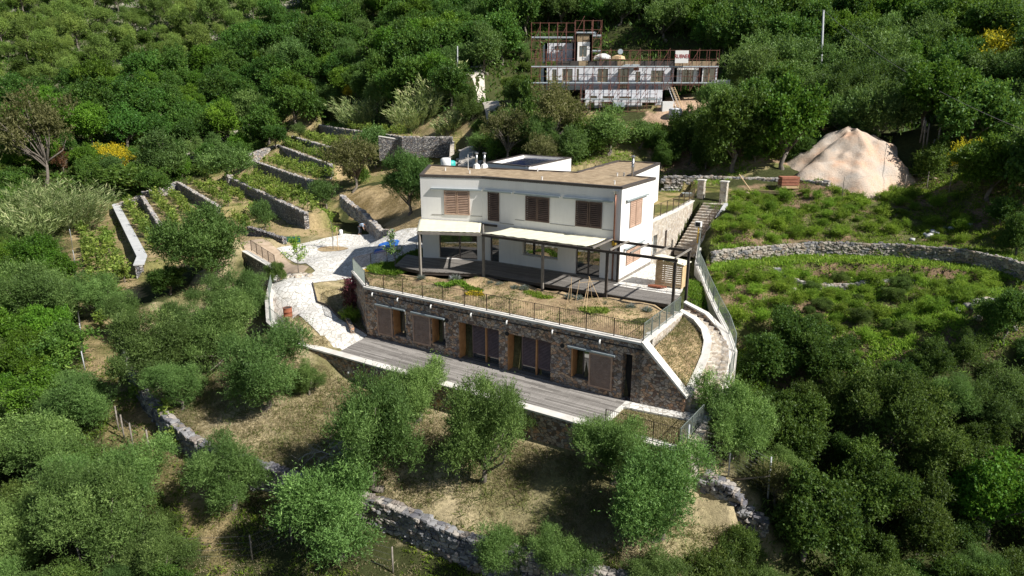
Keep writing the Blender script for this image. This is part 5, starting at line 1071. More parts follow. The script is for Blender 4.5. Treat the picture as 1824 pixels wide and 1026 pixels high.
# ------------------------------------------------------------------ the scaffolded building
CY = 85.0
def cz(zx, zy, y=CY): return YD(930 + zx * .20285, 20 + zy * .20285, y)
cb = thing('unfinished_building', cz(800, 880), 'white unfinished flat roofed building wrapped in scaffolding, with a square tower at its left', 'building')
def face_box(x0, x1, y0, y1, yf, depth, holes, name, mat, parent=cb):
    """front wall seen between zoom coords, with a body behind it"""
    a = cz(x0, y1, yf); b_ = cz(x1, y1, yf); z0 = a[2]; z1 = cz(x0, y0, yf)[2]; mb = MB(); hh = []
    k = (b_[0] - a[0]) / (x1 - x0)
    for (hx0, hx1, hy0, hy1) in holes: hh.append(((hx0 - x0) * k, (hx1 - x0) * k, cz(hx0, hy1, yf)[2], cz(hx0, hy0, yf)[2]))
    panel(mb, (a[0], yf), (b_[0], yf), z0, z1, hh, .3, 1)
    for q0, q1 in (((b_[0], yf), (b_[0], yf + depth)), ((a[0], yf + depth), (a[0], yf))): panel(mb, q0, q1, z0, z1, [], .3, 1)
    mb.build(name, mat, parent); F = Face((a[0], yf), (b_[0], yf), 1)
    for s0, s1, za, zb_ in hh: window(F, s0, s1, za, zb_, parent, .18, M['osb'], ((s0 + s1) / 2,) if s1 - s0 > .9 else ())
    MB().prism([(a[0] + .02, yf + .32), (b_[0] - .02, yf + .32), (b_[0] - .02, yf + depth), (a[0] + .02, yf + depth)], z1 - .2, z1 - .02).build('slab', M['darkboard'], parent)
    return a[0], b_[0], z0, z1
face_box(190, 1330, 485, 690, 85, 9, [(262,300,510,615),(350,440,505,615),(475,495,505,615),(660,750,505,620),(835,930,505,680),(990,1032,530,620),(1125,1235,520,620),(1295,1322,515,600)], 'wall', M['render2'])
face_box(1332, 1560, 485, 640, 84.4, 9, [(1400,1500,515,632)], 'wall', M['render'])
face_box(1562, 1715, 485, 640, 85.2, 8, [(1575,1705,500,630)], 'wall', M['render2'])
face_box(525, 1240, 690, 960, 83.2, 3, [(590,650,742,765),(700,800,745,768),(845,950,748,770),(1050,1160,758,782),(585,632,800,960),(690,790,795,900),(1045,1160,800,885)], 'wall', M['render2'])
face_box(200, 462, 280, 438, 86.5, 6, [(285,350,305,345)], 'tower_wall', M['render2'])
face_box(462, 612, 270, 436, 85.2, 5, [(500,566,305,400)], 'tower_wall', M['render'])
face_box(460, 614, 205, 268, 85.2, 5, [], 'tower_cladding', M['osb'])
for x0, x1 in ((300,495),(580,835),(1035,1340)):
    a, b_ = cz(x0, 480, 84.9), cz(x1, 436, 84.9); MB().prism([(a[0], 84.9), (b_[0], 84.9), (b_[0], 85.5), (a[0], 85.5)], a[2], b_[2]).build('parapet', M['darkboard'], cb)
for x0, x1, m_ in ((837,1033,'osb'),(1342,1716,'osb'),(497,578,'osb')):
    a, b_ = cz(x0, 480, 84.95), cz(x1, 438, 84.95); MB().prism([(a[0], 84.95), (b_[0], 84.95), (b_[0], 85.5), (a[0], 85.5)], a[2], b_[2]).build('parapet', M[m_], cb)
sf = thing('scaffolding', cz(80, 800, 83.2), 'rusty red tube scaffolding with pale blue board decks around the unfinished building', 'scaffolding')
def scaf(x0, x1, yt, yb, y, decks, step=84, name='scaffold_frame', depth=1.1):
    xs = np.arange(x0, x1 + 1, step); zt = cz(0, yt, y)[2]; zb = cz(0, yb, y)[2]
    X = [cz(x, 500, y)[0] for x in xs]
    for i, x in enumerate(X):
        mb = MB()
        for yy in (y, y + depth): mb.bar((x, yy, zb), (x, yy, zt), .055, n=6)
        for z in np.arange(zb + 1, zt, 1.0): mb.bar((x, y, z), (x, y + depth, z), .05, n=4)
        mb.build(name, M['scaf'], sf)
    mb = MB()
    for z in np.arange(zt - .1, zb, -1.0): mb.bar((X[0], y, z), (X[-1], y, z), .04, n=4)
    for i in range(0, len(X) - 1, 3):
        for z in np.arange(zb, zt - 1.5, 2.0): mb.bar((X[i], y - .04, z), (X[i+1], y - .04, z + 2), .045, n=4)
    mb.build('ledgers', M['scaf'], sf)
    for dy, a, b_, m_ in decks:
        z = cz(0, dy, y)[2]; xa, xb = cz(a, 500, y)[0], cz(b_, 500, y)[0]; mb = MB().prism([(xa, y + .05), (xb, y + .05), (xb, y + depth - .05), (xa, y + depth - .05)], z - .06, z); mb.prism([(xa, y - .0), (xb, y - .0), (xb, y + .03), (xa, y + .03)], z, z + .12); mb.build('board_deck', M[m_], sf)
scaf(80, 460, 95, 440, 84.6, [(232,80,440,'board')], 76)
scaf(610, 690, 75, 440, 84.6, [(215,610,690,'board'),(350,610,690,'board')], 78)
scaf(460, 690, 75, 200, 85.0, [(190,460,640,'board')], 76)
scaf(120, 350, 350, 480, 84.0, [], 46)
scaf(690, 1730, 335, 480, 83.6, [], 86)
scaf(80, 1725, 485, 700, 83.2, [(490,80,1725,'board'),(632,80,1725,'board')], 78)
scaf(525, 1240, 640, 960, 81.8, [(775,525,1230,'board')], 84)
for (a, b_) in (((1300,670),(1370,850)),((1322,665),(1395,850))):
    p_, q_ = Vector(cz(*a, 82.6)), Vector(cz(*b_, 81.4)); ld_ = MB(); w_ = Vector((.22, 0, 0)); ld_.bar(p_ - w_, q_ - w_, .05); ld_.bar(p_ + w_, q_ + w_, .05)
    for i in range(12): k_ = p_.lerp(q_, (i + .5) / 12); ld_.bar(k_ - w_, k_ + w_, .035)
    tag(ld_.build('ladder', M['steel' if a[0] == 1300 else 'pine']), 'silver metal ladder leaning on the scaffold, left of the wooden one' if a[0] == 1300 else 'wooden ladder leaning on the scaffold beside the metal one', 'ladder')
bn = thing('banner', cz(1400, 455, 82.9), 'white banner with red lettering hung on the top scaffold rail', 'banner')
a, b_ = cz(1341, 455, 82.9), cz(1465, 345, 82.9); MB().prism([(a[0], 82.88), (b_[0], 82.88), (b_[0], 82.92), (a[0], 82.92)], a[2], b_[2]).build('sheet', M['white'], bn)
fc = bpy.data.curves.new('lettering', 'FONT'); fc.body = 'RUBNER'; fc.size = .62; fc.align_x = 'CENTER'; fc.extrude = .005; fc.offset = .004; fo = bpy.data.objects.new('lettering', fc); COL.objects.link(fo); fc.materials.append(M['red'])
bpy.context.view_layer.update(); me_ = bpy.data.meshes.new_from_object(fo); bpy.data.objects.remove(fo); fo = bpy.data.objects.new('lettering', me_); COL.objects.link(fo); fo.scale = (.78, 1, 1); fo.parent = bn; fo.location = (0.05, -.04, .55); fo.rotation_euler = (R(90), 0, 0)
def box_thing(name, mat, px0, px1, y, d, label, cat, bev=.03):
    a, b_ = cz(*px0, y), cz(*px1, y); o = MB().prism([(a[0], y), (b_[0], y), (b_[0], y + d), (a[0], y + d)], a[2], b_[2]).build(name, mat, bevel=bev); return tag(o, label, cat)
box_thing('white_board_stack', M['white'], (1228,900), (1330,792), 81.0, .9, 'tall white board stack leaning by the ladders of the scaffold', 'boards')
a, b_ = cz(1290, 850, 79.5), cz(1398, 985, 79.5); cx_ = (a[0] + b_[0]) / 2; rr = (b_[0] - a[0]) / 2; mb = MB(); n_ = 18
mb.tube([(cx_, 79.5, b_[2] + (a[2] - b_[2]) * t_) for t_ in np.linspace(0, 1, n_)], [rr * (.97 + .07 * math.sin(i * 2.2)) * (.8 if i in (0, n_ - 1) else 1) for i in range(n_)], 16)
tag(mb.build('bag_stack', M['render2'], None, True), 'bulging stack of pale white bags wrapped in plastic below the ladders', 'bags')
x, y, z = cz(862, 356, 83.4); mb = MB(); mb.tube([(x, y, z), (x, y - .12, z + .02)], [.32, .3], 14); sdh = mb.build('round_sign', M['rail']); tag(sdh, 'small round pale blue disc on the scaffold rail above the roof', 'sign')
x, y, z = cz(705, 430, 86.5); mb = MB(); mb.tube([(x, y, z + .1), (x, y, z + .5), (x, y, z + .75)], [1.1, .95, .4], 10); tag(mb.build('covered_heap', M['white'], None, True), 'white sheet covered heap on the roof right of the tower', 'heap')
x, y, z = cz(845, 430, 86.5); mb = MB(); mb.tube([(x, y, z + .05), (x, y, z + .45), (x, y, z + .6)], [.9, .75, .3], 7); tag(mb.build('board_heap', M['pine']), 'pale timber heap on the roof beside the white heap', 'heap')
q0, q1, q2, q3 = cz(880, 478, 84), cz(975, 438, 87), cz(1035, 438, 87), cz(1030, 478, 84); mb = MB().add([q0, q3, q2, q1] + [(p_[0], p_[1], p_[2] - .05) for p_ in (q0, q3, q2, q1)], [(0,1,2,3),(7,6,5,4),(0,4,5,1),(1,5,6,2),(2,6,7,3),(3,7,4,0)])
tag(mb.build('roof_board', M['rail']), 'pale blue panel lying slanted on the roof edge of the unfinished building', 'panel')
box_thing('blue_sheet', M['rail'], (800,840), (900,800), 81.5, .1, 'light blue sheet hanging behind the grey olive at the foot of the scaffold', 'sheet', .01)
box_thing('orange_crate', M['brick'], (985,520), (1028,498), 83.5, .6, 'small orange crate on the first scaffold deck', 'crate')
for px0, px1, lab in (((1690,640), (1830,602), 'long white site container half hidden by olives right of the scaffold'), ((1700,738), (1786,716), 'short white beam lying right of the scaffold foot')): box_thing('site_container' if px0[0] == 1690 else 'white_beam', M['white'], px0, px1, 84 if px0[0] == 1690 else 80, 2 if px0[0] == 1690 else .4, lab, 'container' if px0[0] == 1690 else 'beam')

# ------------------------------------------------------------------ sand heap, road, poles, fences, small things
hc_ = Vector(YD(1522, 285, 64.5)); mb = MB(); vs = []; fs = []; NA, NR = 110, 44
pk = YD(1520, 227, 67.5)
for j in range(NR + 1):
    for i in range(NA):
        a = i / NA * 2 * math.pi; t_ = j / NR * 1.3; rx = 6.9 * (1 + .10 * math.sin(3 * a + 1) + .06 * math.sin(7 * a)); x = pk[0] - .9 * t_ + math.cos(a) * rx * t_ * 1.25; y = pk[1] - 1.2 * t_ + math.sin(a) * rx * .92 * t_
        rdg = math.sin(a * 5 + 1.5 * math.sin(t_ * 4)) * .05 * t_ + float(vnoise(x, y, .3, 77)) * .08 + float(vnoise(x, y, .7, 71)) * .42 + float(vnoise(x, y, 2.1, 72)) * 1.1 - .3
        gz = float(hgt(x, y)); h_ = (pk[2] - 3.3) * 1; z = max(pk[2] - .15 - .35 * math.exp(-t_ * 9) * (1 + math.sin(2 * a)) - (math.sqrt(t_ * t_ + .012) - .11) * 6.9 + rdg * (1 if t_ > .05 else .3), gz - .35); vs.append((x, y, z))
        if j < NR: fs.append((j*NA + i, j*NA + (i+1) % NA, (j+1)*NA + (i+1) % NA, (j+1)*NA + i))
mm, t, b = nodes('pink_sand'); p = pos(t)
c = ramp(t, noise(t, p, .45, 5), [(.35, (.60, .40, .28)), (.5, (.55, .44, .35)), (.7, (.48, .43, .38))]); c = mixc(t, c, ramp(t, noise(t, p, 9, 6), [(.3, (.35,)*3), (.7, (.62,)*3)]), .6, 'OVERLAY')
t.links.new(c, b.inputs['Base Color']); b.inputs['Roughness'].default_value = 1; bump(t, b, noise(t, p, 5, 8, .75), .8, .12)
tag(mb.add(vs, fs).build('sand_heap', mm, None, True), 'large pinkish heap of excavated sand at the end of the upper stone wall', 'heap')
rd = [YD(905,222,90)[:2], YD(893,190,96)[:2], YD(880,175,101)[:2], YD(866,150,106)[:2], YD(862,128,113)[:2], YD(862,117,118)[:2], YD(828,117,118)[:2], YD(829,135,113)[:2], YD(850,148,108)[:2], YD(858,172,101)[:2], YD(866,190,96)[:2], YD(872,224,90)[:2]]
drape('road', rd, .08, M['gravel'], 1.0)
rd2 = [YD(842,250,84)[:2], YD(850,292,72)[:2], YD(812,296,72)[:2], YD(818,262,82)[:2], YD(828,244,88)[:2]]
drape('rubble_path', rd2, .08, M['gravel'], .8)
def rocks(name, pts, size, label, cat, mat='stone', group=None):
    for (x, y) in pts:
        s = size * rng.uniform(.5, 1.3); v = _cv * np.array([s, s * rng.uniform(.6, 1), s * rng.uniform(.5, .8)]) * (1 + rng.normal(0, .1, (len(_cv), 1))); a = rng.uniform(0, 6); c_, s_ = math.cos(a), math.sin(a)
        v = np.stack([v[:, 0] * c_ - v[:, 1] * s_, v[:, 0] * s_ + v[:, 1] * c_, v[:, 2]], -1) + np.array([x, y, float(hgt(x, y)) + s * .12])
        o = link(name, fast_mesh(name, v, _cf.copy()), M[mat]); tag(o, label, cat, group)
def around(px, py, z, n, sx, sy): c_ = Z(px, py, z) if z is not None else hit(px, py); return [(c_[0] + rng.normal() * sx, c_[1] + rng.normal() * sy) for _ in range(n)]
rocks('rock', around(528, 500, -2.7, 22, .8, .45), .42, 'pale rough stone in the small pile by the young tree at the yard', 'rock', 'masonry_pale', 'stones piled by the young trees')
rocks('rock', around(828, 285, None, 26, 1.3, 2.2), .55, 'pale rubble stone on the path behind the house roof', 'rock', 'stone', 'rubble behind the house')
rocks('rock', around(1755, 545, None, 22, 1.0, 1.0), .5, 'grey boulder piled at the right of the lower weedy slope', 'rock', 'stone', 'boulders on the right slope')
rocks('rock', around(1440, 520, None, 16, 5, 3), .35, 'single pale stone lying in the weeds of the right slope', 'rock', 'stone', 'scattered stones on the right slope')
rocks('rock', [(pk[0] + rng.normal() * 4.5 - 1, pk[1] - 6.0 + rng.normal() * .8) for _ in range(26)], .38, 'sandy clod lying at the foot of the pinkish sand heap', 'rock', 'sandpath', 'clods at the foot of the sand heap')
rocks('rock', around(1680, 418, None, 12, 1.2, .4), .4, 'pale blue grey stone in the small heap above the slope wall', 'rock', 'concrete', 'stones above the slope wall')
rocks('rock', around(1200, 610, -1.6, 5, .5, .8), .35, 'stone lying on the small planted slope by the curved steps', 'rock', 'masonry_pale', 'stones on the planted slope')
def pole(name, px, py, pyt, y, r, mat, label, cat, dx=0):
    b_ = YD(px, py, y); zt = YD(px + dx, pyt, y); o = MB().tube([(b_[0], y, b_[2] - 1), (b_[0], y, b_[2]), (zt[0], y, zt[2])], [r, r, r * .7], 8).build(name, mat, None, True); return tag(o, label, cat), Vector((zt[0], y, zt[2]))
_, ptop = pole('utility_pole', 1462, 128, 18, 90, .16, M['pole'], 'tall pale utility pole standing in the wood right of the scaffolding', 'utility pole', 5)
_, ptop2 = pole('utility_pole', 815, 132, 82, 113, .11, M['pole'], 'slim grey pole at the left side of the gravel road', 'utility pole')
def wire(p, q, sag, r, n=24):
    return MB().tube([p.lerp(q, i / n) - Vector((0, 0, sag * 4 * (i / n) * (1 - i / n))) for i in range(n + 1)], [r] * (n + 1), 4)
tag(wire(ptop, Vector(YD(1850, 242, 52)), 1.2, .022).build('power_line', M['wire']), 'thin dark cable sagging from the pale utility pole to the right edge', 'cable')
tag(wire(ptop, Vector(YD(1380, -10, 135)), .8, .03).build('power_line', M['wire']), 'thin cable running from the pale utility pole up into the wood', 'cable')
for k, (px, py, h_, lab) in enumerate(((1644,266,2.6,'leftmost of the weathered wooden posts beside the sand heap'),(1650,262,2.2,'second weathered post beside the sand heap'),(1668,268,2.0,'short crooked post beside the sand heap'),(1638,258,2.4,'thin post behind the others beside the sand heap'),(1657,280,1.6,'lowest front post beside the sand heap'))):
    h0 = hit(px, py); o = MB().tube([(h0[0], h0[1], h0[2] - .4), (h0[0] + .08 * (k - 2), h0[1], h0[2] + h_)], [.09, .07], 7).build('wooden_post', M['post'], None, True); tag(o, lab, 'post')
def post_fence(name, pxs, h, label, r=.05, mat='post', wires=(.3, .7, 1.1, 1.5), mesh=.0, brace=()):
    pts = []
    for px, py in pxs:
        q = hit(px, py); pts.append(Vector(q) if q else None)
    pts = [p_ for p_ in pts if p_]; root = thing(name, pts[0], label, 'fence')
    for p_ in pts: MB().tube([p_ - Vector((0, 0, .3)), p_ + Vector((rng.normal() * .04, rng.normal() * .04, h))], [r, r * .85], 7).build('post', M[mat], root, True)
    mb = MB()
    for a, b_ in zip(pts, pts[1:]):
        for w_ in wires: mb.bar(a + Vector((0, 0, w_ * h / 1.6)), b_ + Vector((0, 0, w_ * h / 1.6)), .012, n=3)
        if mesh:
            n_ = int((b_ - a).length / mesh)
            for i in range(1, n_): q = a.lerp(b_, i / n_); mb.bar(q + Vector((0, 0, .05)), q + Vector((0, 0, h * .95)), .010, n=3)
    mb.build('wire_mesh', M['wire'], root)
    for (i, px, py) in brace:
        e = hit(px, py); MB().tube([pts[i] + Vector((0, 0, h * .55)), Vector(e)], [.045, .045], 6).build('brace', M['post'], root, True)
    return root
post_fence('wire_fence', [(1219,858),(1297,852),(1368,888)], 2.2, 'tall wire fence with grey posts on the dry grass at the lower right', .05, 'pole', (.15,.3,.45,.6,.75,.9,1.05,1.2,1.35,1.5), .2, ((0,1283,850),(2,1305,862)))
pf = [(122,402),(128,430),(134,470),(138,510),(142,560),(147,610),(152,660)]
post_fence('wire_fence', pf, 1.5, 'pale netting fence along the left edge of the vine strip', .04, 'pole', (.1,.25,.4,.55,.7,.85,1.0,1.15,1.3,1.45), .12)
post_fence('wire_fence', [(212,770),(222,785),(238,800),(268,815)], 1.6, 'grey post and wire fence beside the forked olive at the lower left', .05)
post_fence('wire_fence', [(205,352),(245,335),(283,322),(330,300),(375,287),(430,270)], 1.5, 'thin wire fence along the outer ends of the vineyard terraces', .035)
post_fence('wire_fence', [(1500,350),(1565,345),(1610,345),(1650,340),(1690,345)], 1.7, 'thin post fence in the weeds below the sand heap', .04)
post_fence('wire_fence', [(150,1020),(290,1005),(450,1000),(520,965),(700,1022)], 1.4, 'half hidden post fence along the bottom edge below the foreground trees', .045)
# rusty drum
dq = Z(511, 540, -2.65); dz_ = float(hgt(dq[0], dq[1])) + .05
dr = thing('drum', (dq[0], dq[1], dz_), 'rusty brown oil drum standing alone on the pale paving', 'drum')
mb = MB(); n_ = 24; prof = [(0,.29),(.0,.30),(.03,.31),(.29,.30),(.30,.315),(.31,.30),(.59,.30),(.60,.315),(.61,.30),(.87,.30),(.90,.31),(.90,.28)]
vs = [(dq[0] + math.cos(2*math.pi*i/n_) * r_ * 1.05, dq[1] + math.sin(2*math.pi*i/n_) * r_ * 1.05, dz_ + z_) for z_, r_ in prof for i in range(n_)]
fs = [(j*n_+i, j*n_+(i+1)%n_, (j+1)*n_+(i+1)%n_, (j+1)*n_+i) for j in range(len(prof)-1) for i in range(n_)]; mb.add(vs, fs); mb.build('body', M['rust'], dr, True)
MB().tube([(dq[0], dq[1], dz_ + .84), (dq[0], dq[1], dz_ + .86)], [.29, .29], 24).build('lid', M['darkbeam'], dr)
# firewood shed of pallet boards
sh = thing('pallet_shed', W(-3.2, 1.2, 0), 'small shed of pale pallet boards with a sloping top on the patio', 'shed')
FSH = Face(W(-4.15, .55), W(-2.35, .45), -1)
mb = MB()
for i in range(12): z = .08 + i * .135; F_ = FSH; mb2 = F_.box(mb, .0 if i < 11 else .5, 1.75, .0, .022, z, z + .10)
mb.build('front_boards', M['pine'], sh); mb = MB()
for a in (.02, .6, 1.15, 1.7): FSH.box(mb, a, a + .06, -.08, -.002, 0, 1.68 - .35 * (a / 1.75 if False else 0))
mb.build('frame', M['pine'], sh); mb = MB(); mb.prism([W(-4.13,.57), W(-4.13,1.75), W(-4.1,1.75), W(-4.1,.57)], 0, 1.55); mb.prism([W(-2.4,.6), W(-2.4,1.75), W(-2.37,1.75), W(-2.37,.6)], 0, 1.65); mb.build('side_boards', M['pine'], sh)
rp = [W(-4.25,.42), W(-2.25,.35), W(-2.25,1.9), W(-4.25,1.9)]; MB().prism(rp, [1.55,1.95,1.75,1.5], [1.60,2.0,1.80,1.55]).build('roof', M['canvas'], sh)
for k in range(3): tag(MB().tube([W(-2.35 + .1*k, .15 - .12*k, .08), W(-3.3 + .12*k, .1 - .1*k, .1)], [.08, .06], 8).build('log', M['rust']), ['reddish log lying nearest the pallet shed', 'reddish log in the middle of the three by the pallet shed', 'reddish log farthest out in front of the pallet shed'][k], 'log')
# bean poles
bp = thing('cane_frame', W(-1.2, -5.2, -.4), 'tripod frame of thin bamboo canes in the roof garden', 'canes')
for (a, b_, z0, a2, b2, z1) in ((.2,-5.9,-.4,.1,-5.5,1.35),(1.0,-4.8,-.4,1.05,-4.7,1.2),(-.5,-6.3,-.4,-.3,-5.0,1.5),(-1.4,-5.1,-.4,-.25,-5.0,1.55),(-.2,-4.2,-.4,-.3,-5.0,1.5),(-.9,-6.6,-.4,-.3,-5.0,1.5),(.6,-6.2,-.4,.5,-5.9,1.1)):
    MB().tube([W(a,b_,z0), W(a2,b2,z1)], [.016,.014], 5).build('cane', M['pine'], bp)
MB().tube([W(.1,-5.5,1.2), W(-.9,-5.0,1.35)], [.014,.014], 5).build('cane', M['pine'], bp)
# hose, tarp, lamp, pallets, buckets
hp = [W(16.9 - .9*math.cos(t_), -5.6 + .7*math.sin(t_*1.3), -.36) for t_ in np.linspace(0, 5, 24)]; tag(MB().tube(hp, [.025]*24, 6).build('garden_hose', M['yellow'], None, True), 'yellow garden hose curled at the left end of the roof garden', 'hose')
_tc = Z(690, 457, -2.3); q = [(_tc[0] - 1.1, _tc[1] - .8), (_tc[0] + 1.0, _tc[1] - .9), (_tc[0] + 1.1, _tc[1] + 1.0), (_tc[0] - .9, _tc[1] + .9)]
tag(drape('tarpaulin', q, .12, M['bluetarp'], .25, None, None, .25), 'bright blue tarpaulin on the yard beyond the roof garden railing', 'tarpaulin')
lp = thing('solar_lamp', W(-1.75, 11.2, .9), 'small post lamp with a dark square head at the foot of the long steps', 'lamp')
MB().tube([W(-1.75,11.2,.8), W(-1.75,11.2,2.1)], [.05,.05], 8).build('post', M['yellow'], lp); MB().prism([W(-1.95,11.0), W(-1.5,11.0), W(-1.5,11.4), W(-1.95,11.4)], 2.1, 2.5).build('lamp_head', M['white'], lp); mb = MB(); MB().prism([W(-1.9,10.97), W(-1.55,10.97), W(-1.55,10.995), W(-1.9,10.995)], 2.15, 2.45).build('lamp_panel', M['black'], lp)
h0 = hit(1405, 338); pl_ = thing('brick_pallet', h0, 'reddish bricks stacked on a pallet in front of the far stone wall', 'pallet')
for i in range(4): MB().prism([(h0[0]-.9, h0[1]-.5), (h0[0]+.7, h0[1]-.5), (h0[0]+.7, h0[1]+.5), (h0[0]-.9, h0[1]+.5)], h0[2] + .05 + i*.27, h0[2] + .27 + i*.27).build('brick_layer', M['brick'] if i else M['pine'], pl_)
for (x0, x1, y_, z0_) in ((1338,1352,345,.0),): 
    h1, h2 = hit(1345, 352), hit(1335, 358); tag(MB().tube([(h1[0], h1[1], h1[2]), (h1[0]-1.3, h1[1]+1, h1[2]+1.9)], [.05,.05], 6).build('leaning_plank', M['pine']), 'pale plank propped diagonally in the weeds near the brick pallet', 'plank')
for (a, b_, m_, lab) in ((14.9,7.3,'white','pale round bucket behind the left of the house roof'),(15.7,7.9,'teal','turquoise bucket behind the left of the house roof')):
    x, y = YD(794 if m_ == 'white' else 801, 286, 66)[:2]; y += 0 if m_ == 'white' else .8; gz_ = float(hgt(x, y)); tz_ = YD(794, 281 if m_ == 'white' else 287, 66)[2]; tag(MB().tube([(x, y, gz_ - .1), (x, y, tz_ - .5), (x, y, tz_ - .1), (x, y, tz_)], [.45,.5,.5,.3], 12).build('water_tank', M[m_], None, True), lab.replace('bucket', 'water tank'), 'tank')
h0 = hit(1282, 462); 
cn = YD(1135, 352, 1) if False else None
x, y = W(-.2 + .7, 19.0); tag(MB().tube([(x + 2, y + 2, 3.05), (x + 2.05, y + 2, 3.5)], [.3,.28], 10).build('bucket', M['brick']), 'round terracotta coloured bucket on the terrace behind the gate posts', 'bucket')
x, y = W(2.2, 20.4); mb = MB(); mb.add([(x-.55,y-.3,3.35),(x+.55,y-.3,3.35),(x+.55,y+.3,3.35),(x-.55,y+.3,3.35),(x-.3,y-.18,3.05),(x+.3,y-.18,3.05),(x+.3,y+.18,3.05),(x-.3,y+.18,3.05)], [(0,1,5,4),(1,2,6,5),(2,3,7,6),(3,0,4,7),(4,5,6,7)])
wb = thing('wheelbarrow', (x, y, 3), 'small teal wheelbarrow on the terrace behind the house', 'wheelbarrow'); mb.build('tub', M['rail'], wb); MB().bar((x+.4,y-.25,3.3), (x+1.1,y-.3,3.55), .04).build('handle', M['steel'], wb); MB().bar((x+.4,y+.25,3.3), (x+1.1,y+.3,3.55), .04).build('handle', M['steel'], wb); MB().tube([(x-.6,y-.05,3.16),(x-.6,y+.05,3.16)], [.16,.16], 12).build('wheel', M['black'], wb)
gn = [Z(505,430,-2.2), Z(535,428,-2.1)]; o = MB().seg(gn[0][:2], gn[1][:2], .04, -2.6, -1.7).build('netting', M['greennet']); tag(o, 'strip of dark green netting beside the low wall at the yard corner', 'netting')
x, y, z = Z(607, 412, -1.9); tag(MB().tube([(x, y, float(hgt(x, y))), (x, y, float(hgt(x, y)) + .55), (x, y, float(hgt(x, y)) + .6)], [.2,.2,.12], 10).build('canister', M['white'], None, True), 'small white canister beyond the far edge of the yard', 'canister')
# round tree pit in the yard
tp = Z(593, 441, -2.45); ring_ = [(tp[0] + 1.5 * math.cos(a), tp[1] + 1.1 * math.sin(a)) for a in np.linspace(0, 6.283, 22)[:-1]]
drape('tree_pit', ring_, .075, M['garden'], .4)
def young_tree(x, y, h, lab, spread, kind='weed', n=500, nb=6, up=.8):
    z = float(hgt(x, y)) + .03; root = thing('young_tree', (x, y, z), lab, 'young tree'); g = rng; mb = MB(); mb.tube([(x, y, z - .2), (x + .05, y, z + h * .5), (x, y, z + h)], [.045, .035, .015], 6); P_ = []
    for i in range(nb):
        a = g.uniform(0, 6.28); t_ = g.uniform(.35, .95); s0 = Vector((x, y, z + h * t_)); e = s0 + Vector((math.cos(a) * spread * (1.1 - t_), math.sin(a) * spread * (1.1 - t_), h * .25 * up)); mb.tube([s0, e], [.018, .006], 4)
        for _ in range(n // nb): P_.append(np.array(s0.lerp(e, g.uniform(.35, 1.1))) + g.normal(0, .12, 3))
    mb.build('trunk', M['bark'], root); P_ = np.array(P_); D = unit(g.normal(size=P_.shape) + [0, 0, .2]); v, f = leaf_quads(P_, D, unit(g.normal(size=P_.shape)), .2, .08, g); me = fast_mesh('crown', v, f, g.random(len(f))); o = link('crown', me, L[kind], root); return root
x, y, z = Z(532, 492, -2.75); young_tree(x, y, 2.7, 'young leafy tree with spreading side branches at the yard edge', 1.6, n=700, nb=9)
x, y, z = Z(593, 441, -2.4); young_tree(x, y, 3.0, 'thin staked young tree in the round pit of the yard', .8, n=160)
MBs = MB().tube([(x + .5, y, z - .2), (x + .5, y, z + 2.0)], [.04, .04], 6).build('stake', M['pine']); tag(MBs, 'bare wooden stake beside the thin young tree in the round pit', 'stake')
x, y = W(16.2, -3.9); young_tree(x, y, 2.6, 'small tree with grey leaves in the left end of the roof garden', .8, 'olive', 420, 8)
plant_px('bush_near', 494, 487, 40, 'dense green bush right beside the young tree at the yard edge', 'bush', 1.3)
x, y, z = Z(628, 575, -3.6); plant('weedbush', x, y, .75, 'bright yellow green tuft of broom in the dry bed by the stone storey', 'bush', sz=1.3)
# bougainvillea on the corner of the stone storey
for k, (a, b_, r_, z) in enumerate(((17.6,-7.6,.85,-2.9),(18.4,-7.2,.75,-2.4),(18.9,-6.5,.7,-2.2),(18.1,-7.6,.7,-2.0))):
    pass
g = np.random.default_rng(5); lb = []
for i in range(16): a = 17.0 + 2.0 * g.random(); lb.append((*W(a, -7.1 + (a - 17) * .7 - .25 * g.random() - .2), -3.3 + 2.3 * g.random(), .42, .42, .42))
v, f, t_ = sprig_cloud(g, 6500, lb, .11, .08, spread=.8, shell=.2); bo = thing('bougainvillea', (*W(18, -6.8), -3.5), 'magenta flowering bougainvillea climbing the left corner of the stone storey', 'climbing plant')
link('foliage', fast_mesh('foliage', v, f, t_), L['magenta'], bo); mb = MB()
for l in lb[:8]: mb.tube([W(18, -6.9, -3.9), l[:3]], [.05, .02], 5)
mb.build('stem', M['bark'], bo)
# lavender along the deck, garden patches
for k, (a, b_) in enumerate(((12.4,-5.4),(10.3,-4.3),(7.6,-3.9),(6.9,-3.9),(5.0,-3.8),(1.6,-3.9),(.9,-3.9),(-.9,-3.9),(-2.6,-3.9),(-3.6,-3.9),(5.6,-4.0))):
    g = np.random.default_rng(k); n_ = 260; P_ = np.tile([0, 0, .0], (n_, 1)) + g.normal(0, .07, (n_, 3)) * [1, 1, 0]; D = unit(g.normal(size=(n_, 3)) * [1, 1, .3] + [0, 0, .9]); v, f = leaf_quads(P_, D, unit(g.normal(size=(n_, 3))), .42 * g.uniform(.6, 1.1, n_), .035, g)
    x, y = W(a, b_); v = v * rng.uniform(.75, 1.2) + [x, y, -.4]; o = link('lavender_bush', fast_mesh('lavender_bush', v, f, g.random(n_)), L['lavender'])
    tag(o, ['grey lavender bush at the left front deck post', 'grey lavender bush in front of the left deck edge', 'left one of two lavender bushes side by side by the deck', 'right one of two lavender bushes side by side by the deck', 'lavender bush just left of the middle pergola post', 'left lavender bush behind the bamboo canes', 'right lavender bush behind the bamboo canes', 'lavender bush beside the dark pergola post right of the canes', 'second lavender bush from the right end of the deck', 'lavender bush nearest the right end of the deck', 'small lavender bush left of the middle pergola post'][k], 'lavender')
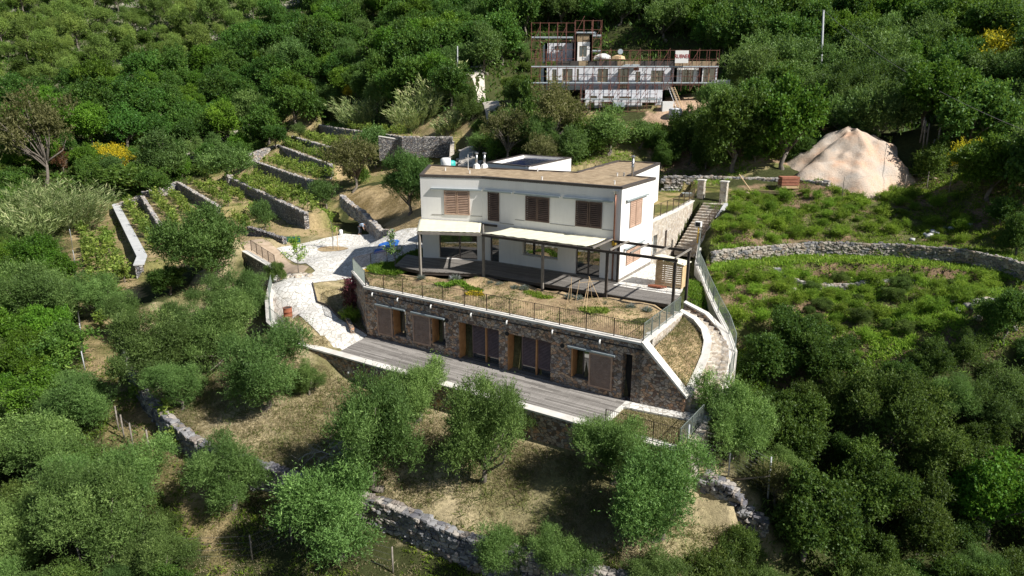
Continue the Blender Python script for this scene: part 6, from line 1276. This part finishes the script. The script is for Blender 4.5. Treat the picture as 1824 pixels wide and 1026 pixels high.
# ------------------------------------------------------------------ the man bending by the bank
def skin_body(name, J, E_, mat, parent, sub=2):
    me = bpy.data.meshes.new(name); me.from_pydata([j[:3] for j in J], E_, []); me.update(); o = link(name, me, mat, parent)
    m_ = o.modifiers.new('skin', 'SKIN'); m_.use_smooth_shade = True
    for i, j in enumerate(J): me.skin_vertices[0].data[i].radius = (j[3], j[3]); me.skin_vertices[0].data[i].use_root = (i == 0)
    s_ = o.modifiers.new('sub', 'SUBSURF'); s_.levels = sub; s_.render_levels = sub; return o
mp = Z(641, 413, -2.0); mz = float(hgt(mp[0], mp[1])); pr_ = thing('person', (mp[0], mp[1], mz), 'man in a pale blue shirt bending forward at the foot of the dry grassy bank', 'person')
def T(x, y, z, r): return (mp[0] + x * .9 + y * .25, mp[1] + y * .9 - x * .25, mz + z, r)
bj = [T(0,0,.92,.13), T(.25,0,1.12,.14), T(.48,0,1.18,.14), T(.60,0,1.15,.06), T(.74,0,1.08,.10), T(.80,0,1.02,.085),
      T(-.02,.11,.86,.10), T(.10,.14,.48,.075), T(.0,.15,.08,.05), T(.17,.15,.03,.045), T(-.02,-.11,.86,.10), T(.05,-.14,.48,.075), T(-.12,-.15,.08,.05), T(.05,-.15,.03,.045),
      T(.50,.19,1.14,.065), T(.60,.24,.84,.045), T(.72,.2,.60,.035), T(.77,.18,.52,.03), T(.50,-.19,1.14,.065), T(.58,-.24,.84,.045), T(.70,-.2,.60,.035), T(.75,-.18,.52,.03)]
skin_body('body', bj, [(0,1),(1,2),(2,3),(3,4),(4,5),(0,6),(6,7),(7,8),(8,9),(0,10),(10,11),(11,12),(12,13),(2,14),(14,15),(15,16),(16,17),(2,18),(18,19),(19,20),(20,21)], M['skin'], pr_)
skin_body('shirt', [T(0,0,.96,.17), T(.25,0,1.13,.175), T(.50,0,1.18,.165), T(.50,.19,1.14,.09), T(.57,.23,.92,.07), T(.50,-.19,1.14,.09), T(.56,-.23,.92,.07)], [(0,1),(1,2),(2,3),(3,4),(2,5),(5,6)], M['shirt'], pr_)
skin_body('trousers', [T(0,0,.90,.155), T(-.02,.11,.82,.12), T(.10,.14,.48,.095), T(.01,.15,.12,.075), T(-.02,-.11,.82,.12), T(.05,-.14,.48,.095), T(-.11,-.15,.12,.075)], [(0,1),(1,2),(2,3),(0,4),(4,5),(5,6)], M['trousers'], pr_)
hd = skin_body('hair', [T(.72,0,1.14,.10), T(.80,0,1.11,.09)], [(0,1)], M['hair'], pr_)
# ------------------------------------------------------------------ giant reeds
def reed_clump(px, py, wpx, h, n, label, seed):
    g = np.random.default_rng(seed); c_ = hit(px, py); d = c_[1]; rx = wpx / 2 * d / FPX; root = thing('reed_clump', c_, label, 'reeds')
    a = g.uniform(0, 6.28, n); r_ = np.sqrt(g.random(n)); bx = c_[0] + np.cos(a) * r_ * rx * .8; by = c_[1] + np.sin(a) * r_ * rx * .5; bz = hgt(bx, by)
    lean = np.stack([np.cos(a) * r_ * .45 + g.normal(0, .14, n), np.sin(a) * r_ * .4 + g.normal(0, .14, n), np.ones(n)], -1); hh = h * g.uniform(.6, 1.1, n)
    mb = MB(); P_ = []; D_ = []
    for i in range(n):
        b0 = np.array([bx[i], by[i], bz[i]]); dd = lean[i] / np.linalg.norm(lean[i]); side = np.array([dd[0], dd[1], -.25]) * .35; tip = b0 + dd * hh[i] + side * hh[i] * .5
        mb.bar(b0, b0 + dd * hh[i] * .7, .04, n=3, w2=.03)
        for k in range(26):
            t_ = g.uniform(.2, 1.0); q = b0 + dd * hh[i] * t_ + side * hh[i] * .5 * t_ * t_; P_.append(q); az = g.uniform(0, 6.28); D_.append(dd * .9 + np.array([math.cos(az) * .7 + dd[0], math.sin(az) * .7 + dd[1], .15 - .5 * t_]))
    P_ = np.array(P_); D_ = unit(np.array(D_)); v, f = leaf_quads(P_, D_, unit(g.normal(size=P_.shape) + [0, 0, 1]), g.uniform(.6, 1.1, len(P_)), .09, g)
    link('leaves', fast_mesh('leaves', v, f, np.clip(g.random(len(f)) ** 1.2, 0, 1)), L['reed'], root); mb.build('stems', L['reed'], root); return root
reed_clump(105, 410, 165, 6.2, 320, 'wide pale green reed clump at the left above the vine strip', 1)
reed_clump(55, 425, 90, 4.2, 100, 'lower reed clump spreading at the left edge beside the wide one', 2)
reed_clump(660, 228, 120, 5.5, 170, 'pale reed clump above the topmost terrace wall', 3)
reed_clump(740, 236, 70, 4.6, 110, 'reed clump standing above the straight shaded wall', 4)
reed_clump(770, 198, 90, 5.5, 140, 'tall reed clump farther back near the dark round shrub', 5)
reed_clump(800, 240, 40, 2.4, 50, 'short reeds at the right end of the straight shaded wall', 6)
# ------------------------------------------------------------------ grapevines in rows
def vine_proto(i):
    g = np.random.default_rng(300 + i); lb = [(g.normal() * .14, g.normal() * .14, .35 + .17 * k, .2, .2, .2) for k in range(6)]; v, f, t_ = sprig_cloud(g, 260, lb, .17, .15, spread=.9, shell=.2)
    s = MB().tube([(0, 0, -.2), (.03, .02, .5), (0, 0, 1.25)], [.03, .025, .015], 5); me = bpy.data.meshes.new('stem'); me.from_pydata(s.v, [], s.f); me.materials.append(M['bark'])
    m2 = fast_mesh('leaves', v, f, t_); m2.materials.append(L['vine']); return [('stem', me), ('leaves', m2)]
PROTO['vine'] = [vine_proto(i) for i in range(5)]
ORDV = ['first'] + ORD[1:] + ['twenty fifth', 'twenty sixth', 'twenty seventh', 'twenty eighth', 'twenty ninth', 'thirtieth', 'thirty first', 'thirty second', 'thirty third', 'thirty fourth', 'thirty fifth', 'thirty sixth', 'thirty seventh', 'thirty eighth', 'thirty ninth', 'fortieth']
def vine_row(p0, p1, label, group, sp=1.15, sc_=(.7, 1.15)):
    kv = 0
    p0 = Vector(p0[:2]); p1 = Vector(p1[:2]); n_ = int((p1 - p0).length / sp)
    for i in range(n_):
        if rng.random() < .1: continue
        q = p0.lerp(p1, (i + .5) / n_) + Vector((rng.normal() * .12, rng.normal() * .12)); z = float(hgt(q.x, q.y)); root = thing('grapevine', (q.x, q.y, z), '%s young grapevine from the upper end of %s' % (ORDV[min(kv, len(ORDV) - 1)], label), 'grapevine', group); kv += 1; s = rng.uniform(*sc_); root.scale = (s * 1.15, s * 1.15, s); root.rotation_euler.z = rng.uniform(0, 6.28)
        for pn, me in PROTO['vine'][int(rng.integers(5))]: o = bpy.data.objects.new(pn, me); COL.objects.link(o); o.parent = root
names = ['the lowest terrace', 'the second terrace', 'the third terrace', 'the fourth terrace', 'the fifth terrace', 'the sixth terrace', 'the seventh terrace', 'the topmost terrace']
offs = [[1.3], [1.3, 3.6], [1.3, 3.6, 6.2], [1.1, 3.0], [1.0, 2.8], [1.0, 2.6], [1.0, 2.6], [1.0]]
for k, (nm, l, z, wd, zb) in enumerate(TERR):
    for ro_, o_ in enumerate(offs[k]):
        a, b_ = shift(l[:2] if k < 7 else [(-30,119),(-16,96)], o_)
        if k == 2: b_ = (b_[0] + 8, b_[1] - 12)
        d = (Vector(b_) - Vector(a)); b_ = tuple(Vector(a) + d * .98); a = tuple(Vector(a) + d * .05)
        vine_row(a, b_, ('the %s row on ' % (['only'] if len(offs[k]) == 1 else ['outer', 'inner'] if len(offs[k]) == 2 else ['outer', 'middle', 'inner'])[ro_]) + names[k], 'vines on ' + names[k], sp=1.45 if k < 3 else 1.7)
vine_row(Z(148,412,-5.4), Z(178,590,-6.1), 'the strip row beside the netting fence', 'vines of the outer strip row', 1.6)
vine_row(Z(188,430,-5.5), Z(222,512,-5.7), 'the strip row below the wide coping', 'vines of the inner strip row', 1.5, (.9, 1.5))
vine_row(Z(196,640,-6.7), Z(330,820,-8), 'the row below the curved dry wall', 'vines below the curved wall', 2.0, (.6, 1.0))
vine_row(Z(165,440,-5.4), Z(205,560,-6), 'the middle row of the vine strip', 'vines of the middle strip row', 2.6, (.8, 1.4))
# ------------------------------------------------------------------ grasses, weeds, low ground cover (uncountable)
def tufts(name, poly_px, n, h, w, mat, per=6, spread=.10, ln=(.5, 1.2), lift=.9, hc=0, world=None, dens=None, zf=None):
    pts = []
    if world is not None:
        xs = [p[0] for p in world]; ys = [p[1] for p in world]; X = rng.uniform(min(xs), max(xs), n * 2); Y_ = rng.uniform(min(ys), max(ys), n * 2); m_ = inpoly(X, Y_, world)
        if dens: m_ &= vnoise(X, Y_, 1.6, dens) * .7 + vnoise(X, Y_, .6, dens + 1) * .3 > rng.uniform(.3, .7, len(X))
        X, Y_ = X[m_], Y_[m_]
    Zg = zf(X, Y_) if zf else hgt(X, Y_); k = len(X); P_ = np.repeat(np.stack([X, Y_, Zg], -1), per, 0) + rng.normal(0, spread, (k * per, 3)) * [1, 1, 0]
    D = unit(rng.normal(size=(k * per, 3)) * [1, 1, .3] + [0, 0, lift]); v, f = leaf_quads(P_, D, unit(rng.normal(size=(k * per, 3))), h * rng.uniform(*ln, k * per), w, rng)
    sz_ = np.repeat(rng.random(k), per); o = link(name, fast_mesh(name, v, f, np.clip(sz_ * .6 + .4 * rng.random(k * per), 0, 1)), L[mat]); o['kind'] = 'stuff'; o['label'] = name.replace('_', ' '); return o
fp = [p[:2] for p in DRYW] + [Z(1250,1060,-7.6)[:2], Z(1370,920,-6.8)[:2], W(-9.3,-12.8), W(14.2,-12.8), Z(540,625,-3.7)[:2], Z(470,570,-4.6)[:2], Z(250,560,-5.8)[:2]]
tufts('dry_grass', None, 70000, .19, .024, 'straw', world=fp, dens=80)
tufts('short_grass', None, 24000, .19, .025, 'greengrass', world=fp, dens=90)
low = ZP((140,650,-7),(240,640,-6.6),(300,760,-7.6),(420,860,-8),(700,960,-8.8),(1110,1040,-9),(1100,1080,-9),(200,1080,-10),(60,900,-9.5))
tufts('dry_grass', None, 24000, .14, .025, 'straw', world=low, dens=84); tufts('green_undergrowth', None, 9000, .25, .05, 'weed', world=low, dens=94)
bank = ZP((600,345,0),(690,325,1.5),(720,285,2.6),(760,310,2.4),(755,440,-1),(700,432,-2.2),(650,395,-1.8)); tufts('dry_grass', None, 5000, .14, .03, 'straw', world=bank, dens=82)
vin = [(-62,102),(-36,62),(-17,64),(-22,84),(-6,92),(-6,100),(-25,118),(-44,152)]
tufts('vineyard_weeds', None, 7000, .18, .06, 'greengrass', world=vin, dens=86, per=5); tufts('vineyard_weeds', None, 1500, .3, .09, 'weed', world=vin, dens=88, per=5)
strip = ZP((115,400,-5.4),(205,380,-5),(258,480,-5.6),(250,520,-5.7),(215,590,-6),(200,700,-7),(150,650,-6.6),(130,500,-5.8)); tufts('vineyard_weeds', None, 3500, .18, .05, 'greengrass', world=strip, dens=86, per=5)
f1 = [Z(1262,462,.4)[:2], Z(1500,452,.4)[:2], Z(1795,474,.4)[:2], Z(1824,600,-1)[:2], Z(1700,640,-2)[:2], Z(1500,700,-4.4)[:2], Z(1310,680,-4)[:2], Z(1275,560,-1.2)[:2]]; f2 = [p[:2] for p in FLD] + [(44, 50), (42, 62), (30, 64), Z(1300,350,3)[:2], W(-3,12)]
for fpoly in (f1, f2): tufts('slope_weeds', None, 8000, .34, .06, 'weed', world=fpoly, dens=70, per=7); tufts('slope_weeds', None, 5000, .2, .05, 'greengrass', world=fpoly, dens=74, per=5)
tufts('slope_weeds', None, 2600, .3, .06, 'weed', world=[p[:2] for p in FLD] + [(p[0] - .6, p[1] - 3.2) for p in FLD[::-1]], per=7)
tufts('slope_weeds', None, 420, .24, .05, 'weed', world=[W(-5.3,-.9), W(-4.5,.4), W(-3.2,5), W(-4.2,4), W(-5.6,1.4), W(-7.3,-1.2), W(-6.2,-1.2)], per=8)
gard = [W(-5.0,-8.3), W(14.5,-8.3), W(17.8,-5.9), W(15.2,-5.0), W(12.7,-5.1), W(8.6,-3.6), W(-4.6,-3.6)]
tufts('garden_straw', None, 5500, .13, .02, 'straw', world=gard, dens=72, zf=gardz); tufts('garden_weeds', None, 2600, .14, .04, 'greengrass', world=gard, dens=77, zf=gardz)
def patch(name, cx, cy, rx, ry, n, h, w, mat, label): 
    poly = [W(cx + rx * math.cos(a), cy + ry * math.sin(a)) for a in np.linspace(0, 6.283, 14)[:-1]]; o = tufts(name, None, n, h, w, mat, world=poly, per=7, zf=gardz); o['label'] = label
patch('leafy_bed', 9.6, -5.6, 1.3, .35, 260, .22, .1, 'weed', 'bright green leafy crop row in the roof garden'); patch('leafy_bed', 7.9, -5.6, .7, .3, 120, .22, .1, 'weed', 'green leafy crop row')
patch('leafy_bed', -1.2, -6.0, .8, .4, 140, .26, .12, 'vine', 'yellow green squash leaves under the canes'); patch('leafy_bed', 3.2, -5.0, 1.0, .4, 160, .16, .06, 'weed', 'green garden patch'); patch('leafy_bed', 7.0, -6.6, .5, .35, 120, .22, .05, 'broom', 'yellow green herb')
patch('green_corner', 16.3, -4.3, 1.6, 1.5, 1500, .36, .07, 'weed', 'green growth at the left end of the roof garden')
patch('green_corner', 17.2, -.3, .7, 2.2, 700, .34, .07, 'bush', 'shaded green growth by the house corner')
tufts('dry_grass', None, 1800, .12, .03, 'straw', world=ZP((500,560,-3.1),(530,553,-3.1),(595,618,-3.8),(560,622,-3.8),(500,585,-3.3)), per=7); tufts('dry_grass', None, 1200, .12, .03, 'straw', world=ZP((562,522,-2.95),(605,520,-3),(650,590,-3.85),(605,567,-3.5),(585,547,-3.2)), per=7)
tufts('dry_grass', None, 1500, .12, .03, 'straw', world=[W(-8.5,-11.9), W(-4.8,-11.9), W(-4.8,-9.6), W(-8.5,-9.2)], per=7)
tufts('dry_grass', None, 5000, .2, .05, 'straw', world=[W(1,23), W(20,23), W(24,34), W(-4,34)], dens=55); tufts('slope_weeds', None, 3500, .3, .07, 'weed', world=[W(1,23), W(20,23), W(24,34), W(-4,34)], dens=57)
tufts('forest_undergrowth', None, 34000, 1.0, .24, 'oak', world=[(-130,85),(-62,104),(-45,152),(-30,122),(-6,101),(2,100),(30,88),(60,62),(110,120),(100,240),(-150,250)], per=6, spread=.5)
tufts('forest_undergrowth', None, 7000, .35, .08, 'bush_dark', world=ZP((-40,400,-6),(110,400,-5.6),(130,500,-6),(150,660,-7),(320,860,-8.6),(340,1060,-10),(-60,1060,-12)), per=6, spread=.3)
tufts('forest_undergrowth', None, 3500, .35, .07, 'bush_dark', world=ZP((1320,640,-4),(1500,690,-4.5),(1700,640,-2),(1790,470,0),(1860,440,1),(1860,1060,-11),(1250,1060,-9.5),(1380,900,-8)), per=6, spread=.3)
_g = np.array([list(p_) for p_ in sl_v]); _i = rng.integers(0, 8, 2600); _j = rng.integers(0, 6, 2600); _u = rng.random((2600, 1)); _v = rng.random((2600, 1))
_P = (_g[_i*7+_j] * (1-_u) + _g[(_i+1)*7+_j] * _u) * (1-_v) + (_g[_i*7+_j+1] * (1-_u) + _g[(_i+1)*7+_j+1] * _u) * _v
for nm_, sel, mt_ in (('dry_grass', _P[:1900], 'straw'), ('slope_weeds', _P[1900:], 'greengrass')):
    _q = np.repeat(sel, 6, 0) + rng.normal(0, .07, (len(sel) * 6, 3)) * [1, 1, 0]; v, f = leaf_quads(_q, unit(rng.normal(size=_q.shape) + [0, 0, .9]), unit(rng.normal(size=_q.shape)), .16 * rng.uniform(.5, 1.2, len(_q)), .025, rng)
    o = link(nm_, fast_mesh(nm_, v, f, rng.random(len(f))), L[mt_]); o['kind'] = 'stuff'
tufts('hillside_scrub', None, 16000, .6, .12, 'pine', world=[(-260, 110), (-70, 128), (-55, 160), (-70, 260), (-300, 300)], per=7, spread=.5, dens=51)
tufts('tall_weeds', None, 700, .55, .04, 'greengrass', world=fp, dens=97, per=14, spread=.2)
rocks('rock', [(x_ + rng.normal() * .3, y_ + rng.normal() * .5) for x_, y_, _z in [DRYW[i] for i in (5, 6, 8, 8, 9, 10, 11, 7, 9, 10)]], .3, 'loose grey stone fallen beside the long curved dry wall', 'rock', 'stonedark', 'stones beside the curved wall')
# dead branches on the grass
def brush(px, py, n, ln, label, seed):
    g = np.random.default_rng(seed); c_ = Vector(hit(px, py)); root = thing('dead_branches', c_, label, 'dead branches'); 
    for k in range(n):
        mb = MB(); a = g.uniform(0, 6.28); b0 = c_ + Vector((g.normal() * .5, g.normal() * .4, .1)); d = Vector((math.cos(a), math.sin(a), g.uniform(.2, .9))).normalized()
        def grow(p_, d_, l_, r_, lev):
            pts = [p_]; 
            for i in range(4): d_ = (d_ + Vector(g.normal(0, .22, 3)) - Vector((0, 0, .06))).normalized(); pts.append(pts[-1] + d_ * l_ / 4)
            mb.tube(pts, [r_ * (1 - .18 * i) for i in range(5)], 4)
            if lev: 
                for i in range(4): grow(pts[1 + i % 4], (d_ + Vector(g.normal(0, .6, 3))).normalized(), l_ * .6, r_ * .5, lev - 1)
        grow(b0, d, ln * g.uniform(.6, 1), .035, 2); mb.build('branch', M['deadwood'], root)
brush(612, 818, 9, 1.5, 'pile of bleached grey dead branches in the shade of the wide olive', 1); brush(612, 848, 6, 1.2, 'smaller heap of dead branches just below the bleached pile', 2)
brush(1560, 905, 6, 1.6, 'bare grey dead branches sticking out of the lower right thicket', 3)
h0 = hit(1560, 860, 2.2)
